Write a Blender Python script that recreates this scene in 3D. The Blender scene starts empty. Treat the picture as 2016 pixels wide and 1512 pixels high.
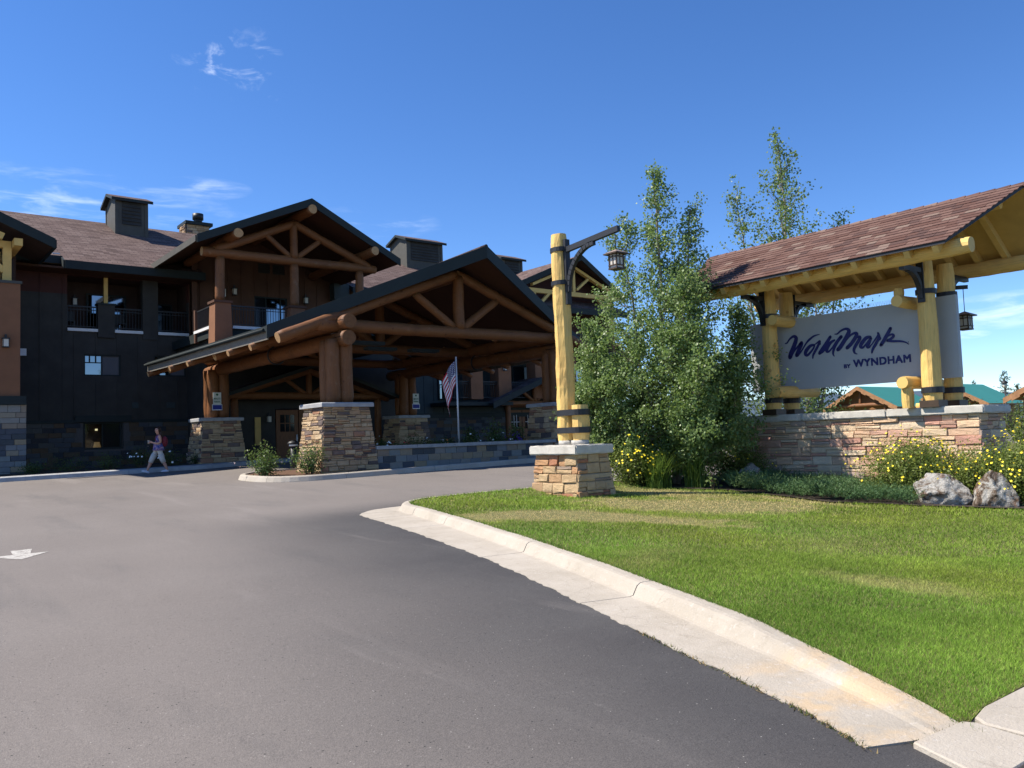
import bpy, bmesh, math, random
import numpy as np
from mathutils import Vector, Matrix
from mathutils.geometry import tessellate_polygon

random.seed(7)
sc = bpy.context.scene
COL = sc.collection
PI = math.pi

# ------------------------------------------------------------------ camera
AZ, PITCH, ROLL, CAMZ = math.radians(38.5), math.radians(3.75), math.atan(0.036), 1.65
FW = Vector((math.sin(AZ), math.cos(AZ), 0)); RT = Vector((math.cos(AZ), -math.sin(AZ), 0)); UPV = Vector((0, 0, 1))
F_ = FW * math.cos(PITCH) + UPV * math.sin(PITCH)
U0 = UPV * math.cos(PITCH) - FW * math.sin(PITCH)
R_ = RT * math.cos(ROLL) - U0 * math.sin(ROLL)
U_ = U0 * math.cos(ROLL) + RT * math.sin(ROLL)
cam = bpy.data.cameras.new('camera'); camo = bpy.data.objects.new('camera', cam); COL.objects.link(camo)
cam.sensor_width = 36; cam.lens = 1630 / 2016 * 36; cam.clip_end = 9000; cam.clip_start = 0.05
camo.matrix_world = Matrix((R_, U_, -F_)).transposed().to_4x4()
camo.location = (0, 0, CAMZ)
sc.camera = camo

# ------------------------------------------------------------------ sun and sky
EL = math.radians(50.5)
SD = Vector((-0.788, 0.615, 0)).normalized() * math.cos(EL) + UPV * math.sin(EL)   # towards the sun
sun = bpy.data.lights.new('sun', 'SUN'); sun.energy = 5.0; sun.angle = math.radians(0.53); sun.color = (1, 0.93, 0.82)
suno = bpy.data.objects.new('sun', sun); COL.objects.link(suno)
suno.rotation_euler = SD.to_track_quat('Z', 'Y').to_euler(); suno.location = (-20, 15, 30)

world = bpy.data.worlds.new('World'); sc.world = world; world.use_nodes = True
wn, wl = world.node_tree.nodes, world.node_tree.links
wn.clear()
w_out = wn.new('ShaderNodeOutputWorld'); w_bg = wn.new('ShaderNodeBackground'); w_sky = wn.new('ShaderNodeTexSky')
w_sky.sky_type = 'NISHITA'; w_sky.sun_disc = False; w_sky.sun_elevation = EL
w_sky.sun_rotation = math.atan2(SD.x, SD.y)
w_sky.altitude = 2000; w_sky.air_density = 0.95; w_sky.dust_density = 0.0; w_sky.ozone_density = 3.5
SKY_STRENGTH = 0.124
w_bg.inputs['Strength'].default_value = SKY_STRENGTH
w_tc = wn.new('ShaderNodeTexCoord')

def wmath(op, a, b=None, clamp=False):
    n = wn.new('ShaderNodeMath'); n.operation = op; n.use_clamp = clamp
    for i, v in enumerate((a, b)):
        if v is None: continue
        if isinstance(v, (int, float)): n.inputs[i].default_value = v
        else: wl.new(v, n.inputs[i])
    return n.outputs[0]

# thin wispy clouds: direction-space noise, present only around a few directions of the sky
def wnoise(scale, sx, sy, sz, detail, rough=0.6, dist=0.0):
    mp = wn.new('ShaderNodeMapping'); mp.inputs['Scale'].default_value = (sx, sy, sz); wl.new(w_tc.outputs['Generated'], mp.inputs['Vector'])
    n = wn.new('ShaderNodeTexNoise'); n.inputs['Scale'].default_value = scale; n.inputs['Detail'].default_value = detail
    n.inputs['Roughness'].default_value = rough; n.inputs['Distortion'].default_value = dist
    wl.new(mp.outputs[0], n.inputs['Vector']); return n.outputs['Fac']
n1 = wnoise(26, 1, 1, 2.0, 6, 0.62, 0.5)
n2 = wnoise(16, 1, 1, 5.5, 6, 0.6, 0.4)
def cloud(c, rad, zk, nz, lo, hi, amp):
    sub = wn.new('ShaderNodeVectorMath'); sub.operation = 'SUBTRACT'; wl.new(w_tc.outputs['Generated'], sub.inputs[0]); sub.inputs[1].default_value = c
    mul = wn.new('ShaderNodeVectorMath'); mul.operation = 'MULTIPLY'; wl.new(sub.outputs[0], mul.inputs[0]); mul.inputs[1].default_value = (1 / rad, 1 / rad, zk / rad)
    ln = wn.new('ShaderNodeVectorMath'); ln.operation = 'LENGTH'; wl.new(mul.outputs[0], ln.inputs[0])
    m = wmath('SUBTRACT', 1.0, ln.outputs['Value'], True)
    m = wmath('POWER', m, 0.6)
    mr = wn.new('ShaderNodeMapRange'); mr.interpolation_type = 'SMOOTHSTEP'; wl.new(nz, mr.inputs['Value'])
    mr.inputs['From Min'].default_value = lo; mr.inputs['From Max'].default_value = hi
    return wmath('MULTIPLY', wmath('MULTIPLY', m, mr.outputs[0]), amp)
cl = [cloud((0.297, 0.862, 0.412), 0.045, 1.1, n1, 0.54, 0.80, 0.42), cloud((0.338, 0.848, 0.41), 0.030, 0.6, n1, 0.52, 0.76, 0.3),
      cloud((0.14, 0.955, 0.262), 0.20, 5.5, n2, 0.44, 0.84, 0.42), cloud((0.27, 0.93, 0.252), 0.10, 4.5, n2, 0.48, 0.86, 0.22),
      cloud((0.301, 0.909, 0.288), 0.05, 4.0, n2, 0.40, 0.8, 0.3), cloud((0.465, 0.848, 0.254), 0.09, 4.0, n2, 0.47, 0.82, 0.25),
      cloud((0.935, 0.335, 0.114), 0.10, 5.0, n2, 0.34, 0.75, 0.5), cloud((0.92, 0.383, 0.092), 0.025, 5.0, n2, 0.35, 0.6, 0.4),
      cloud((-0.75, -0.6, 0.2), 0.45, 4.0, n2, 0.46, 0.68, 0.7), cloud((0.3, -0.9, 0.25), 0.4, 4.0, n2, 0.46, 0.68, 0.7)]
tot = cl[0]
for c_ in cl[1:]: tot = wmath('MAXIMUM', tot, c_)
w_mix = wn.new('ShaderNodeMix'); w_mix.data_type = 'RGBA'; wl.new(tot, w_mix.inputs[0])
w_hsv = wn.new('ShaderNodeHueSaturation'); w_hsv.inputs['Saturation'].default_value = 1.2; w_hsv.inputs['Hue'].default_value = 0.507
wl.new(w_sky.outputs[0], w_hsv.inputs['Color']); wl.new(w_hsv.outputs[0], w_mix.inputs['A'])
w_mix.inputs['B'].default_value = (7.4, 7.9, 8.6, 1)
wl.new(w_mix.outputs['Result'], w_bg.inputs['Color']); wl.new(w_bg.outputs[0], w_out.inputs[0])

vs = sc.view_settings; vs.view_transform = 'Standard'; vs.look = 'None'; vs.exposure = 0.75; vs.gamma = 1.0; vs.use_curve_mapping = False

# ------------------------------------------------------------------ terrain height: gentle rise towards the hotel
SLOPE = 0.0275; DROP = 0.042
def gz(x, y):
    v = x * FW.x + y * FW.y; u = x * RT.x + y * RT.y          # and a fall to the right, towards the sign
    return SLOPE * min(max(v, 0.0), 37.0) - DROP * min(max(u - 1.6, 0.0), 6.4) * min(1.0, max(0.0, (v - 3) / 5)) * min(1.0, max(0.0, (60 - v) / 30))
def gzv(x, y):
    v = x * FW.x + y * FW.y; u = x * RT.x + y * RT.y
    return SLOPE * np.clip(v, 0, 37) - DROP * np.clip(u - 1.6, 0, 6.4) * np.clip((v - 3) / 5, 0, 1) * np.clip((60 - v) / 30, 0, 1)

# ------------------------------------------------------------------ helpers
WORLD = {}
def tag(o, label=None, cat=None, group=None, kind=None):
    if label: o['label'] = label
    if cat: o['category'] = cat
    if group: o['group'] = group
    if kind: o['kind'] = kind
    return o
def put(name, data, parent=None, origin=(0, 0, 0)):
    o = bpy.data.objects.new(name, data); COL.objects.link(o)
    w = Vector(origin); WORLD[o.name] = w
    if parent is not None:
        o.parent = parent; o.location = w - WORLD[parent.name]
    else: o.location = w
    return o
def empty(name, loc, parent=None):
    o = put(name, None, parent, loc); o.empty_display_size = 0.3; return o
def copy_tree(o, delta, parent=None):
    c = o.copy(); COL.objects.link(c); WORLD[c.name] = WORLD[o.name] + Vector(delta)
    if parent is None: c.location = o.location + Vector(delta)
    else: c.parent = parent
    for ch in list(o.children): copy_tree(ch, delta, c)
    return c

class MB:
    """collects geometry in world coordinates; build() links it as one mesh object"""
    def __init__(s): s.v = []; s.f = []; s.m = []; s.sm = []
    def add(s, verts, faces, m=0, smooth=False):
        b = len(s.v); s.v += [tuple(p) for p in verts]
        for f in faces: s.f.append([i + b for i in f]); s.m.append(m); s.sm.append(smooth)
        return s
    def box(s, x0, x1, y0, y1, z0, z1, m=0):
        v = [(x0, y0, z0), (x1, y0, z0), (x1, y1, z0), (x0, y1, z0), (x0, y0, z1), (x1, y0, z1), (x1, y1, z1), (x0, y1, z1)]
        return s.add(v, [(0, 3, 2, 1), (4, 5, 6, 7), (0, 1, 5, 4), (1, 2, 6, 5), (2, 3, 7, 6), (3, 0, 4, 7)], m)
    def hexa(s, lo, hi, m=0):
        """lo, hi: 4 points each, same winding (ccw from above)"""
        return s.add(list(lo) + list(hi), [(0, 3, 2, 1), (4, 5, 6, 7), (0, 1, 5, 4), (1, 2, 6, 5), (2, 3, 7, 6), (3, 0, 4, 7)], m)
    def beam(s, p0, p1, w, h, up=(0, 0, 1), m=0):
        p0, p1 = Vector(p0), Vector(p1); d = (p1 - p0).normalized(); sd = d.cross(Vector(up)).normalized(); u = sd.cross(d)
        a, b = sd * w / 2, u * h / 2
        v = [p - a - b for p in (p0,)] + [p0 + a - b, p0 + a + b, p0 - a + b, p1 - a - b, p1 + a - b, p1 + a + b, p1 - a + b]
        return s.add(v, [(0, 1, 2, 3), (7, 6, 5, 4), (0, 4, 5, 1), (1, 5, 6, 2), (2, 6, 7, 3), (3, 7, 4, 0)], m)
    def tube(s, pts, rad, sides=8, m=0, cap=True, smooth=True, jit=0.0, rng=None):
        pts = [Vector(p) for p in pts]; n = len(pts)
        if not hasattr(rad, '__len__'): rad = [rad] * n
        b = len(s.v); prev = None
        for i, p in enumerate(pts):
            d = (pts[min(i + 1, n - 1)] - pts[max(i - 1, 0)]).normalized()
            ref = Vector((0, 0, 1)) if abs(d.z) < 0.95 else Vector((1, 0, 0))
            if prev is None: a = d.cross(ref).normalized()
            else: a = (prev - d * prev.dot(d)).normalized()
            prev = a; c = d.cross(a)
            for k in range(sides):
                t = 2 * PI * k / sides
                r = rad[i] * (1 + (rng.uniform(-jit, jit) if rng else 0))
                s.v.append(tuple(p + (a * math.cos(t) + c * math.sin(t)) * r))
        for i in range(n - 1):
            for k in range(sides):
                k2 = (k + 1) % sides
                s.f.append([b + i * sides + k, b + i * sides + k2, b + (i + 1) * sides + k2, b + (i + 1) * sides + k]); s.m.append(m); s.sm.append(smooth)
        if cap:
            s.f.append([b + k for k in range(sides)][::-1]); s.m.append(m); s.sm.append(False)
            s.f.append([b + (n - 1) * sides + k for k in range(sides)]); s.m.append(m); s.sm.append(False)
        return s
    def disc(s, c, axis, r, sides=10, m=0):
        c = Vector(c); d = Vector(axis).normalized(); ref = Vector((0, 0, 1)) if abs(d.z) < .9 else Vector((1, 0, 0))
        a = d.cross(ref).normalized(); e = d.cross(a)
        return s.add([c + (a * math.cos(2 * PI * k / sides) + e * math.sin(2 * PI * k / sides)) * r for k in range(sides)], [tuple(range(sides))], m)
    def build(s, name, mats, parent=None, origin=None):
        if origin is None: origin = WORLD[parent.name] if parent is not None else (sum(Vector(p).x for p in s.v) / len(s.v), sum(p[1] for p in s.v) / len(s.v), min(p[2] for p in s.v))
        o0 = Vector(origin)
        me = bpy.data.meshes.new(name); me.from_pydata([tuple(Vector(p) - o0) for p in s.v], [], s.f)
        if not isinstance(mats, (list, tuple)): mats = [mats]
        for m in mats: me.materials.append(m)
        me.polygons.foreach_set('material_index', s.m); me.polygons.foreach_set('use_smooth', s.sm)
        me.update()
        return put(name, me, parent, o0)

def np_mesh(name, verts, faces, mats, parent=None, origin=(0, 0, 0), smooth=False, col=None):
    """verts (N,3), faces (M,k) numpy arrays"""
    verts = np.asarray(verts, np.float32) - np.asarray(origin, np.float32); faces = np.asarray(faces, np.int32)
    me = bpy.data.meshes.new(name); k = faces.shape[1]; M = faces.shape[0]
    me.vertices.add(len(verts)); me.vertices.foreach_set('co', verts.ravel())
    me.loops.add(M * k); me.loops.foreach_set('vertex_index', faces.ravel())
    me.polygons.add(M); me.polygons.foreach_set('loop_start', np.arange(0, M * k, k, dtype=np.int32)); me.polygons.foreach_set('loop_total', np.full(M, k, np.int32))
    if not isinstance(mats, (list, tuple)): mats = [mats]
    for m in mats: me.materials.append(m)
    if col is not None:
        at = me.color_attributes.new('col', 'FLOAT_COLOR', 'POINT')
        c4 = np.ones((len(verts), 4), np.float32); c4[:, :3] = col; at.data.foreach_set('color', c4.ravel())
    me.update(calc_edges=True); me.validate()
    return put(name, me, parent, origin)

# ------------------------------------------------------------------ materials
class NT:
    def __init__(s, name):
        s.mat = bpy.data.materials.new(name); s.mat.use_nodes = True; s.t = s.mat.node_tree; s.n = s.t.nodes; s.l = s.t.links
        s.bsdf = s.n['Principled BSDF']; s.geo = s.n.new('ShaderNodeNewGeometry'); s.pos = s.geo.outputs['Position']
    def link(s, a, b): s.l.new(a, b)
    def noise(s, scale, detail=4, rough=0.55, vec=None, stretch=None, dist=0):
        n = s.n.new('ShaderNodeTexNoise'); n.inputs['Scale'].default_value = scale; n.inputs['Detail'].default_value = detail; n.inputs['Roughness'].default_value = rough
        n.inputs['Distortion'].default_value = dist
        v = vec or s.pos
        if stretch:
            mp = s.n.new('ShaderNodeMapping'); mp.inputs['Scale'].default_value = stretch; s.link(v, mp.inputs['Vector']); v = mp.outputs[0]
        s.link(v, n.inputs['Vector']); return n.outputs['Fac']
    def ramp(s, fac, stops, interp='LINEAR'):
        r = s.n.new('ShaderNodeValToRGB'); r.color_ramp.interpolation = interp; e = r.color_ramp.elements
        while len(e) < len(stops): e.new(0.5)
        for i, (p, c) in enumerate(stops): e[i].position = p; e[i].color = tuple(c) + (1,) if len(c) == 3 else c
        s.link(fac, r.inputs['Fac']); return r.outputs['Color']
    def mix(s, fac, a, b, blend='MIX'):
        m = s.n.new('ShaderNodeMix'); m.data_type = 'RGBA'; m.blend_type = blend
        for i, v in ((0, fac), ('A', a), ('B', b)):
            if isinstance(v, (int, float)): m.inputs[i].default_value = v
            elif isinstance(v, tuple): m.inputs[i].default_value = v + (1,) if len(v) == 3 else v
            else: s.link(v, m.inputs[i])
        return m.outputs['Result']
    def math(s, op, a, b=None, c=None, clamp=False):
        n = s.n.new('ShaderNodeMath'); n.operation = op; n.use_clamp = clamp
        for i, v in enumerate((a, b, c)):
            if v is None: continue
            if isinstance(v, (int, float)): n.inputs[i].default_value = v
            else: s.link(v, n.inputs[i])
        return n.outputs[0]
    def step(s, v, lo, hi):
        m = s.n.new('ShaderNodeMapRange'); m.interpolation_type = 'SMOOTHSTEP'; s.link(v, m.inputs['Value']); m.inputs['From Min'].default_value = lo; m.inputs['From Max'].default_value = hi
        return m.outputs[0]
    def color(s, v):
        if isinstance(v, tuple): s.bsdf.inputs['Base Color'].default_value = v + (1,)
        else: s.link(v, s.bsdf.inputs['Base Color'])
    def rough(s, v, spec=0.3):
        if isinstance(v, (int, float)): s.bsdf.inputs['Roughness'].default_value = v
        else: s.link(v, s.bsdf.inputs['Roughness'])
        s.bsdf.inputs['Specular IOR Level'].default_value = spec
    def bump(s, h, strength=0.3, dist=0.02):
        b = s.n.new('ShaderNodeBump'); b.inputs['Strength'].default_value = strength; b.inputs['Distance'].default_value = dist
        s.link(h, b.inputs['Height']); s.link(b.outputs[0], s.bsdf.inputs['Normal'])
    def sep(s, v=None):
        n = s.n.new('ShaderNodeSeparateXYZ'); s.link(v or s.pos, n.inputs[0]); return n.outputs
    def random(s):
        return s.n.new('ShaderNodeObjectInfo').outputs['Random']
    def island(s): return s.geo.outputs['Random Per Island']

def sca(c, k): return tuple(min(1, x * k) for x in c)
def plain(name, c, rough=0.6, var=0.15, scale=3, bump=0.0, bscale=40, spec=0.3, metal=0, stretch=None):
    t = NT(name)
    if var:
        f = t.noise(scale, 5, 0.6, stretch=stretch); t.color(t.ramp(f, [(0.25, sca(c, 1 - var)), (0.75, sca(c, 1 + var))]))
    else: t.color(c)
    t.rough(rough, spec); t.bsdf.inputs['Metallic'].default_value = metal
    if bump: t.bump(t.noise(bscale, 4, 0.6, stretch=stretch), bump, 0.01)
    return t.mat

M = {}
# asphalt: dusty worn lane, darker recently sealed strip beside the gutter
t = NT('asphalt'); xyz = t.sep()
d = t.math('SUBTRACT', t.math('SUBTRACT', xyz[0], t.math('MULTIPLY', xyz[1], 0.29)), 3.2)
d = t.math('ADD', d, t.math('MULTIPLY', t.math('SUBTRACT', t.noise(0.55, 4, 0.6), 0.5), 1.6))
strip = t.math('MULTIPLY', t.step(d, -3.6, 0.3), t.step(xyz[1], 15.5, 12.5))
base = t.ramp(t.noise(0.35, 5, 0.6), [(0.25, (0.198, 0.174, 0.158)), (0.75, (0.235, 0.209, 0.191))])
tracks = t.noise(1.4, 4, 0.6, stretch=(1, 0.22, 1)); base = t.mix(t.math('MULTIPLY', t.step(tracks, 0.5, 0.75), 0.6), base, (0.155, 0.143, 0.135))
base = t.mix(strip, base, t.ramp(t.noise(1.1, 5, 0.6), [(0.3, (0.058, 0.056, 0.058)), (0.75, (0.092, 0.088, 0.087))]))
fine = t.noise(150, 3, 0.75); mid = t.noise(38, 4, 0.7)
base = t.mix(0.75, base, t.ramp(fine, [(0.28, (0.22, 0.22, 0.22)), (0.45, (0.66, 0.66, 0.66)), (0.56, (0.95, 0.95, 0.94)), (0.74, (1.25, 1.22, 1.18))]), 'MULTIPLY')
base = t.mix(0.35, base, t.ramp(mid, [(0.3, (0.55, 0.55, 0.55)), (0.7, (1.15, 1.13, 1.10))]), 'MULTIPLY')
sweepn = t.noise(0.9, 5, 0.65, stretch=(1.2, 0.16, 1)); base = t.mix(t.math('MULTIPLY', t.step(sweepn, 0.54, 0.70), 0.4), base, t.mix(0.5, base, (0.30, 0.27, 0.25)))
vo = t.n.new('ShaderNodeTexVoronoi'); vo.inputs['Scale'].default_value = 42; t.link(t.pos, vo.inputs['Vector'])
base = t.mix(t.math('MULTIPLY', t.math('LESS_THAN', vo.outputs['Distance'], 0.15), t.math('GREATER_THAN', t.sep(vo.outputs['Color'])[0], 0.955)), base, (0.36, 0.34, 0.31))
base = t.mix(t.math('MULTIPLY', t.math('LESS_THAN', vo.outputs['Distance'], 0.24), t.math('GREATER_THAN', t.sep(vo.outputs['Color'])[1], 0.968)), base, (0.025, 0.025, 0.025))
scuff = t.math('MULTIPLY', t.step(t.noise(2.6, 6, 0.75, stretch=(1, 0.35, 1)), 0.64, 0.76), t.step(t.noise(30, 3, 0.6), 0.4, 0.6)); base = t.mix(t.math('MULTIPLY', scuff, 0.28), base, (0.34, 0.32, 0.30))
t.color(base); t.rough(0.85, 0.25); t.bump(t.math('ADD', fine, t.math('MULTIPLY', t.noise(70, 3, 0.6), 1.2)), 0.55, 0.006); M['asphalt'] = t.mat

t = NT('concrete'); c = t.ramp(t.noise(1.6, 6, 0.65), [(0.25, (0.335, 0.295, 0.24)), (0.55, (0.405, 0.36, 0.30)), (0.8, (0.45, 0.41, 0.35))])
xyz = t.sep(); rust = t.math('MULTIPLY', t.step(t.noise(2.1, 5, 0.65), 0.40, 0.62), t.math('MULTIPLY', t.step(t.math('ADD', xyz[1], t.noise(2.0, 3)), 4.0, 3.2), t.step(xyz[1], 1.95, 2.15)))
c = t.mix(t.math('MULTIPLY', rust, 0.5), c, (0.56, 0.38, 0.19))
c = t.mix(t.math('MULTIPLY', t.step(t.noise(9, 6, 0.7, stretch=(1, 0.5, 1)), 0.55, 0.72), 0.5), c, (0.26, 0.225, 0.18))
c = t.mix(t.math('MULTIPLY', t.step(t.noise(23, 4, 0.7), 0.56, 0.72), 0.55), c, (0.50, 0.47, 0.43))
c = t.mix(t.math('MULTIPLY', t.step(t.noise(120, 2, 0.5), 0.64, 0.72), 0.4), c, (0.2, 0.18, 0.16))
vc = t.n.new('ShaderNodeTexVoronoi'); vc.feature = 'DISTANCE_TO_EDGE'; vc.inputs['Scale'].default_value = 0.9; wv_ = t.n.new('ShaderNodeVectorMath'); wv_.operation = 'ADD'; nz_ = t.n.new('ShaderNodeTexNoise'); nz_.inputs['Scale'].default_value = 3.0; nz_.inputs['Detail'].default_value = 5; t.link(t.pos, nz_.inputs['Vector']); sc_ = t.n.new('ShaderNodeVectorMath'); sc_.operation = 'SCALE'; sc_.inputs['Scale'].default_value = 0.35; t.link(nz_.outputs['Color'], sc_.inputs[0]); t.link(t.pos, wv_.inputs[0]); t.link(sc_.outputs[0], wv_.inputs[1]); t.link(wv_.outputs[0], vc.inputs['Vector'])
crk = t.math('MULTIPLY', t.step(vc.outputs['Distance'], 0.006, 0.001), t.step(t.noise(0.7, 2, 0.5), 0.45, 0.55)); c = t.mix(t.math('MULTIPLY', crk, 0.25), c, (0.18, 0.155, 0.13))
t.color(c); t.rough(0.9, 0.2); t.bump(t.math('ADD', t.noise(60, 5, 0.7), t.noise(9, 5, 0.7)), 0.5, 0.015); M['concrete'] = t.mat
M['concrete_grey'] = plain('concrete_grey', (0.33, 0.33, 0.33), 0.9, 0.2, 4, 0.3, 60)
t = NT('cap_stone'); c = t.ramp(t.noise(5, 6, 0.65), [(0.3, (0.44, 0.41, 0.36)), (0.7, (0.58, 0.55, 0.49))]); c = t.mix(t.math('MULTIPLY', t.step(t.noise(14, 5, 0.7), 0.58, 0.7), 0.4), c, (0.28, 0.25, 0.22))
t.color(c); t.rough(0.9, 0.2); t.bump(t.noise(35, 5, 0.7), 0.4, 0.012); M['cap_stone'] = t.mat

def stone(name, pal, bump=0.8, var=0.5):
    t = NT(name); n = len(pal)
    c = t.ramp(t.random(), [(i / n, p) for i, p in enumerate(pal)], 'CONSTANT')
    c = t.mix(var, c, t.ramp(t.noise(7, 6, 0.7), [(0.25, (0.45, 0.42, 0.40)), (0.6, (1, 0.97, 0.93)), (0.8, (1.0, 1.0, 1.0))]), 'MULTIPLY')
    c = t.mix(t.math('MULTIPLY', t.step(t.noise(16, 5, 0.7, stretch=(1, 1, 2.5)), 0.60, 0.72), 0.5), c, (0.33, 0.20, 0.11))
    t.color(c); t.rough(0.92, 0.15); t.bump(t.math('ADD', t.noise(14, 6, 0.75, stretch=(1, 1, 2.2)), t.math('MULTIPLY', t.noise(55, 4, 0.6), 0.4)), bump, 0.03); return t.mat
BUFF = [(0.50, 0.35, 0.20), (0.46, 0.29, 0.16), (0.54, 0.39, 0.23), (0.42, 0.20, 0.12), (0.48, 0.32, 0.17), (0.56, 0.42, 0.26), (0.34, 0.26, 0.20), (0.48, 0.28, 0.15), (0.53, 0.38, 0.22), (0.44, 0.29, 0.17)]
M['buff_stone'] = stone('buff_stone', BUFF)
M['pink_stone'] = stone('pink_stone', [(0.64, 0.43, 0.29), (0.68, 0.52, 0.36), (0.52, 0.29, 0.22), (0.66, 0.47, 0.31), (0.70, 0.56, 0.40), (0.58, 0.36, 0.27), (0.64, 0.49, 0.33), (0.45, 0.35, 0.29), (0.66, 0.45, 0.30)], 0.8, 0.35)
M['pier_stone'] = stone('pier_stone', [(0.50, 0.37, 0.23), (0.44, 0.31, 0.19), (0.54, 0.41, 0.26), (0.15, 0.12, 0.11), (0.48, 0.34, 0.20), (0.36, 0.20, 0.13), (0.52, 0.39, 0.25), (0.47, 0.33, 0.20), (0.49, 0.36, 0.22), (0.22, 0.165, 0.14), (0.45, 0.30, 0.18)])
M['slate_block'] = stone('slate_block', [(0.20, 0.21, 0.22), (0.29, 0.25, 0.19), (0.09, 0.10, 0.12), (0.22, 0.24, 0.24), (0.31, 0.25, 0.17), (0.08, 0.09, 0.10), (0.26, 0.25, 0.23), (0.27, 0.22, 0.17)], 0.25, 0.3)
M['facade_block'] = stone('facade_block', [(0.075, 0.08, 0.09), (0.10, 0.08, 0.06), (0.045, 0.05, 0.06), (0.085, 0.095, 0.10), (0.11, 0.075, 0.05), (0.05, 0.05, 0.055), (0.09, 0.09, 0.085)], 0.25, 0.3)
M['mortar'] = plain('mortar', (0.40, 0.35, 0.28), 0.95, 0.15, 20, 0.3, 120)
M['mortar_grey'] = plain('mortar_grey', (0.36, 0.36, 0.35), 0.95, 0.15, 20, 0.2, 120)
M['mortar_dark'] = plain('mortar_dark', (0.10, 0.09, 0.085), 0.95, 0.15, 20, 0.2, 120)

def logmat(name, c, dark, rough=0.55, streak=1.0):
    t = NT(name)
    co = t.n.new('ShaderNodeTexCoord').outputs['UV']
    f = t.noise(3.0, 6, 0.65, vec=co, stretch=(14, 0.9, 1)); g = t.noise(1.3, 4, 0.6)
    cc = t.ramp(f, [(0.25, sca(c, 0.72)), (0.5, c), (0.8, sca(c, 1.18))])
    cc = t.mix(t.math('MULTIPLY', t.step(g, 0.5, 0.72), 0.45 * streak), cc, dark)
    kn = t.n.new('ShaderNodeTexVoronoi'); kn.inputs['Scale'].default_value = 2.2; t.link(t.pos, kn.inputs['Vector'])
    cc = t.mix(t.math('MULTIPLY', t.step(kn.outputs['Distance'], 0.13, 0.06), 0.8), cc, dark)
    ck = t.math('MULTIPLY', t.step(t.noise(2.0, 3, 0.5, vec=co, stretch=(6, 0.25, 1)), 0.68, 0.71), 0.9 * streak); cc = t.mix(ck, cc, sca(dark, 0.4))
    cc = t.mix(t.math('MULTIPLY', t.step(t.noise(4.5, 6, 0.7), 0.56, 0.74), 0.30), cc, t.mix(0.6, cc, (0.40, 0.34, 0.25)))
    t.color(cc); t.rough(rough, 0.25); t.bump(t.math('ADD', t.math('ADD', f, t.math('MULTIPLY', g, 0.7)), t.math('MULTIPLY', ck, -1.5)), 0.55, 0.025); return t.mat
M['log_brown'] = logmat('log_brown', (0.18, 0.073, 0.026), (0.072, 0.027, 0.010))
M['log_end_dark'] = plain('log_end_dark', (0.17, 0.075, 0.030), 0.8, 0.3, 9, 0.4, 40)
M['log_end'] = plain('log_end', (0.44, 0.26, 0.12), 0.8, 0.2, 9, 0.2, 60)
M['log_yellow'] = logmat('log_yellow', (0.72, 0.475, 0.155), (0.46, 0.25, 0.075), 0.62, 0.75)
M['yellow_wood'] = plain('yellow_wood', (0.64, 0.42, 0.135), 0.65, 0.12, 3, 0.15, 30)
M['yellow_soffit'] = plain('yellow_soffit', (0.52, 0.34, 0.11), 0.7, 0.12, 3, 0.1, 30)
M['black_iron'] = plain('black_iron', (0.018, 0.019, 0.022), 0.5, 0.2, 6, 0.1, 50, 0.4)
M['dark_trim'] = plain('dark_trim', (0.016, 0.023, 0.023), 0.65, 0.15, 2, 0.1, 40)
M['siding_dark'] = plain('siding_dark', (0.043, 0.040, 0.036), 0.8, 0.25, 1.5, 0.15, 25)
M['siding_maroon'] = plain('siding_maroon', (0.062, 0.021, 0.017), 0.8, 0.2, 1.5, 0.15, 25)
M['siding_brown'] = plain('siding_brown', (0.095, 0.044, 0.026), 0.8, 0.2, 1.5, 0.15, 25)
M['siding_slate'] = plain('siding_slate', (0.042, 0.055, 0.058), 0.8, 0.2, 1.5, 0.1, 25)
M['stucco_brown'] = plain('stucco_brown', (0.215, 0.098, 0.05), 0.85, 0.12, 2, 0.2, 60)
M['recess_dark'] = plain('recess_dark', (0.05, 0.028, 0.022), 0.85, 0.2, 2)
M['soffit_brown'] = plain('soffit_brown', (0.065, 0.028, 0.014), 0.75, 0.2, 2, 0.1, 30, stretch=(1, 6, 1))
M['white_trim'] = plain('white_trim', (0.68, 0.68, 0.67), 0.6, 0.06, 4)
M['cupola_grey'] = plain('cupola_grey', (0.075, 0.072, 0.062), 0.75, 0.15, 3, 0.1, 30)
M['weathered_board'] = plain('weathered_board', (0.17, 0.155, 0.13), 0.9, 0.5, 10, 0.3, 50, stretch=(8, 1, 8))
t = NT('glass_pane'); t.color((0.20, 0.225, 0.25)); t.bsdf.inputs['Metallic'].default_value = 1.0; t.rough(0.04, 0.5); t.bump(t.noise(0.9, 2, 0.5), 0.05, 0.02); M['glass'] = t.mat
t = NT('clear_glass'); tp = t.n.new('ShaderNodeBsdfTransparent'); tp.inputs['Color'].default_value = (.75, .78, .76, 1); gl = t.n.new('ShaderNodeBsdfGlossy'); gl.inputs['Roughness'].default_value = .05; fr_ = t.n.new('ShaderNodeFresnel'); fr_.inputs['IOR'].default_value = 1.5
mx = t.n.new('ShaderNodeMixShader'); t.link(fr_.outputs[0], mx.inputs[0]); t.link(tp.outputs[0], mx.inputs[1]); t.link(gl.outputs[0], mx.inputs[2]); t.link(mx.outputs[0], t.n['Material Output'].inputs['Surface']); M['clear_glass'] = t.mat
t = NT('lamp_shade'); t.color((.5, .33, .15)); t.bsdf.inputs['Emission Color'].default_value = (1, .62, .28, 1); t.bsdf.inputs['Emission Strength'].default_value = .10; M['lamp_shade'] = t.mat
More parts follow.
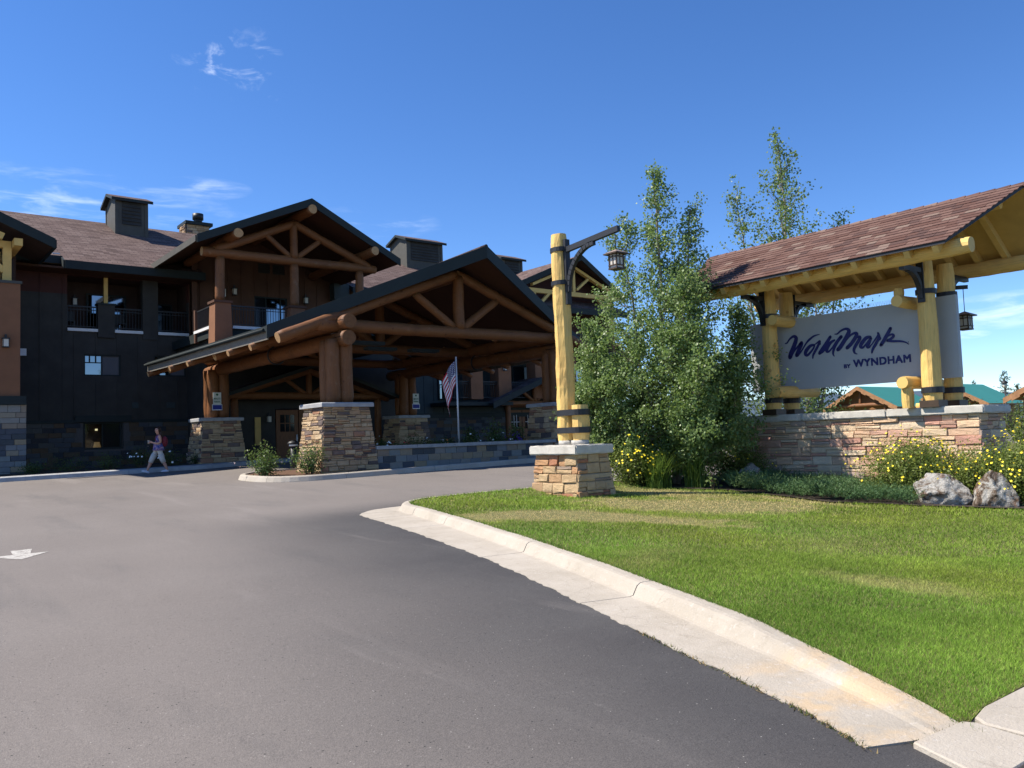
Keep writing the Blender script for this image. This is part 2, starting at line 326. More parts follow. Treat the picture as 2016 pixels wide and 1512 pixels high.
t = NT('lit_bulb'); t.color((.8, .7, .5)); t.bsdf.inputs['Emission Color'].default_value = (1, .85, .5, 1); t.bsdf.inputs['Emission Strength'].default_value = .8; M['lit_bulb'] = t.mat
t = NT('dark_glass'); t.color((0.010, 0.012, 0.014)); t.rough(0.08, 0.25); M['dark_glass'] = t.mat
M['screen'] = plain('screen', (0.11, 0.11, 0.12), 0.7, 0.05, 3)
t = NT('frosted_glass'); t.color((0.55, 0.50, 0.42)); t.rough(0.35, 0.4); M['frosted'] = t.mat
M['copper'] = plain('copper', (0.45, 0.33, 0.24), 0.45, 0.15, 8, 0, 40, 0.4, 0.6)
M['bronze'] = plain('bronze', (0.07, 0.045, 0.028), 0.5, 0.15, 8, 0, 40, 0.4, 0.3)
M['sign_grey'] = plain('sign_grey', (0.36, 0.375, 0.385), 0.6, 0.05, 1.2, 0.05, 200)
M['navy'] = plain('navy', (0.016, 0.018, 0.11), 0.5, 0.05, 3)
M['silver'] = plain('silver', (0.62, 0.63, 0.65), 0.4, 0.05, 3, 0, 40, 0.5, 0.2)
M['mulch'] = plain('mulch', (0.11, 0.060, 0.035), 0.95, 0.6, 30, 0.9, 45)
M['soil'] = plain('soil', (0.05, 0.038, 0.028), 0.95, 0.4, 14, 0.8, 40)
M['turf'] = plain('turf', (0.125, 0.125, 0.040), 0.95, 0.35, 6, 0.6, 60)
M['field'] = plain('field', (0.10, 0.12, 0.045), 0.95, 0.4, 0.2, 0.4, 4)
t = NT('road_paint'); c = t.mix(t.step(t.noise(45, 5, 0.75), 0.50, 0.60), (0.46, 0.44, 0.40), (0.20, 0.18, 0.165)); t.color(t.mix(t.step(t.noise(9, 5, 0.7), 0.52, 0.64), c, (0.23, 0.21, 0.19))); t.rough(0.85, 0.2); M['road_paint'] = t.mat
M['bark'] = plain('bark', (0.24, 0.21, 0.16), 0.9, 0.35, 9, 0.5, 30)
M['bark_dark'] = plain('bark_dark', (0.10, 0.075, 0.05), 0.9, 0.3, 9, 0.5, 30)

def leafmat(name, a, b, trans=0.35, gloss=0.25):
    t = NT(name); c = t.ramp(t.island(), [(0.0, a), (0.55, tuple((x + y) / 2 for x, y in zip(a, b))), (1.0, b)])
    c = t.mix(t.step(t.noise(0.9, 3, 0.5), 0.35, 0.7), c, t.mix(0.35, c, (0.16, 0.19, 0.05)))
    t.color(c); t.rough(0.45, gloss)
    tr = t.n.new('ShaderNodeBsdfTranslucent'); t.link(t.mix(0.5, c, (0.20, 0.30, 0.05)), tr.inputs['Color'])
    mx = t.n.new('ShaderNodeMixShader'); mx.inputs[0].default_value = trans; t.link(t.bsdf.outputs[0], mx.inputs[1]); t.link(tr.outputs[0], mx.inputs[2])
    t.link(mx.outputs[0], t.n['Material Output'].inputs['Surface']); return t.mat
M['aspen_leaf'] = leafmat('aspen_leaf', (0.125, 0.205, 0.055), (0.285, 0.39, 0.15), 0.45, 0.5)
M['aspen_far_leaf'] = leafmat('aspen_far_leaf', (0.115, 0.185, 0.055), (0.25, 0.34, 0.125), 0.42, 0.4)
M['potentilla_leaf'] = leafmat('potentilla_leaf', (0.11, 0.155, 0.028), (0.23, 0.28, 0.065))
M['rose_leaf'] = leafmat('rose_leaf', (0.05, 0.10, 0.025), (0.12, 0.19, 0.06))
M['juniper_leaf'] = leafmat('juniper_leaf', (0.055, 0.125, 0.050), (0.135, 0.225, 0.095), 0.15, 0.2)
M['tuft_leaf'] = leafmat('tuft_leaf', (0.07, 0.14, 0.02), (0.15, 0.26, 0.05), 0.4)
M['conifer_leaf'] = leafmat('conifer_leaf', (0.025, 0.045, 0.022), (0.06, 0.09, 0.035), 0.15)
M['bush_leaf'] = leafmat('bush_leaf', (0.06, 0.09, 0.025), (0.13, 0.17, 0.05))
M['dark_leaf'] = leafmat('dark_leaf', (0.025, 0.05, 0.015), (0.06, 0.10, 0.03))
for nm, c in (('yellow_petal', (0.85, 0.66, 0.03)), ('white_petal', (0.8, 0.8, 0.76)), ('orange_petal', (0.75, 0.22, 0.04)), ('red_petal', (0.55, 0.02, 0.03)), ('purple_petal', (0.10, 0.02, 0.28)), ('pink_petal', (0.7, 0.45, 0.5))):
    M[nm] = plain(nm, c, 0.6, 0.1, 20)

def blademat(name):
    t = NT(name); a = t.n.new('ShaderNodeVertexColor'); a.layer_name = 'col'; t.color(a.outputs['Color']); t.rough(0.6, 0.2)
    tr = t.n.new('ShaderNodeBsdfTranslucent'); t.link(a.outputs['Color'], tr.inputs['Color'])
    mx = t.n.new('ShaderNodeMixShader'); mx.inputs[0].default_value = 0.35; t.link(t.bsdf.outputs[0], mx.inputs[1]); t.link(tr.outputs[0], mx.inputs[2])
    t.link(mx.outputs[0], t.n['Material Output'].inputs['Surface']); return t.mat
M['grass_blade'] = blademat('grass_blade')

def shingle(name, axis, pal, w=0.32, h=0.15):
    """asphalt shingles; axis 'X': courses run along X (slope rises in Y); axis 'Y': courses run along Y"""
    t = NT(name); x = t.sep(); cb = t.n.new('ShaderNodeCombineXYZ')
    t.link(x[0] if axis == 'X' else x[1], cb.inputs[0]); t.link(x[1] if axis == 'X' else x[0], cb.inputs[1])
    b = t.n.new('ShaderNodeTexBrick'); b.inputs['Scale'].default_value = 1; b.inputs['Brick Width'].default_value = w; b.inputs['Row Height'].default_value = h
    b.inputs['Mortar Size'].default_value = 0.012; b.inputs['Color1'].default_value = (0, 0, 0, 1); b.inputs['Color2'].default_value = (1, 1, 1, 1); b.inputs['Mortar'].default_value = (0.5, 0.5, 0.5, 1); b.inputs['Bias'].default_value = 0
    t.link(cb.outputs[0], b.inputs['Vector'])
    c = t.ramp(t.sep(b.outputs['Color'])[0], [(0.0, pal[0]), (0.35, pal[1]), (0.7, pal[2]), (1.0, pal[3])])
    c = t.mix(b.outputs['Fac'], c, sca(pal[0], 0.5)); c = t.mix(0.2, c, t.ramp(t.noise(0.8, 5, 0.6), [(0.3, (0.6, 0.6, 0.6)), (0.7, (1, 1, 1))]), 'MULTIPLY')
    c = t.mix(0.3, c, t.ramp(t.noise(60, 3, 0.7), [(0.3, (0.5, 0.5, 0.5)), (0.7, (1, 1, 1))]), 'MULTIPLY')
    t.color(c); t.rough(0.9, 0.15); t.bump(t.math('SUBTRACT', 1.0, b.outputs['Fac']), 0.5, 0.015); return t.mat
PAL = [(0.092, 0.060, 0.053), (0.138, 0.093, 0.081), (0.160, 0.110, 0.096), (0.195, 0.142, 0.125)]
M['shingle_x'] = shingle('shingle_x', 'X', PAL, 0.5, 0.2)
M['shingle_y'] = shingle('shingle_y', 'Y', PAL, 0.5, 0.2)
t = NT('sign_shingle'); c = t.ramp(t.random(), [(0, (0.122, 0.066, 0.053)), (0.22, (0.150, 0.086, 0.070)), (0.42, (0.102, 0.061, 0.053)), (0.58, (0.165, 0.098, 0.080)), (0.78, (0.135, 0.078, 0.065)), (0.90, (0.21, 0.148, 0.12))], 'CONSTANT')
c = t.mix(0.5, c, t.ramp(t.noise(110, 3, 0.75), [(0.3, (0.45, 0.45, 0.45)), (0.7, (1, 1, 1))]), 'MULTIPLY')
t.color(c); t.rough(0.92, 0.12); t.bump(t.noise(140, 3, 0.7), 0.4, 0.006); M['sign_shingle'] = t.mat
# ------------------------------------------------------------------ shared builders
RNG = random.Random(11)
def log(name, p0, p1, r0, r1=None, mat='log_brown', parent=None, sides=14, wob=0.03, facet=False, end='log_end', bulge=0.0, seed=None):
    """a peeled log: tapered, slightly crooked and uneven tube with cut ends; UV x = round, y = metres along"""
    rng = random.Random(seed if seed is not None else RNG.random())
    r1 = r0 if r1 is None else r1
    p0, p1 = Vector(p0), Vector(p1); L = (p1 - p0).length; d = (p1 - p0).normalized()
    n = max(3, int(L / 0.22) + 1)
    ref = Vector((0, 0, 1)) if abs(d.z) < 0.9 else Vector((1, 0, 0))
    a = d.cross(ref).normalized(); c = d.cross(a)
    ph = [rng.uniform(0, 6.28) for _ in range(6)]
    ang = [rng.uniform(0.9, 1.08) if facet else 1.0 for _ in range(sides)]
    vs_, fs, uv = [], [], []
    for i in range(n + 1):
        t = i / n; s = L * t; r = r0 + (r1 - r0) * t
        off = a * (math.sin(s * 0.9 + ph[0]) * wob * r0 * 1.3 * math.sin(PI * t)) + c * (math.sin(s * 0.7 + ph[1]) * wob * r0 * 1.3 * math.sin(PI * t))
        chamf = 0.90 if i in (0, n) else 1.0
        for k in range(sides):
            th = 2 * PI * k / sides
            rr = r * chamf * (1 + wob * (math.sin(s * 2.1 + th + ph[2]) + math.sin(s * 4.7 + 2 * th + ph[3])) * 0.7 + wob * 0.9 * math.sin(s * 9 + 3 * th + ph[4]))
            if facet: rr *= 1 + (ang[k] - 1) * (0.6 + 0.4 * math.sin(s * 1.7 + ph[5] + k)) + rng.uniform(-0.018, 0.018)
            if bulge: rr *= 1 + bulge * math.exp(-((t - 1) * L / 0.35) ** 2) * (1 + 0.25 * math.sin(3 * th + ph[4]))
            vs_.append(p0 + d * s + off + (a * math.cos(th) + c * math.sin(th)) * rr)
    for i in range(n):
        for k in range(sides):
            k2 = (k + 1) % sides
            fs.append((i * sides + k, i * sides + k2, (i + 1) * sides + k2, (i + 1) * sides + k)); uv.append([(k / sides, i / n * L), ((k + 1) / sides, i / n * L), ((k + 1) / sides, (i + 1) / n * L), (k / sides, (i + 1) / n * L)])
    nb = len(fs)
    fs.append(tuple(range(sides))[::-1]); uv.append([(0.5, 0)] * sides); fs.append(tuple(n * sides + k for k in range(sides))); uv.append([(0.5, L)] * sides)
    o0 = WORLD[parent.name] if parent is not None else p0
    me = bpy.data.meshes.new(name); me.from_pydata([tuple(v - o0) for v in vs_], [], fs)
    me.materials.append(M[mat]); me.materials.append(M[end])
    ul = me.uv_layers.new(name='UVMap'); flat = [c_ for f in uv for p in f for c_ in p]; ul.data.foreach_set('uv', flat)
    for i, p in enumerate(me.polygons): p.use_smooth = (i < nb) and not facet; p.material_index = 1 if i >= nb else 0
    me.update()
    return put(name, me, parent, o0)

def rough_block(seed, cham=0.07):
    """unit stone: x -.5...5, y 0 (back) .. 1 (face), z -.5...5, chipped front"""
    rng = random.Random(seed); j = lambda s: rng.uniform(-s, s)
    v = []
    for (x, z) in ((-.5, -.5), (.5, -.5), (.5, .5), (-.5, .5)): v.append((x, 0, z))
    for (x, z) in ((-.5, -.5), (.5, -.5), (.5, .5), (-.5, .5)): v.append((x + j(.02), .68 + j(.12), z + j(.05)))
    for (x, z) in ((-.5, -.5), (.5, -.5), (.5, .5), (-.5, .5)):
        v.append((x * (1 - cham * 1.1) + j(.035), .93 + j(.13), z * (1 - cham * 2.4) + j(.09)))
    mids = [(-.17 + j(.08), 1 + j(.12), j(.2)), (.2 + j(.08), 1 + j(.12), j(.2))]
    v += mids
    f = [(0, 1, 5, 4), (1, 2, 6, 5), (2, 3, 7, 6), (3, 0, 4, 7), (4, 5, 9, 8), (5, 6, 10, 9), (6, 7, 11, 10), (7, 4, 8, 11), (8, 9, 13, 12), (9, 10, 13), (10, 11, 12, 13), (11, 8, 12)]
    me = bpy.data.meshes.new('stone'); me.from_pydata(v, [], [tuple(reversed(q)) for q in f])
    return me
def smooth_block(seed):
    rng = random.Random(seed); v = []
    for (x, z) in ((-.5, -.5), (.5, -.5), (.5, .5), (-.5, .5)): v.append((x, 0, z))
    for (x, z) in ((-.5, -.5), (.5, -.5), (.5, .5), (-.5, .5)): v.append((x, .9, z))
    for (x, z) in ((-.5, -.5), (.5, -.5), (.5, .5), (-.5, .5)): v.append((x * .97, 1, z * .93))
    f = [(0, 1, 5, 4), (1, 2, 6, 5), (2, 3, 7, 6), (3, 0, 4, 7), (4, 5, 9, 8), (5, 6, 10, 9), (6, 7, 11, 10), (7, 4, 8, 11), (8, 9, 10, 11)]
    me = bpy.data.meshes.new('block'); me.from_pydata(v, [], [tuple(reversed(q)) for q in f]); return me
_BLK = {}
def block_meshes(kind, mat):
    key = (kind, mat)
    if key not in _BLK:
        L = [rough_block(i) if kind == 'rough' else smooth_block(i) for i in range(8 if kind == 'rough' else 1)]
        for m in L: m.materials.append(M[mat]); m.update()
        _BLK[key] = L
    return _BLK[key]
def stone_face(parent, a0, a1, b0, b1, out, mat, ch=(0.08, 0.14), ln=(0.2, 0.5), depth=0.07, gap=0.012, seed=1, kind='rough', name='stone', proud=0.026, bond=False, holes=()):
    """lay stones over the quad a0-a1 (bottom) b0-b1 (top); out = outward direction"""
    rng = random.Random(seed); a0, a1, b0, b1 = map(Vector, (a0, a1, b0, b1)); H = ((b0 + b1) / 2 - (a0 + a1) / 2).length
    t = 0.0; row = 0; pw = WORLD[parent.name]; cnt = 0
    meshes = block_meshes(kind, mat)
    while t < H - 0.02:
        h = rng.uniform(*ch)
        if H - t - h < ch[0] * 0.7: h = H - t
        k0, k1 = t / H, (t + h) / H; km = (k0 + k1) / 2
        L0 = a0.lerp(b0, km); L1 = a1.lerp(b1, km); W = (L1 - L0).length; u = (L1 - L0).normalized()
        wv = (a0.lerp(b0, k1) - a0.lerp(b0, k0) + a1.lerp(b1, k1) - a1.lerp(b1, k0)).normalized()
        n = Vector(out); n = (n - wv * n.dot(wv) - u * n.dot(u)).normalized(); wv2 = n.cross(u) if n.cross(u).z > 0 else u.cross(n)
        s = -(ln[0] * 0.5 if (bond and row % 2) else 0.0)
        R = Matrix((u, n, wv2)).transposed()
        while s < W - 0.01:
            l = rng.uniform(*ln)
            if W - s - l < ln[0] * 0.6: l = W - s
            s0, s1 = max(s, 0), min(s + l, W)
            s += l
            if s1 - s0 < 0.03: continue
            c = L0 + u * ((s0 + s1) / 2)
            if any(x0 < c.x < x1 and z0 < c.z < z1 for (x0, x1, z0, z1) in holes): continue
            cuts = [-h / 2, h / 2]
            if kind == 'rough':
                q = rng.random()
                if q < 0.42: cuts = [-h / 2, h * rng.uniform(-.18, .18), h / 2]
                elif q < 0.50: cuts = [-h / 2, -h * .16, h * .18, h / 2]
            for c0, c1 in zip(cuts[:-1], cuts[1:]):
                dp = depth + rng.uniform(-proud, proud)
                g_ = gap * rng.uniform(.5, 1.2)
                ob = bpy.data.objects.new(name, meshes[rng.randrange(len(meshes))]); COL.objects.link(ob); ob.parent = parent
                tl = Matrix.Rotation(rng.uniform(-.012, .012) if kind == 'rough' else 0, 4, 'Y')
                ob.matrix_basis = Matrix.Translation(c + wv2 * ((c0 + c1) / 2) - pw) @ R.to_4x4() @ tl @ Matrix.Diagonal((s1 - s0 - g_, dp, c1 - c0 - g_, 1)); cnt += 1
        t += h; row += 1
    return cnt

def slab(mb, top, th, m_top=0, m_side=1, m_bot=2):
    """roof slab: top polygon (ccw seen from above), thickness straight down"""
    n = len(top); v = [Vector(p) for p in top] + [Vector(p) - Vector((0, 0, th)) for p in top]; b = len(mb.v)
    mb.v += [tuple(p) for p in v]
    mb.f.append([b + i for i in range(n)]); mb.m.append(m_top); mb.sm.append(False)
    mb.f.append([b + n + i for i in range(n)][::-1]); mb.m.append(m_bot); mb.sm.append(False)
    for i in range(n):
        j = (i + 1) % n; mb.f.append([b + i, b + n + i, b + n + j, b + j]); mb.m.append(m_side); mb.sm.append(False)
def fascia(name, p0, p1, h, th, out, parent, mat='dark_trim', drop=0.0):
    """board under the line p0-p1, h high, lying th outwards"""
    p0, p1, o = Vector(p0), Vector(p1), Vector(out).normalized() * th; dz = Vector((0, 0, -h)); up = Vector((0, 0, drop))
    mb = MB(); lo = [p0 + dz + up, p1 + dz + up, p1 + dz + o + up, p0 + dz + o + up]; hi = [p0 + up, p1 + up, p1 + o + up, p0 + o + up]
    mb.hexa(lo, hi); return mb.build(name, M[mat], parent)

def polygon_mesh(name, pts, zf, mat, skirt=0.0, parent=None, grid=None):
    """flat-ish polygon draped on the terrain"""
    tri = tessellate_polygon([[Vector((x, y, 0)) for x, y in pts]]); v = [(x, y, zf(x, y)) for x, y in pts]; f = []
    for a, b, c in tri:
        n = (Vector(v[b]) - Vector(v[a])).cross(Vector(v[c]) - Vector(v[a])); f.append((a, b, c) if n.z > 0 else (a, c, b))
    mb = MB(); mb.add(v, f)
    if grid:
        bm = bmesh.new(); bv = [bm.verts.new((x, y, 0)) for x, y in pts]; bmesh.ops.triangulate(bm, faces=[bm.faces.new(bv)])
        for ax, lim in ((0, grid[0]), (1, grid[1])):
            t_ = lim[0]
            while t_ < lim[1]:
                no = Vector((1, 0, 0)) if ax == 0 else Vector((0, 1, 0)); bmesh.ops.bisect_plane(bm, geom=list(bm.verts) + list(bm.edges) + list(bm.faces), plane_co=no * t_, plane_no=no); t_ += grid[2]
        bm.verts.index_update(); bm.normal_update(); V3 = [(q.co.x, q.co.y, zf(q.co.x, q.co.y)) for q in bm.verts]; F3 = [[q.index for q in (fc.verts if fc.normal.z > 0 else reversed(fc.verts))] for fc in bm.faces]; bm.free()
        mb = MB(); mb.add(V3, F3)
    if skirt:
        n = len(v); mb.add(v + [(x, y, z - skirt) for x, y, z in v], [(i, i + n, (i + 1) % n + n, (i + 1) % n) for i in range(n)])
    return mb.build(name, M[mat], parent, origin=(pts[0][0], pts[0][1], zf(*pts[0])) if parent is None else None)

def smooth_path(P, step=0.12, closed=False):
    P = [Vector((p[0], p[1], 0)) for p in P]; n = len(P); out = []
    for i in range(n if closed else n - 1):
        p0 = P[(i - 1) % n] if closed or i > 0 else P[0] * 2 - P[1]; p1 = P[i]; p2 = P[(i + 1) % n]; p3 = P[(i + 2) % n] if closed or i + 2 < n else p2 * 2 - p1
        k = max(1, int((p2 - p1).length / step))
        for j in range(k):
            t = j / k; out.append(0.5 * ((2 * p1) + (p2 - p0) * t + (2 * p0 - 5 * p1 + 4 * p2 - p3) * t * t + (3 * p1 - p0 - 3 * p2 + p3) * t ** 3))
    if not closed: out.append(P[-1])
    return out
def sweep_kerb(name, parent, path, prof, mat, closed=False, breaks=(), zf=gz, gap=0.006, section='kerb_section'):
    """prof(i, p) -> list of (offset to the left of travel, height). Splits into sections at arc lengths in breaks"""
    n = len(path); arc = [0.0]
    for i in range(1, n): arc.append(arc[-1] + (path[i] - path[i - 1]).length)
    rows = []
    for i, p in enumerate(path):
        a = path[(i - 1) % n] if closed or i > 0 else path[i]; b = path[(i + 1) % n] if closed or i < n - 1 else path[i]
        t = (b - a).normalized(); left = Vector((-t.y, t.x, 0))
        rows.append([((p + left * o).x, (p + left * o).y, zf((p + left * o).x, (p + left * o).y) + h) for o, h in prof(i, p)])
    if closed: rows.append(rows[0]); arc.append(arc[-1] + (path[0] - path[-1]).length)
    cuts = [0.0] + [min(arc, key=lambda s: abs(s - b_)) for b_ in sorted(breaks)] + [arc[-1]]
    for c0, c1 in zip(cuts[:-1], cuts[1:]):
        idx = [i for i, s in enumerate(arc) if c0 - 1e-6 <= s <= c1 + 1e-6]
        if len(idx) < 2: continue
        mb = MB(); R = [rows[i] for i in idx]; k = len(R[0])
        # pull section ends in to leave a joint
        for e, nb in ((0, 1), (-1, -2)):
            d = Vector(R[nb][0]) - Vector(R[e][0]); d = d.normalized() * gap; R[e] = [tuple(Vector(q) + d) for q in R[e]]
        v = [q for r in R for q in r]
        f = [(i * k + j, i * k + j + 1, (i + 1) * k + j + 1, (i + 1) * k + j) for i in range(len(R) - 1) for j in range(k - 1)]
        mb.add(v, f, 0, False); mb.add(R[0], [tuple(range(k))]); mb.add(R[-1], [tuple(range(k))[::-1]])
        mb.build(section, M[mat], parent)

# leaf clouds -------------------------------------------------------------------------------
NPR = np.random.default_rng(5)
def leaf_quads(c, size, upbias=0.3, aspect=0.8, rng=NPR, nrm=None):
    """c (N,3) centres -> verts (4N,3), faces (N,4): rhombic leaves with random orientation"""
    N = len(c)
    n = rng.normal(size=(N, 3)); n[:, 2] += upbias * 2
    if nrm is not None: n += nrm
    n /= np.linalg.norm(n, axis=1, keepdims=True)
    r = rng.normal(size=(N, 3)); a = np.cross(n, r); a /= np.linalg.norm(a, axis=1, keepdims=True) + 1e-9; b = np.cross(n, a)
    s = (size * rng.uniform(0.65, 1.25, N))[:, None] if np.isscalar(size) else size[:, None]
    a = a * s * 0.5; b = b * s * 0.5 * aspect
    cup = n * s * 0.10
    v = np.stack([c - a, c - b * 1.0 + cup, c + a, c + b * 1.0 + cup], 1).reshape(-1, 3)
    f = np.arange(4 * N).reshape(N, 4)
    return v, f
def flower_discs(c, size, out, rng=NPR):
    """5-petal rosettes as star polygons (10-gon)"""
    N = len(c); n = out / (np.linalg.norm(out, axis=1, keepdims=True) + 1e-9)
    r = rng.normal(size=(N, 3)); a = np.cross(n, r); a /= np.linalg.norm(a, axis=1, keepdims=True) + 1e-9; b = np.cross(n, a)
    s = size * rng.uniform(0.7, 1.2, N); V = []
    for k in range(10):
        rr = (0.5 if k % 2 == 0 else 0.36) * s; th = 2 * PI * k / 10
        V.append(c + (a * math.cos(th) + b * math.sin(th)) * rr[:, None] + n * (0.012 if k % 2 == 0 else 0.0))
    return np.stack(V, 1).reshape(-1, 3), np.arange(10 * N).reshape(N, 10)
def thin_tubes(segs, sides=5):
    """segs: list of (p0, p1, r0, r1) -> verts, quads"""
    V, Fc = [], []
    for p0, p1, r0, r1 in segs:
        p0, p1 = np.asarray(p0, float), np.asarray(p1, float); d = p1 - p0; L = np.linalg.norm(d)
        if L < 1e-6: continue
        d /= L; ref = np.array([0, 0, 1.0]) if abs(d[2]) < 0.9 else np.array([1.0, 0, 0]); a = np.cross(d, ref); a /= np.linalg.norm(a); b = np.cross(d, a); o = len(V)
        for p, r in ((p0, r0), (p1, r1)):
            for k in range(sides): th = 2 * PI * k / sides; V.append(p + (a * math.cos(th) + b * math.sin(th)) * r)
        for k in range(sides): k2 = (k + 1) % sides; Fc.append((o + k, o + k2, o + sides + k2, o + sides + k))
    return np.array(V), np.array(Fc)

# ------------------------------------------------------------------ ground, road, lawn, kerbs
def vu(v, u): p = FW * v + RT * u; return (p.x, p.y)
def sheet(name, vsr, usr, dz, mat):
    P = [(*vu(v, u), gz(*vu(v, u)) + dz) for v in vsr for u in usr]; k = len(usr); mb = MB()
    mb.add(P, [(i * k + j, i * k + j + 1, (i + 1) * k + j + 1, (i + 1) * k + j) for i in range(len(vsr) - 1) for j in range(k - 1)])
    if Vector(P[1]).cross(Vector(P[0])).length and ((Vector(P[1]) - Vector(P[0])).cross(Vector(P[k]) - Vector(P[0]))).z < 0:
        for f in mb.f: f.reverse()
    return tag(mb.build(name, M[mat], origin=(0, 0, 0)), kind='structure')
UF = [0, 1.6, 3, 4.5, 6, 8.0]; VF = [0, 3, 4, 5, 6, 7, 8]
sheet('ground', [-900, -60] + VF + [30, 37, 45, 60, 80, 300, 1200, 6000], [-6000, -800, -120] + UF + [60, 120, 800, 6000], -0.06, 'field')
sheet('road', [-40] + VF + [30, 37, 49], [-70] + UF + [45], 0.0, 'asphalt')

# kerb beside the lawn (near end ramps down to the pavement, far end turns round the nose and runs on to the right)
KP = [(4.17, 1.98), (4.40, 2.45), (4.60, 2.95), (4.80, 3.5), (5.02, 4.1), (5.42, 5.2), (5.87, 6.5), (6.30, 7.85), (6.72, 9.3), (7.05, 10.5), (7.33, 11.6), (7.5, 12.3), (7.66, 12.95), (7.95, 13.42), (8.4, 13.70), (9.0, 13.78), (10, 13.72), (11.2, 13.58), (13, 13.45), (16, 13.4), (22, 13.4), (40, 13.4)]
kpath = smooth_path(KP, 0.06)
def kh_y(y): return 0.015 + 0.115 * min(1, max(0, (y - 2.0) / 1.7))
GW = [(1.9, .40), (3.5, .46), (5.2, .50), (7.7, .52), (10.2, .62), (12.0, .70), (12.9, .74), (13.3, .55), (13.6, .2), (13.75, .03)]
nose_i = max(range(len(kpath)), key=lambda i: kpath[i].y)
def gut(i, p):
    if i >= nose_i: return 0.02
    for (y0, w0), (y1, w1) in zip(GW[:-1], GW[1:]):
        if y0 <= p.y <= y1: return w0 + (w1 - w0) * (p.y - y0) / (y1 - y0)
    return 0.03
def kprof(i, p):
    h = kh_y(p.y) if p.x < 9 else 0.13; w = gut(i, p); wob = 0.010 * math.sin(p.y * 7.3) + 0.008 * math.sin(p.y * 17) + 0.007 * math.sin(p.y * 41) + 0.005 * math.sin(p.x * 93); h *= 1 + 0.015 * math.sin(p.y * 3.3) + 0.008 * math.sin(p.y * 61)
    return [(w + wob, -0.05), (w + wob, 0.006), (0.03, 0.012), (0.0, 0.02), (-0.045, h * 0.80), (-0.075, h * 0.95), (-0.11, h), (-0.20, h), (-0.20, -0.05)]
kerb = empty('lawn_kerb', (4.17, 1.98, 0.1)); tag(kerb, kind='structure')
arc = 0; brk = []; targets = [5.15, 7.75, 10.75, 12.3, 12.95]; ti = 0
for a, b in zip(kpath[:-1], kpath[1:]):
    arc += (b - a).length
    if ti < len(targets) and b.y >= targets[ti] and b.x < 8.5: brk.append(arc); ti += 1
brk += [arc0 for arc0 in (brk[-1] + 3.2, brk[-1] + 6.2, brk[-1] + 9.2, brk[-1] + 12.2)]
sweep_kerb('lawn_kerb', kerb, kpath, kprof, 'concrete', breaks=brk)

# pavement slabs at the near right corner
pave = empty('pavement', (4.4, 1.5, 0.1)); tag(pave, kind='structure')
def slab_piece(pts, name='paving_slab'):
    mb = MB(); v = [(x, y, gz(x, y) + 0.022) for x, y in pts]; n = len(v)
    cx = sum(p[0] for p in pts) / n; cy = sum(p[1] for p in pts) / n
    vi = [(x + (cx - x) * 0.02, y + (cy - y) * 0.02, z + 0.008) for x, y, z in v]; lo = [(x, y, z - 0.12) for x, y, z in v]
    mb.add(lo + v + vi, [(i, (i + 1) % n, (i + 1) % n + n, i + n) for i in range(n)] + [(i + n, (i + 1) % n + n, (i + 1) % n + 2 * n, i + 2 * n) for i in range(n)] + [tuple(range(2 * n, 3 * n))])
    return mb.build(name, M['concrete'], pave)
slab_piece([(3.80, 1.60), (4.40, 1.58), (4.44, 1.93), (4.41, 1.985), (3.97, 2.02)][:])
slab_piece([(3.66, 0.25), (4.40, 0.25), (4.40, 1.56), (3.80, 1.58)])
slab_piece([(4.425, 0.6), (6.0, 0.6), (6.0, 1.99), (4.72, 2.005), (4.52, 1.97), (4.46, 1.90)])
slab_piece([(6.015, 0.6), (7.5, 0.6), (7.5, 1.99), (6.015, 1.99)])
slab_piece([(7.515, 0.6), (9.0, 0.6), (9.0, 1.99), (7.515, 1.99)])

# lawn sheet
back = []
for i, p in enumerate(kpath):
    a = kpath[max(i - 1, 0)]; b = kpath[min(i + 1, len(kpath) - 1)]; tv = (b - a).normalized(); left = Vector((-tv.y, tv.x, 0)); q = p - left * 0.20
    if not back or (Vector((q.x, q.y, 0)) - Vector((back[-1][0], back[-1][1], 0))).length > 0.2: back.append((q.x, q.y))
KXY = sorted([(q[1], q[0]) for q in back if q[0] < 8.0]); KYs = np.array([a for a, b in KXY]); KXs = np.array([b for a, b in KXY])
def lawn_off(x, y):
    """height of the turf over the terrain: flush with the kerb, lower away from it"""
    x = np.asarray(x, float); y = np.asarray(y, float); sm = lambda t: np.clip(t, 0, 1) ** 2 * (3 - 2 * np.clip(t, 0, 1))
    kh = np.where(x < 9, 0.015 + 0.115 * np.clip((y - 2.0) / 1.7, 0, 1), 0.13); q = sm((x - np.interp(y, KYs, KXs) - 0.4) / 3.6) * sm((13.25 - y - 0.05) / 0.8)
    return kh * (1 - q) + 0.02 * q
def lawn_z(x, y): return gz(x, y) + float(lawn_off(x, y)) - 0.012
lawn_poly = [(4.42, 2.03)] + back + [(70, 13.2), (70, 2.02), (9.0, 2.02), (4.75, 2.03), (4.52, 1.99)]
tag(polygon_mesh('lawn', lawn_poly, lawn_z, 'turf', grid=((4.5, 24), (2.2, 13.4), 0.4)), kind='structure')
BED = [(13.0, 13.2), (13.4, 12.85), (13.9, 11.95), (14.5, 10.95), (14.28, 9.55), (14.02, 8.4), (14.5, 7.75), (14.75, 7.15), (15.2, 6.6), (15.5, 5.75), (16, 5.0), (25, 4.6), (25, 13.2)]
tag(polygon_mesh('planting_bed', BED, lambda x, y: gz(x, y) + 0.035, 'soil', 0.0, grid=((13.4, 24.5), (5, 13), 0.8)), kind='structure')

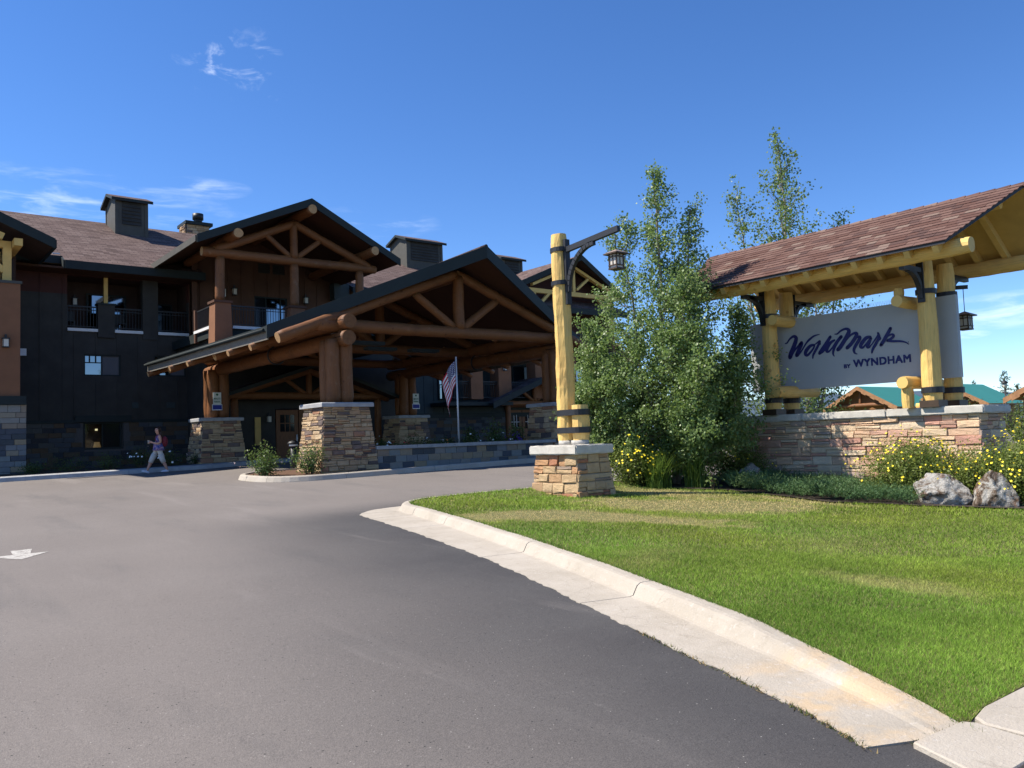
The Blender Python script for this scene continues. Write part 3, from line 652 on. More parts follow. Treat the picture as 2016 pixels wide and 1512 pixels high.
def inside(px, py, poly):
    px = np.asarray(px); py = np.asarray(py); r = np.zeros(px.shape, bool); n = len(poly); j = n - 1
    for i in range(n):
        xi, yi = poly[i]; xj, yj = poly[j]
        c = ((yi > py) != (yj > py)) & (px < (xj - xi) * (py - yi) / (yj - yi + 1e-12) + xi); r ^= c; j = i
    return r
def val_noise(x, y, s, seed):
    r = np.random.default_rng(seed); g = r.random((64, 64)); X = (x / s) % 63; Y = (y / s) % 63; i = X.astype(int); j = Y.astype(int); fx = X - i; fy = Y - j
    fx = fx * fx * (3 - 2 * fx); fy = fy * fy * (3 - 2 * fy)
    return (g[i, j] * (1 - fx) + g[i + 1, j] * fx) * (1 - fy) + (g[i, j + 1] * (1 - fx) + g[i + 1, j + 1] * fx) * fy

# mown grass blades, denser close to the path
def blades(n, x0, x1, y0, y1, h, w, rng, vmin, vmax):
    x = rng.uniform(x0, x1, n); y = rng.uniform(y0, y1, n); v = x * FW.x + y * FW.y; u = x * RT.x + y * RT.y
    keep = inside(x, y, lawn_poly) & ~inside(x, y, [(a + 0.05, b) for a, b in BED]) & (v >= vmin) & (v < vmax) & (np.abs(u) < v * 0.72 + 0.5)
    keep &= ~((x > 10.9) & (x < 11.9) & (y > 11.8) & (y < 13.2))
    return x[keep], y[keep]
rg = np.random.default_rng(3); GX, GY, GH, GWd = [], [], [], []
for n, x0, x1, y0, y1, h, w, v0, v1 in ((430000, 4.2, 8.5, 1.9, 7.5, .034, .0045, 3.0, 6.5), (380000, 4.4, 11, 1.9, 9.5, .036, .0065, 6.5, 9.5), (300000, 5, 16, 1.9, 13.6, .04, .0105, 9.5, 13.5), (170000, 6, 20, 1.9, 13.6, .048, .018, 13.5, 22)):
    x, y = blades(n, x0, x1, y0, y1, h, w, rg, v0, v1); GX.append(x); GY.append(y); GH.append(np.full(len(x), h)); GWd.append(np.full(len(x), w))
gx, gy, gh, gw = map(np.concatenate, (GX, GY, GH, GWd)); N = len(gx)
gz_b = gzv(gx, gy) + lawn_off(gx, gy) - 0.02
big = val_noise(gx, gy, 1.1, 1) * 0.6 + val_noise(gx, gy, 0.33, 2) * 0.4; sm_ = val_noise(gx, gy, 0.14, 4)
def ell(cx, cy, ang, a, b):
    c, s = math.cos(ang), math.sin(ang); X = (gx - cx) * c + (gy - cy) * s; Y = -(gx - cx) * s + (gy - cy) * c
    return np.sqrt((X / a) ** 2 + (Y / b) ** 2)
def patch(cx, cy, ang, a, b, k): return k * np.clip(1.35 - ell(cx, cy, ang, a, b) + (big - 0.5) * 1.1 + (sm_ - 0.5) * 0.5, 0, 1)
a_ = math.atan2(-2.0, 1.6)
dry = np.maximum.reduce([patch(8.5, 9.5, a_, 1.9, 0.62, 1.8), patch(11.85, 9.4, math.atan2(-1.9, 1.5), 1.7, 1.0, 1.7), patch(13.0, 11.2, math.atan2(-2.3, .8), 1.4, 0.8, 0.9), patch(7.4, 3.95, math.atan2(-1.2, .4), 0.6, 0.5, 0.42), patch(6.6, 6.0, 0.4, 0.9, 0.4, 0.18), patch(9.5, 5.6, 0.4, 1.0, 0.5, 0.12), patch(13.95, 9.2, math.atan2(-2.3, -.3), 1.5, 0.3, 0.9)])
dry = np.clip(dry * (0.75 + 0.5 * rg.random(N)) + (rg.random(N) < 0.05) * 0.6, 0, 1)
green = np.stack([0.155 + 0.125 * big, 0.265 + 0.15 * big, 0.032 + 0.025 * big], 1) * rg.uniform(0.6, 1.4, (N, 1))
tan_ = np.array([0.80, 0.61, 0.29]) * rg.uniform(0.7, 1.25, (N, 1))
mott = 0.82 + 0.30 * val_noise(gx + gy * .3, gy, 0.75, 12) + 0.18 * val_noise(gx, gy, 0.21, 13)
green *= mott[:, None]; green[:, 0] *= 0.9 + 0.35 * val_noise(gx, gy, 1.7, 14)
colr = green * (1 - dry[:, None]) + tan_ * dry[:, None]
gh = gh * rg.uniform(0.6, 1.3, N) * (1 - 0.55 * dry); th = rg.uniform(0, 2 * PI, N); lean = rg.normal(0, 0.5, (N, 2)) * gh[:, None]
bx, by = np.cos(th) * gw / 2, np.sin(th) * gw / 2
V = np.empty((N, 3, 3), np.float32)
V[:, 0] = np.stack([gx - bx, gy - by, gz_b], 1); V[:, 1] = np.stack([gx + bx, gy + by, gz_b], 1); V[:, 2] = np.stack([gx + lean[:, 0], gy + lean[:, 1], gz_b + gh], 1)
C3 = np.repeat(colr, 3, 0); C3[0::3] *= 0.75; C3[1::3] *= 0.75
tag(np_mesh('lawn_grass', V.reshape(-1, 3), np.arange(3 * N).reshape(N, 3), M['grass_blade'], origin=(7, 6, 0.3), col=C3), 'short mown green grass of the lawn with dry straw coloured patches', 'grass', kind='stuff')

# longer untrimmed grass leaning over the back of the kerb
ox, oy, od = [], [], []
for i, p in enumerate(kpath):
    if p.x > 11.5: break
    a = kpath[max(i - 1, 0)]; b = kpath[i + 1]; tv = (b - a).normalized(); left = Vector((-tv.y, tv.x, 0)); dens = 26 if p.y < 8 else 12
    for q in range(int(dens * (0.3 + 1.2 * rg.random()))):
        o = p - left * (0.20 + abs(rg.normal(0, .025)) - .012) + tv * rg.uniform(-0.04, 0.04); ox.append(o.x); oy.append(o.y); od.append((left.x, left.y))
ox, oy, od = np.array(ox), np.array(oy), np.array(od); N = len(ox); oz = gzv(ox, oy) + np.where(ox < 9, 0.015 + 0.115 * np.clip((oy - 2.0) / 1.7, 0, 1), 0.13) - .015
hh = rg.uniform(.02, .06, N); th = rg.uniform(0, 6.28, N); ww = np.where(oy < 7, .0028, .005); V = np.empty((N, 3, 3)); ln_ = od * (hh * rg.uniform(-.2, .9, N))[:, None] + rg.normal(0, .012, (N, 2))
V[:, 0] = np.stack([ox - np.cos(th) * ww, oy - np.sin(th) * ww, oz], 1); V[:, 1] = np.stack([ox + np.cos(th) * ww, oy + np.sin(th) * ww, oz], 1); V[:, 2] = np.stack([ox + ln_[:, 0], oy + ln_[:, 1], oz + hh], 1)
cc = np.where(rg.random((N, 1)) < 0.2, [[0.45, 0.36, 0.16]], [[0.15, 0.26, 0.04]]) * rg.uniform(0.6, 1.3, (N, 1))
tag(np_mesh('edge_grass', V.reshape(-1, 3), np.arange(3 * N).reshape(N, 3), M['grass_blade'], origin=(6, 6, 0.2), col=np.repeat(cc, 3, 0)), 'ragged grass fringe along the back of the lawn kerb', 'grass', kind='stuff')
# weeds and dead grass along the asphalt edge of the gutter
ex, ey = [], []
for i, p in enumerate(kpath):
    if p.y > 4.2 or i >= nose_i: continue
    a = kpath[max(i - 1, 0)]; b = kpath[i + 1]; tv = (b - a).normalized(); left = Vector((-tv.y, tv.x, 0)); w = gut(i, p)
    for q in range(int(26 * max(0.12, rg.random() ** 2))):
        o = p + left * (w + rg.uniform(-0.005, 0.03)) + tv * rg.uniform(-0.06, 0.06); ex.append(o.x); ey.append(o.y)
for q in range(160): ex.append(rg.uniform(4.40, 4.46)); ey.append(rg.uniform(0.9, 2.0))
for q in range(420):
    s = rg.random(); ex.append(4.0 + 0.5 * s + rg.normal(0, .012)); ey.append(2.0 + rg.normal(0, .015))
ex, ey = np.array(ex), np.array(ey); N = len(ex); ez = gzv(ex, ey)
hh = rg.uniform(0.008, 0.032, N); th = rg.uniform(0, 6.28, N); V = np.empty((N, 3, 3)); ww = 0.004
V[:, 0] = np.stack([ex - np.cos(th) * ww, ey - np.sin(th) * ww, ez], 1); V[:, 1] = np.stack([ex + np.cos(th) * ww, ey + np.sin(th) * ww, ez], 1)
V[:, 2] = np.stack([ex + rg.normal(0, .02, N), ey + rg.normal(0, .02, N), ez + hh], 1)
cc = np.where(rg.random((N, 1)) < 0.5, [[0.10, 0.13, 0.03]], [[0.30, 0.22, 0.10]]) * rg.uniform(0.6, 1.2, (N, 1))
tag(np_mesh('gutter_weeds', V.reshape(-1, 3), np.arange(3 * N).reshape(N, 3), M['grass_blade'], origin=(4.2, 2.5, 0.1), col=np.repeat(cc, 3, 0)), 'thin weeds growing in the joint between asphalt and concrete gutter', 'weeds', kind='stuff')

# painted arrow on the road
ar = empty('road_arrow', (1.8, 13.1, gz(1.8, 13.1))); tag(ar, kind='structure')
for pts in ([(1.70, 13.14), (1.90, 13.09), (1.99, 13.58), (1.73, 13.60)], [(1.42, 13.16), (1.72, 12.58), (2.12, 13.07)]):
    mb = MB(); mb.add([(x, y, gz(x, y) + 0.004) for x, y in pts], [tuple(range(len(pts)))]); mb.build('paint_mark', M['road_paint'], ar)

# island kerb with planting round the portico's outer piers
IP = [(9.05, 24.1), (9.12, 23.2), (9.45, 22.5), (10.1, 22.1), (11.2, 21.95), (13, 21.95), (16, 21.95), (20, 21.95), (24.5, 21.95), (25.6, 22.6), (25.9, 24), (25.6, 25.5), (24.5, 26.2), (20, 26.25), (15, 26.25), (11.5, 26.25), (10.2, 26.1), (9.4, 25.4), (9.1, 24.8)]
ipath = smooth_path(IP, 0.2, True)
ik = empty('island_kerb', (9.05, 24.1, gz(9, 24))); tag(ik, kind='structure')
iarc = 0
for a, b in zip(ipath[:-1], ipath[1:]): iarc += (b - a).length
sweep_kerb('island_kerb', ik, ipath, lambda i, p: [(-0.02, -0.05), (-0.02, 0.01), (0.03, 0.13), (0.06, 0.155), (0.17, 0.16), (0.17, -0.05)], 'concrete', True, breaks=[1.3, 3.6, 6.6, 9.6, 12.6, 15.6, 18.6, 25, 30])
tag(polygon_mesh('island_mulch', [(p.x + (17 - p.x) * 0.012, p.y + (24.1 - p.y) * 0.06) for p in ipath[::3]], lambda x, y: gz(x, y) + 0.12, 'mulch'), kind='structure')
# kerb and bed in front of the hotel
BP = [(-14, 33.6), (0, 33.35), (4, 33.2), (9, 32.95), (11, 33.1), (12.6, 33.6), (14, 33.9), (20, 34.0), (30, 34.0), (45, 34.0)]
bpath = smooth_path(BP, 0.4); bk = empty('hotel_kerb', (4, 33.2, gz(4, 33))); tag(bk, kind='structure')
sweep_kerb('hotel_kerb', bk, bpath, lambda i, p: [(-0.16, -0.05), (-0.16, 0.01), (-0.10, 0.14), (-0.05, 0.155), (0.55, 0.16), (0.55, -0.05)], 'concrete_grey', breaks=[8, 13, 17.2, 19.5, 22, 25, 28, 32, 36, 40])
tag(polygon_mesh('hotel_bed', [(p.x, p.y + 0.3) for p in bpath] + [(45, 46), (-14, 46)], lambda x, y: gz(x, y) + 0.13, 'soil'), kind='structure')
# ------------------------------------------------------------------ hotel building
HY = 37.5
hotel = empty('hotel_building', (8.0, HY, gz(8, 37)))
tag(hotel, 'large dark lodge style hotel with brown shingle roofs and log gables', 'building')
def wall(name, x0, x1, z0, z1, y, th, holes, mat, parent=hotel):
    xs = sorted({x0, x1, *[h[0] for h in holes], *[h[1] for h in holes]}); zs = sorted({z0, z1, *[h[2] for h in holes], *[h[3] for h in holes]})
    xs = [x for x in xs if x0 <= x <= x1]; zs = [z for z in zs if z0 <= z <= z1]; mb = MB()
    for a, b in zip(xs[:-1], xs[1:]):
        for c, d in zip(zs[:-1], zs[1:]):
            mx, mz = (a + b) / 2, (c + d) / 2
            if not any(h[0] < mx < h[1] and h[2] < mz < h[3] for h in holes): mb.box(a, b, y, y + th, c, d)
    return mb.build(name, M[mat], parent)
def window(x0, x1, z0, z1, y, panes, parent=hotel, fw=0.06, fmat='dark_trim', name='window', cols=None):
    """panes: list of (fx0, fx1, fz0, fz1, material) in fractions of the opening"""
    mb = MB(); mb.box(x0, x1, y - 0.02, y + 0.10, z0, z0 + fw); mb.box(x0, x1, y - 0.02, y + 0.10, z1 - fw, z1); mb.box(x0, x0 + fw, y - 0.02, y + 0.10, z0 + fw, z1 - fw); mb.box(x1 - fw, x1, y - 0.02, y + 0.10, z0 + fw, z1 - fw)
    W, H = x1 - x0, z1 - z0
    for a, b, c, d, m in panes:
        if b < 0.97: mb.box(x0 + W * b - 0.02, x0 + W * b + 0.02, y, y + 0.08, z0 + H * c + 0.02, z0 + H * d - 0.02)
        if d < 0.97: mb.box(x0 + W * a + 0.02, x0 + W * b - 0.02, y + 0.002, y + 0.078, z0 + H * d - 0.018, z0 + H * d + 0.018)
    w = mb.build(name, M[fmat], parent)
    for a, b, c, d, m in panes:
        p = MB(); p.box(x0 + W * a + 0.015, x0 + W * b - 0.015, y + 0.05, y + 0.06, z0 + H * c + 0.015, z0 + H * d - 0.015); p.build('pane', M[m], w)
    return w
def railing(x0, x1, y, z0, z1, parent=hotel, axis='x', x_at=None):
    mb = MB(); n = int(abs(x1 - x0) / 0.115)
    if axis == 'x':
        mb.box(x0, x1, y - 0.025, y + 0.025, z1 - 0.05, z1); mb.box(x0, x1, y - 0.02, y + 0.02, z0 + 0.08, z0 + 0.11); mb.box(x0, x1, y - 0.02, y + 0.02, z1 - 0.17, z1 - 0.145)
        for i in range(n + 1): xx = x0 + (x1 - x0) * i / n; mb.box(xx - 0.009, xx + 0.009, y - 0.009, y + 0.009, z0 + 0.1, z1 - 0.05)
    else:
        mb.box(y - 0.025, y + 0.025, x0, x1, z1 - 0.05, z1); mb.box(y - 0.02, y + 0.02, x0, x1, z0 + 0.08, z0 + 0.11)
        for i in range(n + 1): xx = x0 + (x1 - x0) * i / n; mb.box(y - 0.009, y + 0.009, xx - 0.009, xx + 0.009, z0 + 0.1, z1 - 0.05)
    return mb.build('railing', M['black_iron'], parent)
def part(name, mat, *boxes, parent=hotel):
    mb = MB()
    for b in boxes: mb.box(*b)
    return mb.build(name, M[mat], parent)
def batten_row(x0, x1, step, y, z0, z1, mat, parent=hotel, holes=()):
    n = int((x1 - x0) / step); me = None
    for i in range(n + 1):
        x = x0 + step * i
        zs = [(z0, z1)]
        for h in holes:
            if h[0] - 0.05 < x < h[1] + 0.05: zs = [q for (a, b) in zs for q in ((a, min(b, h[2])), (max(a, h[3]), b)) if q[1] - q[0] > 0.1]
        for a, b in zs: part('batten', mat, (x - 0.035, x + 0.035, y - 0.028, y, a, b), parent=parent)

# left facade ---------------------------------------------------------------------------------
w1 = (7.35, 8.79, 1.83, 2.92); w2 = (7.35, 8.77, 4.85, 5.75); w3 = (10.1, 11.45, 4.88, 5.78); balc = (6.74, 11.56, 6.8, 9.0)
LW = wall('wall', 4.6, 11.7, 0.7, 8.2, HY, 0.3, [w1, w2, w3, balc], 'siding_dark')
wall('wall', 4.6, 11.7, 8.2, 9.4, HY, 0.3, [balc], 'siding_maroon')
batten_row(4.95, 6.6, 0.82, HY, 2.95, 8.2, 'siding_dark'); batten_row(4.95, 6.6, 0.82, HY, 8.2, 9.3, 'siding_maroon')
batten_row(7.0, 11.5, 0.82, HY, 2.95, 6.6, 'siding_dark', holes=[w2, w3])
base = part('stone_base', 'mortar_dark', (4.6, 7.3, HY - 0.06, HY, 0.7, 2.9), (7.3, 8.84, HY - 0.06, HY, 0.7, 1.8), (8.84, 11.9, HY - 0.06, HY, 0.7, 2.9))
stone_face(base, (4.9, HY - 0.06, 0.95), (11.9, HY - 0.06, 0.95), (4.9, HY - 0.06, 2.9), (11.9, HY - 0.06, 2.9), (0, -1, 0), 'facade_block', (0.195, 0.195), (0.36, 0.62), 0.04, 0.012, 3, 'smooth', 'block', 0.008, True, holes=[(7.2, 8.95, 1.78, 3.0)])
part('string_course', 'dark_trim', (4.6, 7.0, HY - 0.14, HY, 2.9, 3.02), (9.15, 11.9, HY - 0.14, HY, 2.9, 3.02))
part('window_lintel', 'dark_trim', (7.0, 9.15, HY - 0.16, HY, 2.93, 3.2))
P3 = [(0, .165, .62, 1, 'glass'), (.165, .33, .62, 1, 'glass'), (.33, .49, .62, 1, 'glass'), (0, .49, 0, .62, 'glass'), (.49, 1, 0, 1, 'screen')]
window(*w1, HY + 0.1, [(0, .5, 0, 1, 'clear_glass'), (.5, 1, 0, 1, 'dark_glass')])
# warm lamp standing inside the ground floor window
lampi = MB(); lampi.tube([(7.95, HY + 0.55, 1.86), (7.95, HY + 0.55, 2.12)], [0.16, 0.10], 12); lampi.build('table_lamp_shade', M['lamp_shade'], hotel); lampi = MB(); lampi.tube([(7.98, HY + 0.8, 2.60), (7.98, HY + 0.8, 2.68)], [0.05, 0.05], 10); lampi.build('ceiling_lamp', M['lit_bulb'], hotel)
window(*w2, HY + 0.06, P3); window(*w3, HY + 0.06, P3)
# recessed balconies on the top floor
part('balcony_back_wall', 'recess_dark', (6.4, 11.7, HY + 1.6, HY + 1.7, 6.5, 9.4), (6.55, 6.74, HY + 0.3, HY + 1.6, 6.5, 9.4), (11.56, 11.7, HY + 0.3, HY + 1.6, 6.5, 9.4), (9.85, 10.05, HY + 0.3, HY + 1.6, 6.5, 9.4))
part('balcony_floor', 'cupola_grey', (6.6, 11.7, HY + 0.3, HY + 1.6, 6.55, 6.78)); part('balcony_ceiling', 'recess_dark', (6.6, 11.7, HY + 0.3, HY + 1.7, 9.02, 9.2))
part('balcony_pier', 'siding_dark', (7.87, 8.52, HY - 0.12, HY + 0.28, 6.45, 7.82)); part('pier_cap', 'dark_trim', (7.83, 8.56, HY - 0.16, HY + 0.32, 7.82, 7.9))
part('balcony_post', 'yellow_wood', (8.12, 8.27, HY - 0.02, HY + 0.13, 7.9, 9.0)); part('wall_pier', 'siding_dark', (9.64, 10.27, HY - 0.06, HY + 0.3, 6.45, 9.02))
for a, b in ((6.74, 7.87), (8.52, 9.64), (10.27, 11.56)):
    part('balcony_sill', 'white_trim', (a, b, HY - 0.10, HY + 0.2, 6.68, 6.80)); railing(a + 0.02, b - 0.02, HY + 0.05, 6.8, 7.75)
window(7.75, 9.35, 6.8, 8.55, HY + 1.5, [(0, .5, 0, 1, 'glass'), (.5, 1, 0, 1, 'glass')], name='sliding_door'); window(10.5, 11.3, 6.8, 8.3, HY + 1.5, [(0, 1, 0, 1, 'dark_glass')], name='balcony_door')
CHAIRS = []
for cx in (8.95, 6.95):   # balcony chairs seen through the rails
    ch = MB(); ch.box(cx - .22, cx + .22, HY + .7, HY + 1.1, 7.18, 7.22); ch.box(cx - .22, cx + .22, HY + 1.08, HY + 1.13, 7.22, 7.65)
    for q in (-.2, .2):
        for r in (.72, 1.08): ch.box(cx + q - .02, cx + q + .02, HY + r - .02, HY + r + .02, 6.78, 7.18)
    co = ch.build('balcony_chair', M['black_iron']); CHAIRS.append(co); tag(co, 'black balcony chair behind the railing beside the grey balcony pier' if cx > 8 else 'black balcony chair at the far left end of the recessed balcony', 'chair', 'chairs on the hotel balcony')
part('utility_box', 'white_trim', (4.97, 5.28, HY - 0.1, HY, 5.60, 5.88)); part('wall_vent', 'siding_slate', (10.6, 10.95, HY - 0.05, HY, 3.5, 3.75)); part('wall_vent', 'siding_slate', (9.2, 9.45, HY - 0.05, HY, 3.5, 3.75))
def wall_lamp(x, y, z, parent=hotel):
    mb = MB(); mb.box(x - 0.09, x + 0.09, y - 0.17, y - 0.03, z - 0.13, z + 0.13, 1); mb.box(x - 0.12, x + 0.12, y - 0.2, y, z + 0.13, z + 0.17); mb.box(x - 0.10, x + 0.10, y - 0.18, y - 0.02, z - 0.16, z - 0.13); mb.box(x - 0.03, x + 0.03, y - 0.1, y, z + 0.17, z + 0.30)
    for dx in (-.09, .075):
        for dy in (-.175, -.04): mb.box(x + dx, x + dx + .015, y + dy, y + dy + .015, z - .13, z + .13)
    return mb.build('wall_lamp', [M['black_iron'], M['frosted']], parent)
wall_lamp(7.3, HY + 1.6, 8.15)
# body behind, so nothing shows through
part('inner_core', 'recess_dark', (4.7, 11.6, HY + 1.75, HY + 9, 0.7, 9.3), (4.7, 11.6, HY + 0.9, HY + 1.7, 0.7, 6.5), (11.8, 38, HY + 0.8, HY + 9, 0.7, 9.0))

# main roof -----------------------------------------------------------------------------------
RY, RZ, EY, EZ = 44.5, 13.15, 36.35, 9.36
XR = 38.6; ym = 38.2; zm = EZ + (RZ - EZ) * (ym - EY) / (RY - EY)
mb = MB(); slab(mb, [(6.45, EY, EZ), (11.9, EY, EZ), (11.9, RY, RZ), (6.45, RY, RZ)], 0.22); slab(mb, [(11.9, ym, zm), (19.1, ym, zm), (19.1, RY, RZ), (11.9, RY, RZ)], 0.22); slab(mb, [(19.1, EY, EZ), (XR, EY, EZ), (XR, RY, RZ), (19.1, RY, RZ)], 0.22); slab(mb, [(-8, 36.9, EZ + 0.255), (6.45, 36.9, EZ + 0.255), (6.45, RY, RZ), (-8, RY, RZ)], 0.22)
slab(mb, [(-8, RY, RZ), (XR, RY, RZ), (XR, 52.5, 9.4), (-8, 52.5, 9.4)], 0.22)
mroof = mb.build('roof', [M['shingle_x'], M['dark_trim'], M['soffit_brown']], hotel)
fascia('fascia', (6.45, EY - 0.002, EZ), (11.95, EY - 0.002, EZ), 0.34, 0.06, (0, -1, 0), hotel); fascia('fascia', (19.1, EY - 0.002, EZ), (38.6, EY - 0.002, EZ), 0.34, 0.06, (0, -1, 0), hotel)
fascia('fascia', (-8, 36.898, EZ + 0.255), (6.45, 36.898, EZ + 0.255), 0.32, 0.06, (0, -1, 0), hotel); fascia('fascia', (6.448, EY, EZ), (6.448, 37.5, EZ + 0.5), 0.34, 0.05, (-1, 0, 0), hotel)
part('eave_soffit', 'soffit_brown', (4.6, 11.9, EY + 0.05, HY, 9.02, 9.1)); part('roof_vent_pipe', 'white_trim', (6.15, 6.42, 37.2, 37.24, 9.72, 9.80))
def cupola(x0, x1, yc, zb, parent=mroof):
    d = 0.95; z1 = zb + 1.6; mb = MB(); mb.box(x0, x1, yc - d, yc + d, zb - 1.0, z1)
    for x in (x0 - .03, x1 - .13):
        for yy in (yc - d - .03, yc + d - .10): mb.box(x, x + .16, yy, yy + .13, zb - 1.0, z1 + .001)
    mb.add([(x0, yc - d, z1), (x0, yc + d, z1), (x0, yc, z1 + .3), (x1, yc - d, z1), (x1, yc + d, z1), (x1, yc, z1 + .3)], [(0, 2, 1), (3, 4, 5)])
    o = mb.build('cupola', M['cupola_grey'], hotel)
    lv = MB(); lv.box(x0 + .28, x1 - .28, yc - d - .012, yc - d - .002, zb + .3, z1 - .1)
    for k in range(7): z = zb + .36 + k * (z1 - .1 - zb - .3) / 7; lv.add([(x0 + .3, yc - d - .06, z - .06), (x1 - .3, yc - d - .06, z - .06), (x1 - .3, yc - d - .015, z + .05), (x0 + .3, yc - d - .015, z + .05)], [(0, 1, 2, 3)])
    fr = MB()
    lv.build('louver', M['siding_dark'], o)
    rf = MB(); ov = .22
    for s in (-1, 1):
        a = [(x0 - ov, yc + s * (d + ov), z1 - .06), (x1 + ov, yc + s * (d + ov), z1 - .06), (x1 + ov, yc, z1 + .36), (x0 - ov, yc, z1 + .36)]
        slab(rf, a if s < 0 else a[::-1], 0.14)
    rf.build('cupola_roof', [M['shingle_x'], M['dark_trim'], M['dark_trim']], o)
    return o
cupola(9.7, 11.15, 43.3, 12.35); cupola(25.95, 28.5, 43.3, 12.35); cupola(33.2, 34.9, 43.3, 12.0)
# stone chimney behind the ridge
chim = part('chimney', 'mortar', (13.95, 15.15, 45.3, 46.4, 11.5, 13.85)); stone_face(chim, (13.85, 45.3, 12.2), (15.25, 45.3, 12.2), (14.0, 45.3, 13.85), (15.1, 45.3, 13.85), (0, -1, 0), 'pier_stone', (.12, .2), (.25, .55), .06, .015, 5)
stone_face(chim, (13.9, 46.4, 12.2), (13.9, 45.3, 12.2), (13.9, 46.4, 13.85), (13.9, 45.3, 13.85), (-1, 0, 0), 'pier_stone', (.12, .2), (.25, .55), .06, .015, 6)
part('chimney_cap', 'dark_trim', (13.82, 15.28, 45.1, 46.6, 13.85, 14.02)); mb = MB(); mb.tube([(14.7, 45.8, 14.15), (14.7, 45.8, 14.3)], .22, 14); mb.tube([(14.7, 45.8, 14.3), (14.7, 45.8, 14.62)], .29, 14); mb.build('flue', M['black_iron'], hotel)

HOTEL_A = set(o.name for o in hotel.children)
# gabled log bay with deck -----------------------------------------------------------------------
BYW = 37.0
door_h = (14.4, 16.0, 6.85, 8.65); v1 = (14.6, 15.18, 9.75, 10.32); v2 = (15.3, 15.9, 9.75, 10.32)
wall('bay_wall', 11.6, 19.4, 6.75, 10.2, BYW, 0.3, [door_h, v1, v2], 'siding_brown')
mb = MB(); mb.add([(11.6, BYW, 10.2), (19.4, BYW, 10.2), (19.4, BYW, 10.6), (15.5, BYW, 12.2), (11.6, BYW, 10.6)], [(0, 1, 2, 3, 4)]); mb.build('gable_wall', M['siding_brown'], hotel)
batten_row(11.95, 19.3, 0.62, BYW, 6.8, 10.4, 'siding_brown', holes=[door_h, v1, v2])
wall('ground_floor_wall', 12.5, 22.5, 0.7, 6.75, BYW + 0.6, 0.3, [(15.55, 17.9, 0.7, 3.45)], 'siding_dark'); part('bay_side_wall', 'siding_brown', (11.6, 11.68, BYW - 0.2, BYW + 1.2, 6.2, 10.4)); part('ground_floor_side', 'siding_dark', (12.5, 12.58, BYW + 0.6, BYW + 5, 0.7, 6.7))
for z0, z1 in ((2.9, 6.5), (6.75, 10.1)): part('corner_board', 'siding_brown', (11.5, 11.72, BYW - 0.26, BYW - 0.2, z0, z1))
for h in (v1, v2):
    lv = MB(); lv.box(h[0], h[1], BYW + .06, BYW + .09, h[2], h[3])
    for k in range(6): z = h[2] + .05 + k * .09; lv.add([(h[0], BYW, z), (h[1], BYW, z), (h[1], BYW + .05, z + .07), (h[0], BYW + .05, z + .07)], [(0, 1, 2, 3)])
    lv.build('louver', M['siding_dark'], hotel)
window(*door_h, BYW + 0.05, [(0, .36, 0, 1, 'dark_glass'), (.36, .8, 0, 1, 'glass'), (.8, 1, 0, 1, 'glass')], name='sliding_door')
wall_lamp(13.45, BYW, 8.75); wall_lamp(16.9, BYW, 8.6); part('notice_box', 'white_trim', (12.75, 13.05, BYW - .08, BYW, 8.5, 8.85)); part('heater_unit', 'siding_slate', (18.2, 19.0, BYW - .5, BYW, 8.7, 9.5))
HOTEL_A2 = set(o.name for o in hotel.children if not o.name.startswith(('ground_floor',)))
part('deck', 'dark_trim', (11.7, 19.4, 34.55, 40.4, 6.35, 6.74)); part('deck_underside', 'siding_dark', (11.9, 19.4, 34.7, 40.4, 5.9, 6.35))
def tapered(name, x0, x1, y0, y1, z0, z1, t, mat, parent=hotel):
    mb = MB(); mb.hexa([(x0 - t, y0 - t, z0), (x1 + t, y0 - t, z0), (x1 + t, y1 + t, z0), (x0 - t, y1 + t, z0)], [(x0, y0, z1), (x1, y0, z1), (x1, y1, z1), (x0, y1, z1)]); return mb.build(name, M[mat], parent)
for xc in (11.95, 15.25, 18.5):
    pr = tapered('deck_pier', xc - .33, xc + .33, 34.15, 34.85, 5.5 if xc < 13 else 6.35, 7.72, 0.06 if xc < 13 else .03, 'stucco_brown'); part('pier_cap', 'siding_brown', (xc - .39, xc + .39, 34.09, 34.91, 7.72, 7.82))
    log('log_post', (xc, 34.5, 7.82), (xc + .02, 34.5, 9.72), .2, .19, parent=hotel)
part('deck_sill', 'white_trim', (12.45, 14.85, 34.42, 34.6, 6.70, 6.82), (15.8, 18.05, 34.42, 34.6, 6.70, 6.82), (11.6, 11.72, 34.9, 36.9, 6.70, 6.82))
railing(12.35, 14.85, 34.5, 6.8, 7.7); railing(15.65, 18.1, 34.5, 6.8, 7.7); railing(34.95, 36.9, 11.72, 6.8, 7.7, axis='y'); part('rail_post', 'siding_brown', (11.62, 11.8, 36.75, 36.93, 6.3, 7.75))
log('tie_beam', (11.2, 34.5, 9.88), (19.35, 34.5, 9.9), .21, .2, parent=hotel)
log('rafter', (11.75, 34.5, 10.0), (15.4, 34.5, 11.62), .19, .17, parent=hotel); log('rafter', (19.0, 34.5, 10.0), (15.2, 34.5, 11.62), .19, .17, parent=hotel)
log('king_post', (15.25, 34.46, 9.98), (15.25, 34.46, 11.6), .18, .16, parent=hotel); log('brace', (15.1, 34.5, 10.05), (13.95, 34.5, 10.95), .12, parent=hotel); log('brace', (15.4, 34.5, 10.05), (16.55, 34.5, 10.95), .12, parent=hotel)
PK = (15.5, 33.1, 12.38); GL = (10.75, 33.7, 10.33); GR = (20.25, 33.7, 10.33)
for (x, z, y0) in ((12.35, 10.55, 33.35), (15.5, 11.92, 32.95), (18.75, 10.52, 33.35)): log('purlin', (x, y0, z), (x, 40.2, z), .22, .2, parent=hotel)
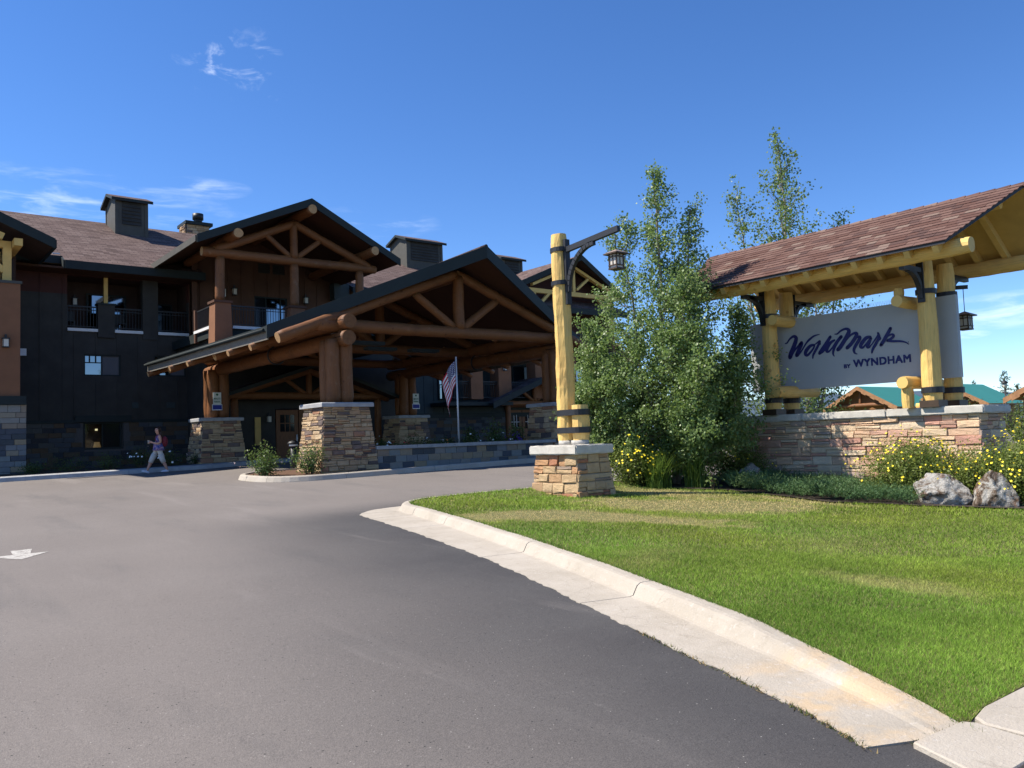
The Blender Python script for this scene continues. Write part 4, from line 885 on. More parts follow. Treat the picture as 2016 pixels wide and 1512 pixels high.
mb = MB(); slab(mb, [GL, PK, (15.5, 46.0, 12.38), (10.75, 41.5, 10.33)][::-1], 0.2); slab(mb, [PK, GR, (20.25, 41.5, 10.33), (15.5, 46.0, 12.38)][::-1], 0.2)
for i, f in enumerate(mb.f):
    n = (Vector(mb.v[f[1]]) - Vector(mb.v[f[0]])).cross(Vector(mb.v[f[2]]) - Vector(mb.v[f[1]]))
    if mb.m[i] == 0 and n.z < 0 or mb.m[i] == 2 and n.z > 0: f.reverse()
mb.build('bay_roof', [M['shingle_y'], M['dark_trim'], M['soffit_brown']], hotel)
fascia('bargeboard', (GL[0], GL[1] - .01, GL[2] + .03), (PK[0], PK[1] - .01, PK[2] + .03), 0.34, 0.07, (0, -1, 0), hotel); fascia('bargeboard', (PK[0], PK[1] - .012, PK[2] + .03), (GR[0], GR[1] - .012, GR[2] + .03), 0.34, 0.07, (0, -1, 0), hotel)
fascia('eave_board', (GL[0] - .002, GL[1], GL[2]), (GL[0] - .002, 41.0, GL[2]), 0.26, 0.05, (-1, 0, 0), hotel, 'cupola_grey')

HOTEL_B = set(o.name for o in hotel.children)
# left bay with yellow timbers ---------------------------------------------------------------------
part('pillar', 'stucco_brown', (3.55, 4.55, 33.6, 34.6, 3.75, 7.75)); part('corner_trim', 'siding_maroon', (3.55, 3.62, 33.58, 33.6, 3.75, 7.75)); part('pillar_cap', 'cupola_grey', (3.5, 4.6, 33.55, 34.65, 7.75, 7.85)); part('pillar_band', 'dark_trim', (3.42, 4.72, 33.45, 34.75, 3.45, 3.75))
lb = part('pillar_base', 'mortar_dark', (3.5, 4.7, 33.6, 34.7, 0.7, 3.45)); stone_face(lb, (3.3, 33.6, .9), (4.74, 33.6, .9), (3.3, 33.6, 3.45), (4.74, 33.6, 3.45), (0, -1, 0), 'slate_block', (.19, .19), (.3, .62), .05, .012, 8, 'smooth', 'block', .008, True)
stone_face(lb, (3.5, 34.7, .9), (3.5, 33.6, .9), (3.5, 34.7, 3.45), (3.5, 33.6, 3.45), (-1, 0, 0), 'slate_block', (.19, .19), (.3, .62), .05, .012, 9, 'smooth', 'block', .008, True)
for (a, b, w) in (((4.18, 34.0, 7.85), (4.18, 34.0, 9.1), .26), ((3.9, 34.45, 7.85), (3.9, 34.45, 9.0), .24)):
    mb = MB(); mb.beam(a, b, w, w, up=(0, 1, 0)); mb.build('timber_post', M['yellow_wood'], hotel)
mb = MB(); mb.beam((4.1, 33.98, 8.25), (2.9, 33.98, 9.25), .16, .2); mb.build('timber_brace', M['yellow_wood'], hotel); mb = MB(); mb.beam((0, 34, 9.2), (4.3, 34, 9.2), .22, .24); mb.build('timber_beam', M['yellow_wood'], hotel)
mb = MB(); mb.beam((1.5, 33.4, 10.35), (4.0, 33.4, 9.35), .2, .22); mb.build('timber_rafter', M['yellow_wood'], hotel)
mb = MB(); mb.beam((4.45, 33.3, 9.2), (4.45, 36.5, 9.2), .26, .26); mb.build('timber_purlin', M['yellow_wood'], hotel); mb = MB(); mb.beam((3.6, 33.3, 9.62), (3.6, 36.5, 9.62), .26, .26); mb.build('timber_purlin', M['yellow_wood'], hotel)
mb = MB(); slab(mb, [(.3, 32.6, 11.5), (5.6, 33.3, 9.42), (5.6, 38.2, 9.42), (.3, 42.0, 11.5)], .2)
for i, f in enumerate(mb.f):
    n = (Vector(mb.v[f[1]]) - Vector(mb.v[f[0]])).cross(Vector(mb.v[f[2]]) - Vector(mb.v[f[1]]))
    if mb.m[i] == 0 and n.z < 0 or mb.m[i] == 2 and n.z > 0: f.reverse()
mb.build('bay_roof', [M['shingle_y'], M['dark_trim'], M['recess_dark']], hotel)
fascia('bargeboard', (.3, 32.58, 11.52), (5.6, 33.28, 9.44), .36, .07, (0, -1, 0), hotel); fascia('eave_board', (5.602, 33.3, 9.42), (5.602, 38, 9.42), .3, .05, (1, 0, 0), hotel)
part('bay_wall', 'recess_dark', (-6, 4.6, HY + .3, HY + .5, .7, 9.4), (4.55, 4.62, 35.2, HY + .3, 3.0, 9.2)); part('balcony_sill', 'white_trim', (2, 3.55, 33.8, 34.4, 6.6, 6.72), (2, 3.55, 33.8, 34.4, 3.82, 3.95)); wall_lamp(4.1, 33.6, 5.62)
part('balcony_deck', 'siding_dark', (-4, 3.55, 34.0, HY + .3, 6.35, 6.6), (-4, 3.55, 34.0, HY + .3, 3.4, 3.8))

HOTEL_C = set(o.name for o in hotel.children)
# entry porch gable and doors under the portico -------------------------------------------------------
door_o = (15.55, 17.9, 0.9, 3.4)
M['log_door'] = plain('log_door', (0.20, 0.085, 0.035), 0.55, 0.3, 4, 0.2, 20, stretch=(8, 8, 1))
for x0, x1 in ((15.6, 16.7), (16.75, 17.85)):
    dr = part('door', 'log_door', (x0, x1, BYW + .62, BYW + .70, 1.02, 3.38)); part('pane', 'dark_glass', (x0 + .2, x1 - .2, BYW + .605, BYW + .615, 2.35, 3.15), parent=dr)
    part('muntin', 'log_door', *[(x0 + .2 + k * (x1 - x0 - .4) / 3 - .02, x0 + .2 + k * (x1 - x0 - .4) / 3 + .02, BYW + .59, BYW + .604, 2.35, 3.15) for k in (1, 2)], (x0 + .2, x1 - .2, BYW + .592, BYW + .602, 2.73, 2.77), parent=dr)
    part('handle', 'silver', (x1 - .12 if x0 < 16 else x0 + .08, x1 - .08 if x0 < 16 else x0 + .12, BYW + .53, BYW + .62, 1.8, 2.2), parent=dr)
wall_lamp(15.2, BYW + .55, 2.95); wall_lamp(18.2, BYW + .55, 2.95); part('timber_board', 'yellow_wood', (14.55, 14.82, BYW + .53, BYW + .6, 1.75, 3.05))
for zz in (36.45,):
    log('tie_beam', (12.75, zz, 3.98), (20.8, zz, 3.98), .17, parent=hotel); log('rafter', (12.6, zz, 3.85), (16.8, zz, 5.2), .17, parent=hotel); log('rafter', (21.0, zz, 3.85), (16.7, zz, 5.2), .17, parent=hotel)
    log('king_post', (16.75, zz, 4.0), (16.75, zz, 5.1), .14, parent=hotel); log('brace', (16.6, zz, 4.05), (15.6, zz, 4.75), .1, parent=hotel); log('brace', (16.9, zz, 4.05), (17.9, zz, 4.75), .1, parent=hotel)
mb = MB()
for s in (-1, 1):
    q = [(16.75 + s * 4.4, 35.6, 3.98), (16.75, 35.3, 5.45), (16.75, 37.6, 5.45), (16.75 + s * 4.4, 37.6, 3.98)]; slab(mb, q, .16)
for i, f in enumerate(mb.f):
    n = (Vector(mb.v[f[1]]) - Vector(mb.v[f[0]])).cross(Vector(mb.v[f[2]]) - Vector(mb.v[f[1]]))
    if mb.m[i] == 0 and n.z < 0 or mb.m[i] == 2 and n.z > 0: f.reverse()
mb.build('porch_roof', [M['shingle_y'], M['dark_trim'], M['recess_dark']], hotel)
for x in (13.2, 20.4): log('porch_post', (x, 36.45, 1.0), (x, 36.45, 3.85), .17, parent=hotel)

HOTEL_D = set(o.name for o in hotel.children)
# facade to the right of the bay -----------------------------------------------------------------------
RW = 38.0
wall('wall', 19.4, 38.2, 0.7, 9.2, RW, 0.3, [], 'siding_slate'); batten_row(19.8, 26, 0.62, RW, 2.95, 8.9, 'siding_slate')
rb = part('stone_base', 'mortar_dark', (19.4, 38.2, RW - .06, RW, .7, 2.9)); stone_face(rb, (20, RW - .06, 1.05), (30, RW - .06, 1.05), (20, RW - .06, 2.9), (30, RW - .06, 2.9), (0, -1, 0), 'facade_block', (.19, .19), (.4, .62), .04, .012, 31, 'smooth', 'block', .008, True)
part('floor_band', 'dark_trim', (19.4, 38.2, RW - .16, RW, 2.9, 3.15), (24.5, 29, RW - 1.6, RW, 3.5, 3.7))
for x0, x1 in ((26.2, 27.0), (28.1, 29.0), (33.3, 34.0), (37.4, 38.2)): part('balcony_pier', 'stucco_brown', (x0, x1, RW - 1.5, RW - .7, 3.85, 7.2))
for x0, x1 in ((24.6, 26.2), (27.0, 28.1), (29.0, 33.3), (34, 38)):
    railing(x0, x1, RW - 1.3, 3.85, 4.85); railing(x0, x1, RW - 1.3, 6.9, 7.85)
part('balcony_slab', 'cupola_grey', (24.5, 40, RW - 1.55, RW, 6.55, 6.8)); window(25.0, 26.0, 3.9, 5.9, RW - .1, [(0, .5, 0, 1, 'glass'), (.5, 1, 0, 1, 'dark_glass')], name='sliding_door'); window(30.2, 32, 3.9, 5.9, RW - .1, [(0, .5, 0, 1, 'dark_glass'), (.5, 1, 0, 1, 'dark_glass')], name='sliding_door'); window(35, 37, 3.9, 5.9, RW - .1, [(0, .5, 0, 1, 'glass'), (.5, 1, 0, 1, 'dark_glass')], name='sliding_door')
wall_lamp(33.65, RW - 1.5, 5.6); wall_lamp(28.5, RW - 1.5, 5.6)
# small entrance gable
SX, SY = 30.75, 36.6
for s in (-1, 1):
    mb = MB(); q = [(SX + s * 3.5, SY - .6, 3.62), (SX, SY - .9, 5.08), (SX, RW, 5.08), (SX + s * 3.5, RW, 3.62)]; slab(mb, q, .14)
    for i, f in enumerate(mb.f):
        n = (Vector(mb.v[f[1]]) - Vector(mb.v[f[0]])).cross(Vector(mb.v[f[2]]) - Vector(mb.v[f[1]]))
        if mb.m[i] == 0 and n.z < 0 or mb.m[i] == 2 and n.z > 0: f.reverse()
    mb.build('side_porch_roof', [M['shingle_y'], M['dark_trim'], M['recess_dark']], hotel)
    fascia('bargeboard', (SX + s * 3.5, SY - .61, 3.64), (SX, SY - .91, 5.10), .34, .06, (0, -1, 0), hotel)
    log('rafter', (SX + s * 3.0, SY, 3.55), (SX + s * .1, SY, 4.75), .13, parent=hotel); log('brace', (SX + s * .12, SY, 3.75), (SX + s * 1.0, SY, 4.35), .09, parent=hotel)
    log('porch_post', (SX + s * 2.0, SY, 1.1), (SX + s * 2.0, SY, 3.55), .16, parent=hotel)
log('tie_beam', (SX - 2.6, SY, 3.62), (SX + 2.6, SY, 3.62), .15, parent=hotel); log('king_post', (SX, SY, 3.7), (SX, SY, 4.75), .13, parent=hotel)
for x0, x1 in ((29.75, 30.75), (30.8, 31.8)):
    dr = part('door', 'log_door', (x0, x1, RW - .14, RW - .07, 1.1, 3.3)); part('pane', 'dark_glass', (x0 + .2, x1 - .2, RW - .155, RW - .145, 2.2, 3.0), parent=dr); part('muntin', 'white_trim', *[(x0 + .2 + k * (x1 - x0 - .4) / 3 - .015, x0 + .2 + k * (x1 - x0 - .4) / 3 + .015, RW - .17, RW - .156, 2.2, 3.0) for k in (1, 2)], (x0 + .2, x1 - .2, RW - .168, RW - .158, 2.58, 2.61), parent=dr)
part('porch_timber_jamb', 'log_door', (29.6, 29.75, RW - .2, RW, 1.1, 3.45), (31.8, 31.95, RW - .2, RW, 1.1, 3.45), (29.5, 32.1, RW - .22, RW, 3.45, 3.7))
# right wing gable with yellow timbers
GXc, GYf = 34.4, 36.6
mb = MB()
for s in (-1, 1):
    q = [(GXc + s * 4.6, GYf + .4, 10.55), (GXc, GYf - .5, 12.6), (GXc, 43.5, 12.6), (GXc + s * 4.6, 40, 10.55)]; slab(mb, q, .2)
for i, f in enumerate(mb.f):
    n = (Vector(mb.v[f[1]]) - Vector(mb.v[f[0]])).cross(Vector(mb.v[f[2]]) - Vector(mb.v[f[1]]))
    if mb.m[i] == 0 and n.z < 0 or mb.m[i] == 2 and n.z > 0: f.reverse()
mb.build('bay_roof', [M['shingle_y'], M['dark_trim'], M['recess_dark']], hotel)
for s in (-1, 1):
    fascia('bargeboard', (GXc + s * 4.6, GYf + .39, 10.58), (GXc, GYf - .51, 12.63), .36, .07, (0, -1, 0), hotel)
    for nm, a, b, w, h in (('timber_rafter', (GXc + s * .15, GYf + .3, 11.95), (GXc + s * 3.3, GYf + .3, 10.65), .16, .26), ('timber_brace', (GXc + s * .25, GYf + .3, 10.6), (GXc + s * 1.25, GYf + .3, 11.35), .14, .2), ('timber_post', (GXc + s * 3.2, GYf + .3, 7.4), (GXc + s * 3.2, GYf + .3, 10.2), .22, .22), ('timber_brace', (GXc + s * 3.1, GYf + .3, 9.2), (GXc + s * 2.0, GYf + .3, 10.2), .16, .2)):
        mb = MB(); mb.beam(a, b, w, h, up=(0, 1, 0)); mb.build(nm, M['yellow_wood'], hotel)
mb = MB(); mb.beam((GXc - 3.9, GYf + .3, 10.3), (GXc + 3.9, GYf + .3, 10.3), .22, .26); mb.build('timber_beam', M['yellow_wood'], hotel); mb = MB(); mb.beam((GXc, GYf + .28, 10.4), (GXc, GYf + .28, 11.95), .2, .2, up=(0, 1, 0)); mb.build('timber_king_post', M['yellow_wood'], hotel)
part('bay_wall', 'siding_maroon', (GXc - 4, GXc + 4, RW - .1, RW + .2, 6.8, 10.6)); mb = MB(); mb.add([(GXc - 4, RW - .1, 10.6), (GXc + 4, RW - .1, 10.6), (GXc, RW - .1, 12.3)], [(0, 1, 2)]); mb.build('gable_wall', M['siding_maroon'], hotel)
for s in (-1, 1): part('bay_pier', 'stucco_brown', (GXc + s * 3.2 - .4, GXc + s * 3.2 + .4, GYf - .1, GYf + .7, 3.9, 7.4))

# the main block stands further back than the log bay: enlarge it about the eye point it was measured from
back = HOTEL_A | HOTEL_A2 | (HOTEL_C - HOTEL_B) | (set(o.name for o in hotel.children) - HOTEL_D); KB = 1.09; EYE = Vector((0, 0, CAMZ))
for o in hotel.children:
    if o.name in back: o.location = o.location + (EYE + (WORLD[hotel.name] - EYE) * KB) - WORLD[hotel.name]; o.scale = (KB, KB, KB)
for o in CHAIRS: o.location = EYE + (o.location - EYE) * KB; o.scale = (KB, KB, KB)
# ------------------------------------------------------------------ entrance portico
port = empty('entrance_portico', (12.1, 24.25, gz(12, 24))); tag(port, 'drive-through entrance portico with log trusses on tapered stone piers', 'portico')
XC = 16.8; PKp = (XC, 22.3, 8.2); PLp = (10.0, 24.8, 5.42); PRp = (23.6, 24.8, 5.42); PBk = 34.0
mb = MB()
slab(mb, [PKp, PLp, (9.5, 36.3, 5.34), (XC, PBk, 7.85)], .16); slab(mb, [PRp, PKp, (XC, PBk, 7.85), (24.1, 36.3, 5.34)], .16)
for i, f in enumerate(mb.f):
    n = (Vector(mb.v[f[1]]) - Vector(mb.v[f[0]])).cross(Vector(mb.v[f[2]]) - Vector(mb.v[f[1]]))
    if mb.m[i] == 0 and n.z < 0 or mb.m[i] == 2 and n.z > 0: f.reverse()
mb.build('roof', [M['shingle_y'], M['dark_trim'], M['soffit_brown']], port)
off = Vector((0, -.012, .03))
for a, b in ((PLp, PKp), (PKp, PRp)):
    fascia('bargeboard', Vector(a) + off, Vector(b) + off + Vector((0, -.001, 0)), .42, .07, (0, -1, 0), port)
mb = MB(); mb.tube([Vector(PKp) + Vector((0, -.05, .02)), (XC, PBk, 7.87)], .07, 8); mb.build('ridge_cap', M['shingle_y'], port)
for sx, xa, xb in ((-1, 10.0, 9.45), (1, 23.6, 24.1)):
    fascia('eave_board', (xa - sx * .12, 24.85, 5.27), (xb - sx * .12, 36.3, 5.19), .26, .05, (sx, 0, 0), port, 'weathered_board')
    mb = MB(); mb.tube([(xa + sx * .03, 24.9, 5.30), (xb + sx * .03, 36.3, 5.23)], .055, 8); mb.build('gutter', M['dark_trim'], port)
def pier(xc, yc, seed, zb, sx=.82, sy=.74, dense=True, mat='pier_stone'):
    e = MB(); t0, t1 = .22, 0; zt = 2.82
    lo = [(xc - sx - .13, yc - sy - .13, zb - .2), (xc + sx + .13, yc - sy - .13, zb - .2), (xc + sx + .13, yc + sy + .13, zb - .2), (xc - sx - .13, yc + sy + .13, zb - .2)]; hi = [(xc - sx + .08, yc - sy + .08, zt), (xc + sx - .08, yc - sy + .08, zt), (xc + sx - .08, yc + sy - .08, zt), (xc - sx + .08, yc + sy - .08, zt)]
    p = e.hexa(lo, hi).build('pier', [M['mortar']], port, origin=(xc, yc, zb))
    lo = [Vector(q) for q in lo]; hi = [Vector(q) for q in hi]
    ch, ln = ((.11, .19), (.18, .5)) if dense else ((.15, .24), (.25, .6))
    e1, e2 = .045, .045
    stone_face(p, lo[0] + Vector((-e1, 0, .1)), lo[1] + Vector((e1, 0, .1)), hi[0] + Vector((-e1, 0, 0)), hi[1] + Vector((e1, 0, 0)), (0, -1, 0), mat, ch, ln, .075, .012, seed)
    stone_face(p, lo[3] + Vector((0, e1, .1)), lo[0] + Vector((0, -e1, .1)), hi[3] + Vector((0, e1, 0)), hi[0] + Vector((0, -e1, 0)), (-1, 0, 0), mat, ch, ln, .075, .012, seed + 1)
    c = MB(); a, b, z0, z1 = sx + .08, sy + .08, zt, zt + .13
    c.hexa([(xc - a, yc - b, z0), (xc + a, yc - b, z0), (xc + a, yc + b, z0), (xc - a, yc + b, z0)], [(xc - a, yc - b, z1 - .02), (xc + a, yc - b, z1 - .02), (xc + a, yc + b, z1 - .02), (xc - a, yc + b, z1 - .02)])
    c.hexa([(xc - a, yc - b, z1 - .02), (xc + a, yc - b, z1 - .02), (xc + a, yc + b, z1 - .02), (xc - a, yc + b, z1 - .02)], [(xc - a + .03, yc - b + .03, z1 + .01), (xc + a - .03, yc - b + .03, z1 + .01), (xc + a - .03, yc + b - .03, z1 + .01), (xc - a + .03, yc + b - .03, z1 + .01)])
    c.build('pier_cap', M['concrete_grey'], p)
    return p
for i, (xc, yc) in enumerate(((12.08, 24.25), (12.1, 35.6), (21.5, 35.6), (21.5, 24.25))):
    zb = gz(xc, yc) + .05; pier(xc, yc, 40 + 3 * i, zb, dense=(i == 0))
    for dx, dy, r, zt in ((-.21, -.2, .24, 5.0), (.23, -.2, .25, 5.3), (-.2, .24, .24, 5.0), (.24, .24, .24, 5.0)):
        log('log_post', (xc + dx, yc + dy, 2.95), (xc + dx, yc + dy, zt), r, r * .95, parent=port, seed=i * 10 + dx)
for xc in (12.1, 21.5):
    sgn = 1 if xc < XC else -1
    log('plate_log', (xc + .1 * sgn, 36.9, 5.02), (xc + .1 * sgn, 23.5, 5.02), .25, .25, parent=port, bulge=.05, end='log_end_dark'); log('plate_log', (xc + .12 * sgn, 36.9, 5.56), (xc + .12 * sgn, 23.45, 5.54), .24, .24, parent=port, bulge=.05, end='log_end_dark')
    mb = MB(); mb.tube([(xc + .1 * sgn + .33 * math.cos(t_), 29.3, 5.02 + .33 * math.sin(t_)) for t_ in [k * PI / 8 for k in range(17)]], .03, 6); mb.build('log_strap', M['black_iron'], port)
for yy in (24.1, 29.8, 35.3):
    tb = .21
    log('tie_beam', (11.4, yy, 5.48), (22.2, yy, 5.48), tb, tb * .95, parent=port)
    for s in (-1, 1):
        log('rafter', (XC + s * 6.72, yy, 4.98), (XC + s * .02, yy, 7.58), .19, .17, parent=port)
        log('brace', (XC + s * .2, yy, 5.65), (XC + s * 1.75, yy, 6.72), .15, .14, parent=port)
    log('king_post', (XC + .05, yy - .02, 5.6), (XC + .05, yy - .02, 7.5), .21, .19, parent=port)
for k, yy in enumerate((25.9, 27.7, 31.5, 33.4, 36.0)):
    for s in (-1, 1):
        x0 = 6.85 + .5 * (yy - 25) / 11; log('rafter_tail', (XC + s * x0, yy, 4.86 - .01 * k), (XC + s * 4.3, yy, 5.88 - .01 * k), .12, .12, parent=port)
log('ridge_log', (XC, 24.0, 7.5), (XC, PBk, 7.4), .2, .2, parent=port)
for x0, y0 in ((14.2, 27.0), (15.6, 28.5), (17.6, 28.5)): part('heater_panel', 'siding_slate', (x0, x0 + 1.3, y0, y0 + .4, 5.3, 5.42), parent=port)
# ------------------------------------------------------------------ planter wall between the outer piers
pw = empty('planter_wall', (16.6, 23.5, gz(16.6, 23.5))); tag(pw, 'low planter wall of grey blue and tan blocks with concrete coping', 'wall')
core = part('wall_core', 'mortar_grey', (13.0, 20.6, 23.46, 23.7, .5, 1.45), parent=pw)
stone_face(core, (13.05, 23.46, .80), (20.5, 23.46, .80), (13.05, 23.46, 1.44), (20.5, 23.46, 1.44), (0, -1, 0), 'slate_block', (.213, .213), (.40, .48), .035, .012, 21, 'smooth', 'block', .006, True)
for k in range(5): part('coping', 'concrete_grey', (13.0 + k * 1.52, 13.0 + k * 1.52 + 1.51, 23.36, 23.75, 1.45, 1.56), parent=pw)
part('planter_soil', 'soil', (13.0, 20.6, 23.75, 25.6, .5, 1.42), parent=pw); part('planter_kerb', 'mortar_grey', (13.0, 20.6, 25.6, 25.75, .5, 1.45), parent=pw)

# leafy clumps ---------------------------------------------------------------------------------
def clump(name, x, y, z, rx, ry, h, n, leaf, mat, label, cat, group=None, flowers=None, stems=14, seed=1, dome=0.75, hollow=0.35, upb=0.35):
    """shrub > stems, foliage, flowers: leaves spread through an uneven dome of sprays"""
    rg = np.random.default_rng(seed); root = empty(name, (x, y, z)); tag(root, label, cat, group)
    K = max(8, stems); segs = []; C = []; tips = []
    for k in range(K):
        a = rg.uniform(0, 6.28); rr = math.sqrt(rg.random()) * 0.95; tip = np.array([x + rx * rr * math.cos(a), y + ry * rr * math.sin(a), z + h * (dome + (1 - dome) * rg.random()) * math.sqrt(max(0.05, 1 - 0.75 * rr * rr)) * rg.uniform(.8, 1.08)])
        b = np.array([x + rx * .25 * rr * math.cos(a), y + ry * .25 * rr * math.sin(a), z]); mid = (b + tip) / 2 + rg.normal(0, .05, 3) * h
        segs += [(b, mid, .011 * h + .004, .008 * h + .003), (mid, tip, .008 * h + .003, .002)]; tips.append(tip)
        m = n // K; t = rg.uniform(hollow * 0.5, 1.05, m)[:, None]; spread = (0.10 + 0.16 * (1 - np.abs(t - .6))) * max(rx, ry, h * .6)
        C.append(b + (tip - b) * t + rg.normal(0, 1, (m, 3)) * spread * np.array([1, 1, .75]))
    C = np.concatenate(C); C = C[C[:, 2] > z + 0.01]
    v, f = thin_tubes(segs, 5); np_mesh('stems', v, f, M['bark_dark'], root, (x, y, z))
    out = C - np.array([x, y, z + h * .3]); out /= np.linalg.norm(out, axis=1, keepdims=True) + 1e-6
    v, f = leaf_quads(C, leaf, upb, .55, rg, out * .8); np_mesh('foliage', v, f, M[mat], root, (x, y, z))
    if flowers:
        fm, fn, fs = flowers; r2 = (C[:, 0] - x) ** 2 / rx ** 2 + (C[:, 1] - y) ** 2 / ry ** 2 + ((C[:, 2] - z) / h) ** 2
        idx = np.argsort(-r2)[:max(fn * 5, 10)]; idx = rg.choice(idx, min(fn, len(idx)), replace=False); P = C[idx] + out[idx] * .03
        v, f = flower_discs(P, fs, out[idx] * .7 + np.array([-.25, -.2, .5]), rg); tag(np_mesh('flowers', v, f, M[fm], root, (x, y, z)), kind='stuff')
    return root
clump('rose_bush', 9.5, 23.95, gz(9.5, 24) + .12, .5, .5, .95, 1500, .075, 'rose_leaf', 'leafy rose bush at the rounded tip of the kerbed island', 'bush', 'rose bushes on the island', ('pink_petal', 9, .07), 16, 2)
clump('rose_bush', 10.7, 23.3, gz(10.7, 23.3) + .12, .5, .45, 1.0, 1400, .07, 'rose_leaf', 'leafy rose bush against the sunlit side of the front stone pier', 'bush', 'rose bushes on the island', None, 16, 3)
pl = [(13.7, 24.3, .35, .4, 'white_petal', 12, 'white flowering plant at the left end of the planter wall'), (14.2, 24.0, .35, .22, 'red_petal', 22, 'red flowering plant low behind the planter coping'), (15.0, 24.4, .5, .5, None, 0, 'dark green mound in the planter left of the flag'),
      (15.7, 24.2, .35, .35, 'white_petal', 14, 'white flowering plant between green mounds in the planter'), (16.3, 24.3, .3, .4, 'orange_petal', 6, 'orange flowering plant in the planter just left of the flagpole'), (17.1, 24.2, .45, .38, 'white_petal', 5, 'feathery green plant at the foot of the flagpole'),
      (18.6, 24.1, .35, .38, 'white_petal', 16, 'white flowering plant right of the flagpole in the planter'), (19.25, 24.2, .35, .42, 'purple_petal', 60, 'purple petunia mound near the right end of the planter')]
for i, (x, y, r, h, fm, fn, lb) in enumerate(pl):
    clump('planter_plant', x, y, 1.42, r, r * .8, h, 700, .05, 'dark_leaf', lb, 'plant', 'flowers in the planter', (fm, fn, .075) if fm else None, 12, 50 + i)
for i, (x, y, h, lb) in enumerate(((18.9, 24.9, 1.0, 'tall leafy green plant behind the purple flowers in the planter'), (19.75, 24.6, .95, 'bright green leafy plant at the right end of the planter'), (17.9, 25.1, .8, 'dark leafy plant in the planter behind the white flowers'))):
    clump('planter_shrub', x, y, 1.42, .32, .32, h, 700, .08, 'rose_leaf' if i < 2 else 'dark_leaf', lb, 'plant', 'leafy plants in the planter', None, 12, 70 + i)
for i, (x, y, r, h, fm, fn, lb) in enumerate(((7.7, 35.4, .8, .55, None, 0, 'low dark green plant under the ground floor window'), (8.9, 35.0, .45, .85, 'white_petal', 12, 'white flowering plant in the bed just left of the walking person'), (10.0, 34.8, .5, .7, 'white_petal', 9, 'white flowering plant in the bed right of the walking person'), (6.3, 35.6, .9, .45, None, 0, 'low dark green plant left of the ground floor window'), (5.3, 35.5, .6, .35, None, 0, 'small low plant beside the stone pillar base'), (11.0, 35.2, .5, .45, None, 0, 'small green plant beside the rear stone pier'))):
    clump('bed_plant', x, y, gz(x, y) + .13, r, r * .7, h, 900, .06, 'dark_leaf', lb, 'plant', 'plants in the bed along the hotel wall', (fm, fn, .09) if fm else None, 12, 80 + i)

# flagpole -----------------------------------------------------------------------------------------
fp = empty('flagpole', (16.76, 24.2, 1.42)); tag(fp, 'slender silver flagpole with a drooping american flag in the planter', 'flagpole')
mb = MB(); mb.tube([(16.76, 24.2, 1.42), (16.74, 24.2, 4.58)], [.034, .028], 10); mb.tube([(16.74, 24.2, 4.58), (16.74, 24.2, 4.62)], [.04, .02], 10); mb.build('pole', M['silver'], fp)
t = NT('flag_cloth'); uvn = t.n.new('ShaderNodeTexCoord').outputs['UV']; q = t.sep(uvn)
stripe = t.math('GREATER_THAN', t.math('MODULO', t.math('MULTIPLY', q[1], 6.5), 1.0), 0.5)
cst = t.mix(stripe, (0.48, 0.022, 0.045), (0.78, 0.77, 0.76))
cant = t.math('MULTIPLY', t.math('LESS_THAN', q[0], 0.4), t.math('GREATER_THAN', q[1], 0.4615))
sx_ = t.math('SUBTRACT', t.math('FRACT', t.math('MULTIPLY', q[0], 15.0)), 0.5); sy_ = t.math('SUBTRACT', t.math('FRACT', t.math('MULTIPLY', q[1], 13.0)), 0.5)
star = t.math('LESS_THAN', t.math('ADD', t.math('MULTIPLY', sx_, sx_), t.math('MULTIPLY', sy_, sy_)), 0.07)
cst = t.mix(cant, cst, t.mix(star, (0.02, 0.025, 0.12), (0.8, 0.8, 0.8))); t.color(cst); t.rough(0.75, 0.2); M['flag'] = t.mat
nu, nw = 30, 16; HO, FL = .85, 1.25; vs_, fs_, uv_ = [], [], []
lf = -RT
for i in range(nu + 1):
    for j in range(nw + 1):
        u, w = i / nu, j / nw
        drop = u * FL * (.80 + .12 * w); out = .04 + .46 * math.sin(min(1, u * 1.25) * PI * .5) * (.55 + .45 * (1 - w)) ; fold = .05 * math.sin(u * 9 + w * 2.2) * min(1, u * 4) + .02 * math.sin(w * 9 + u * 3)
        p = Vector((16.74, 24.2, 4.48 - w * HO)) + lf * (out + .02 * math.sin(u * 11)) - FW * fold; p.z -= drop * (1 - .25 * (1 - w) * 0)
        vs_.append(p)
for i in range(nu):
    for j in range(nw): fs_.append((i * (nw + 1) + j, i * (nw + 1) + j + 1, (i + 1) * (nw + 1) + j + 1, (i + 1) * (nw + 1) + j)); uv_.append([(i / nu, 1 - j / nw), (i / nu, 1 - (j + 1) / nw), ((i + 1) / nu, 1 - (j + 1) / nw), ((i + 1) / nu, 1 - j / nw)])
me = bpy.data.meshes.new('flag'); o0 = WORLD[fp.name]; me.from_pydata([tuple(v - o0) for v in vs_], [], fs_); me.materials.append(M['flag']); ul = me.uv_layers.new(name='UVMap'); ul.data.foreach_set('uv', [c for f in uv_ for p in f for c in p])
for p in me.polygons: p.use_smooth = True
put('flag', me, fp, o0)

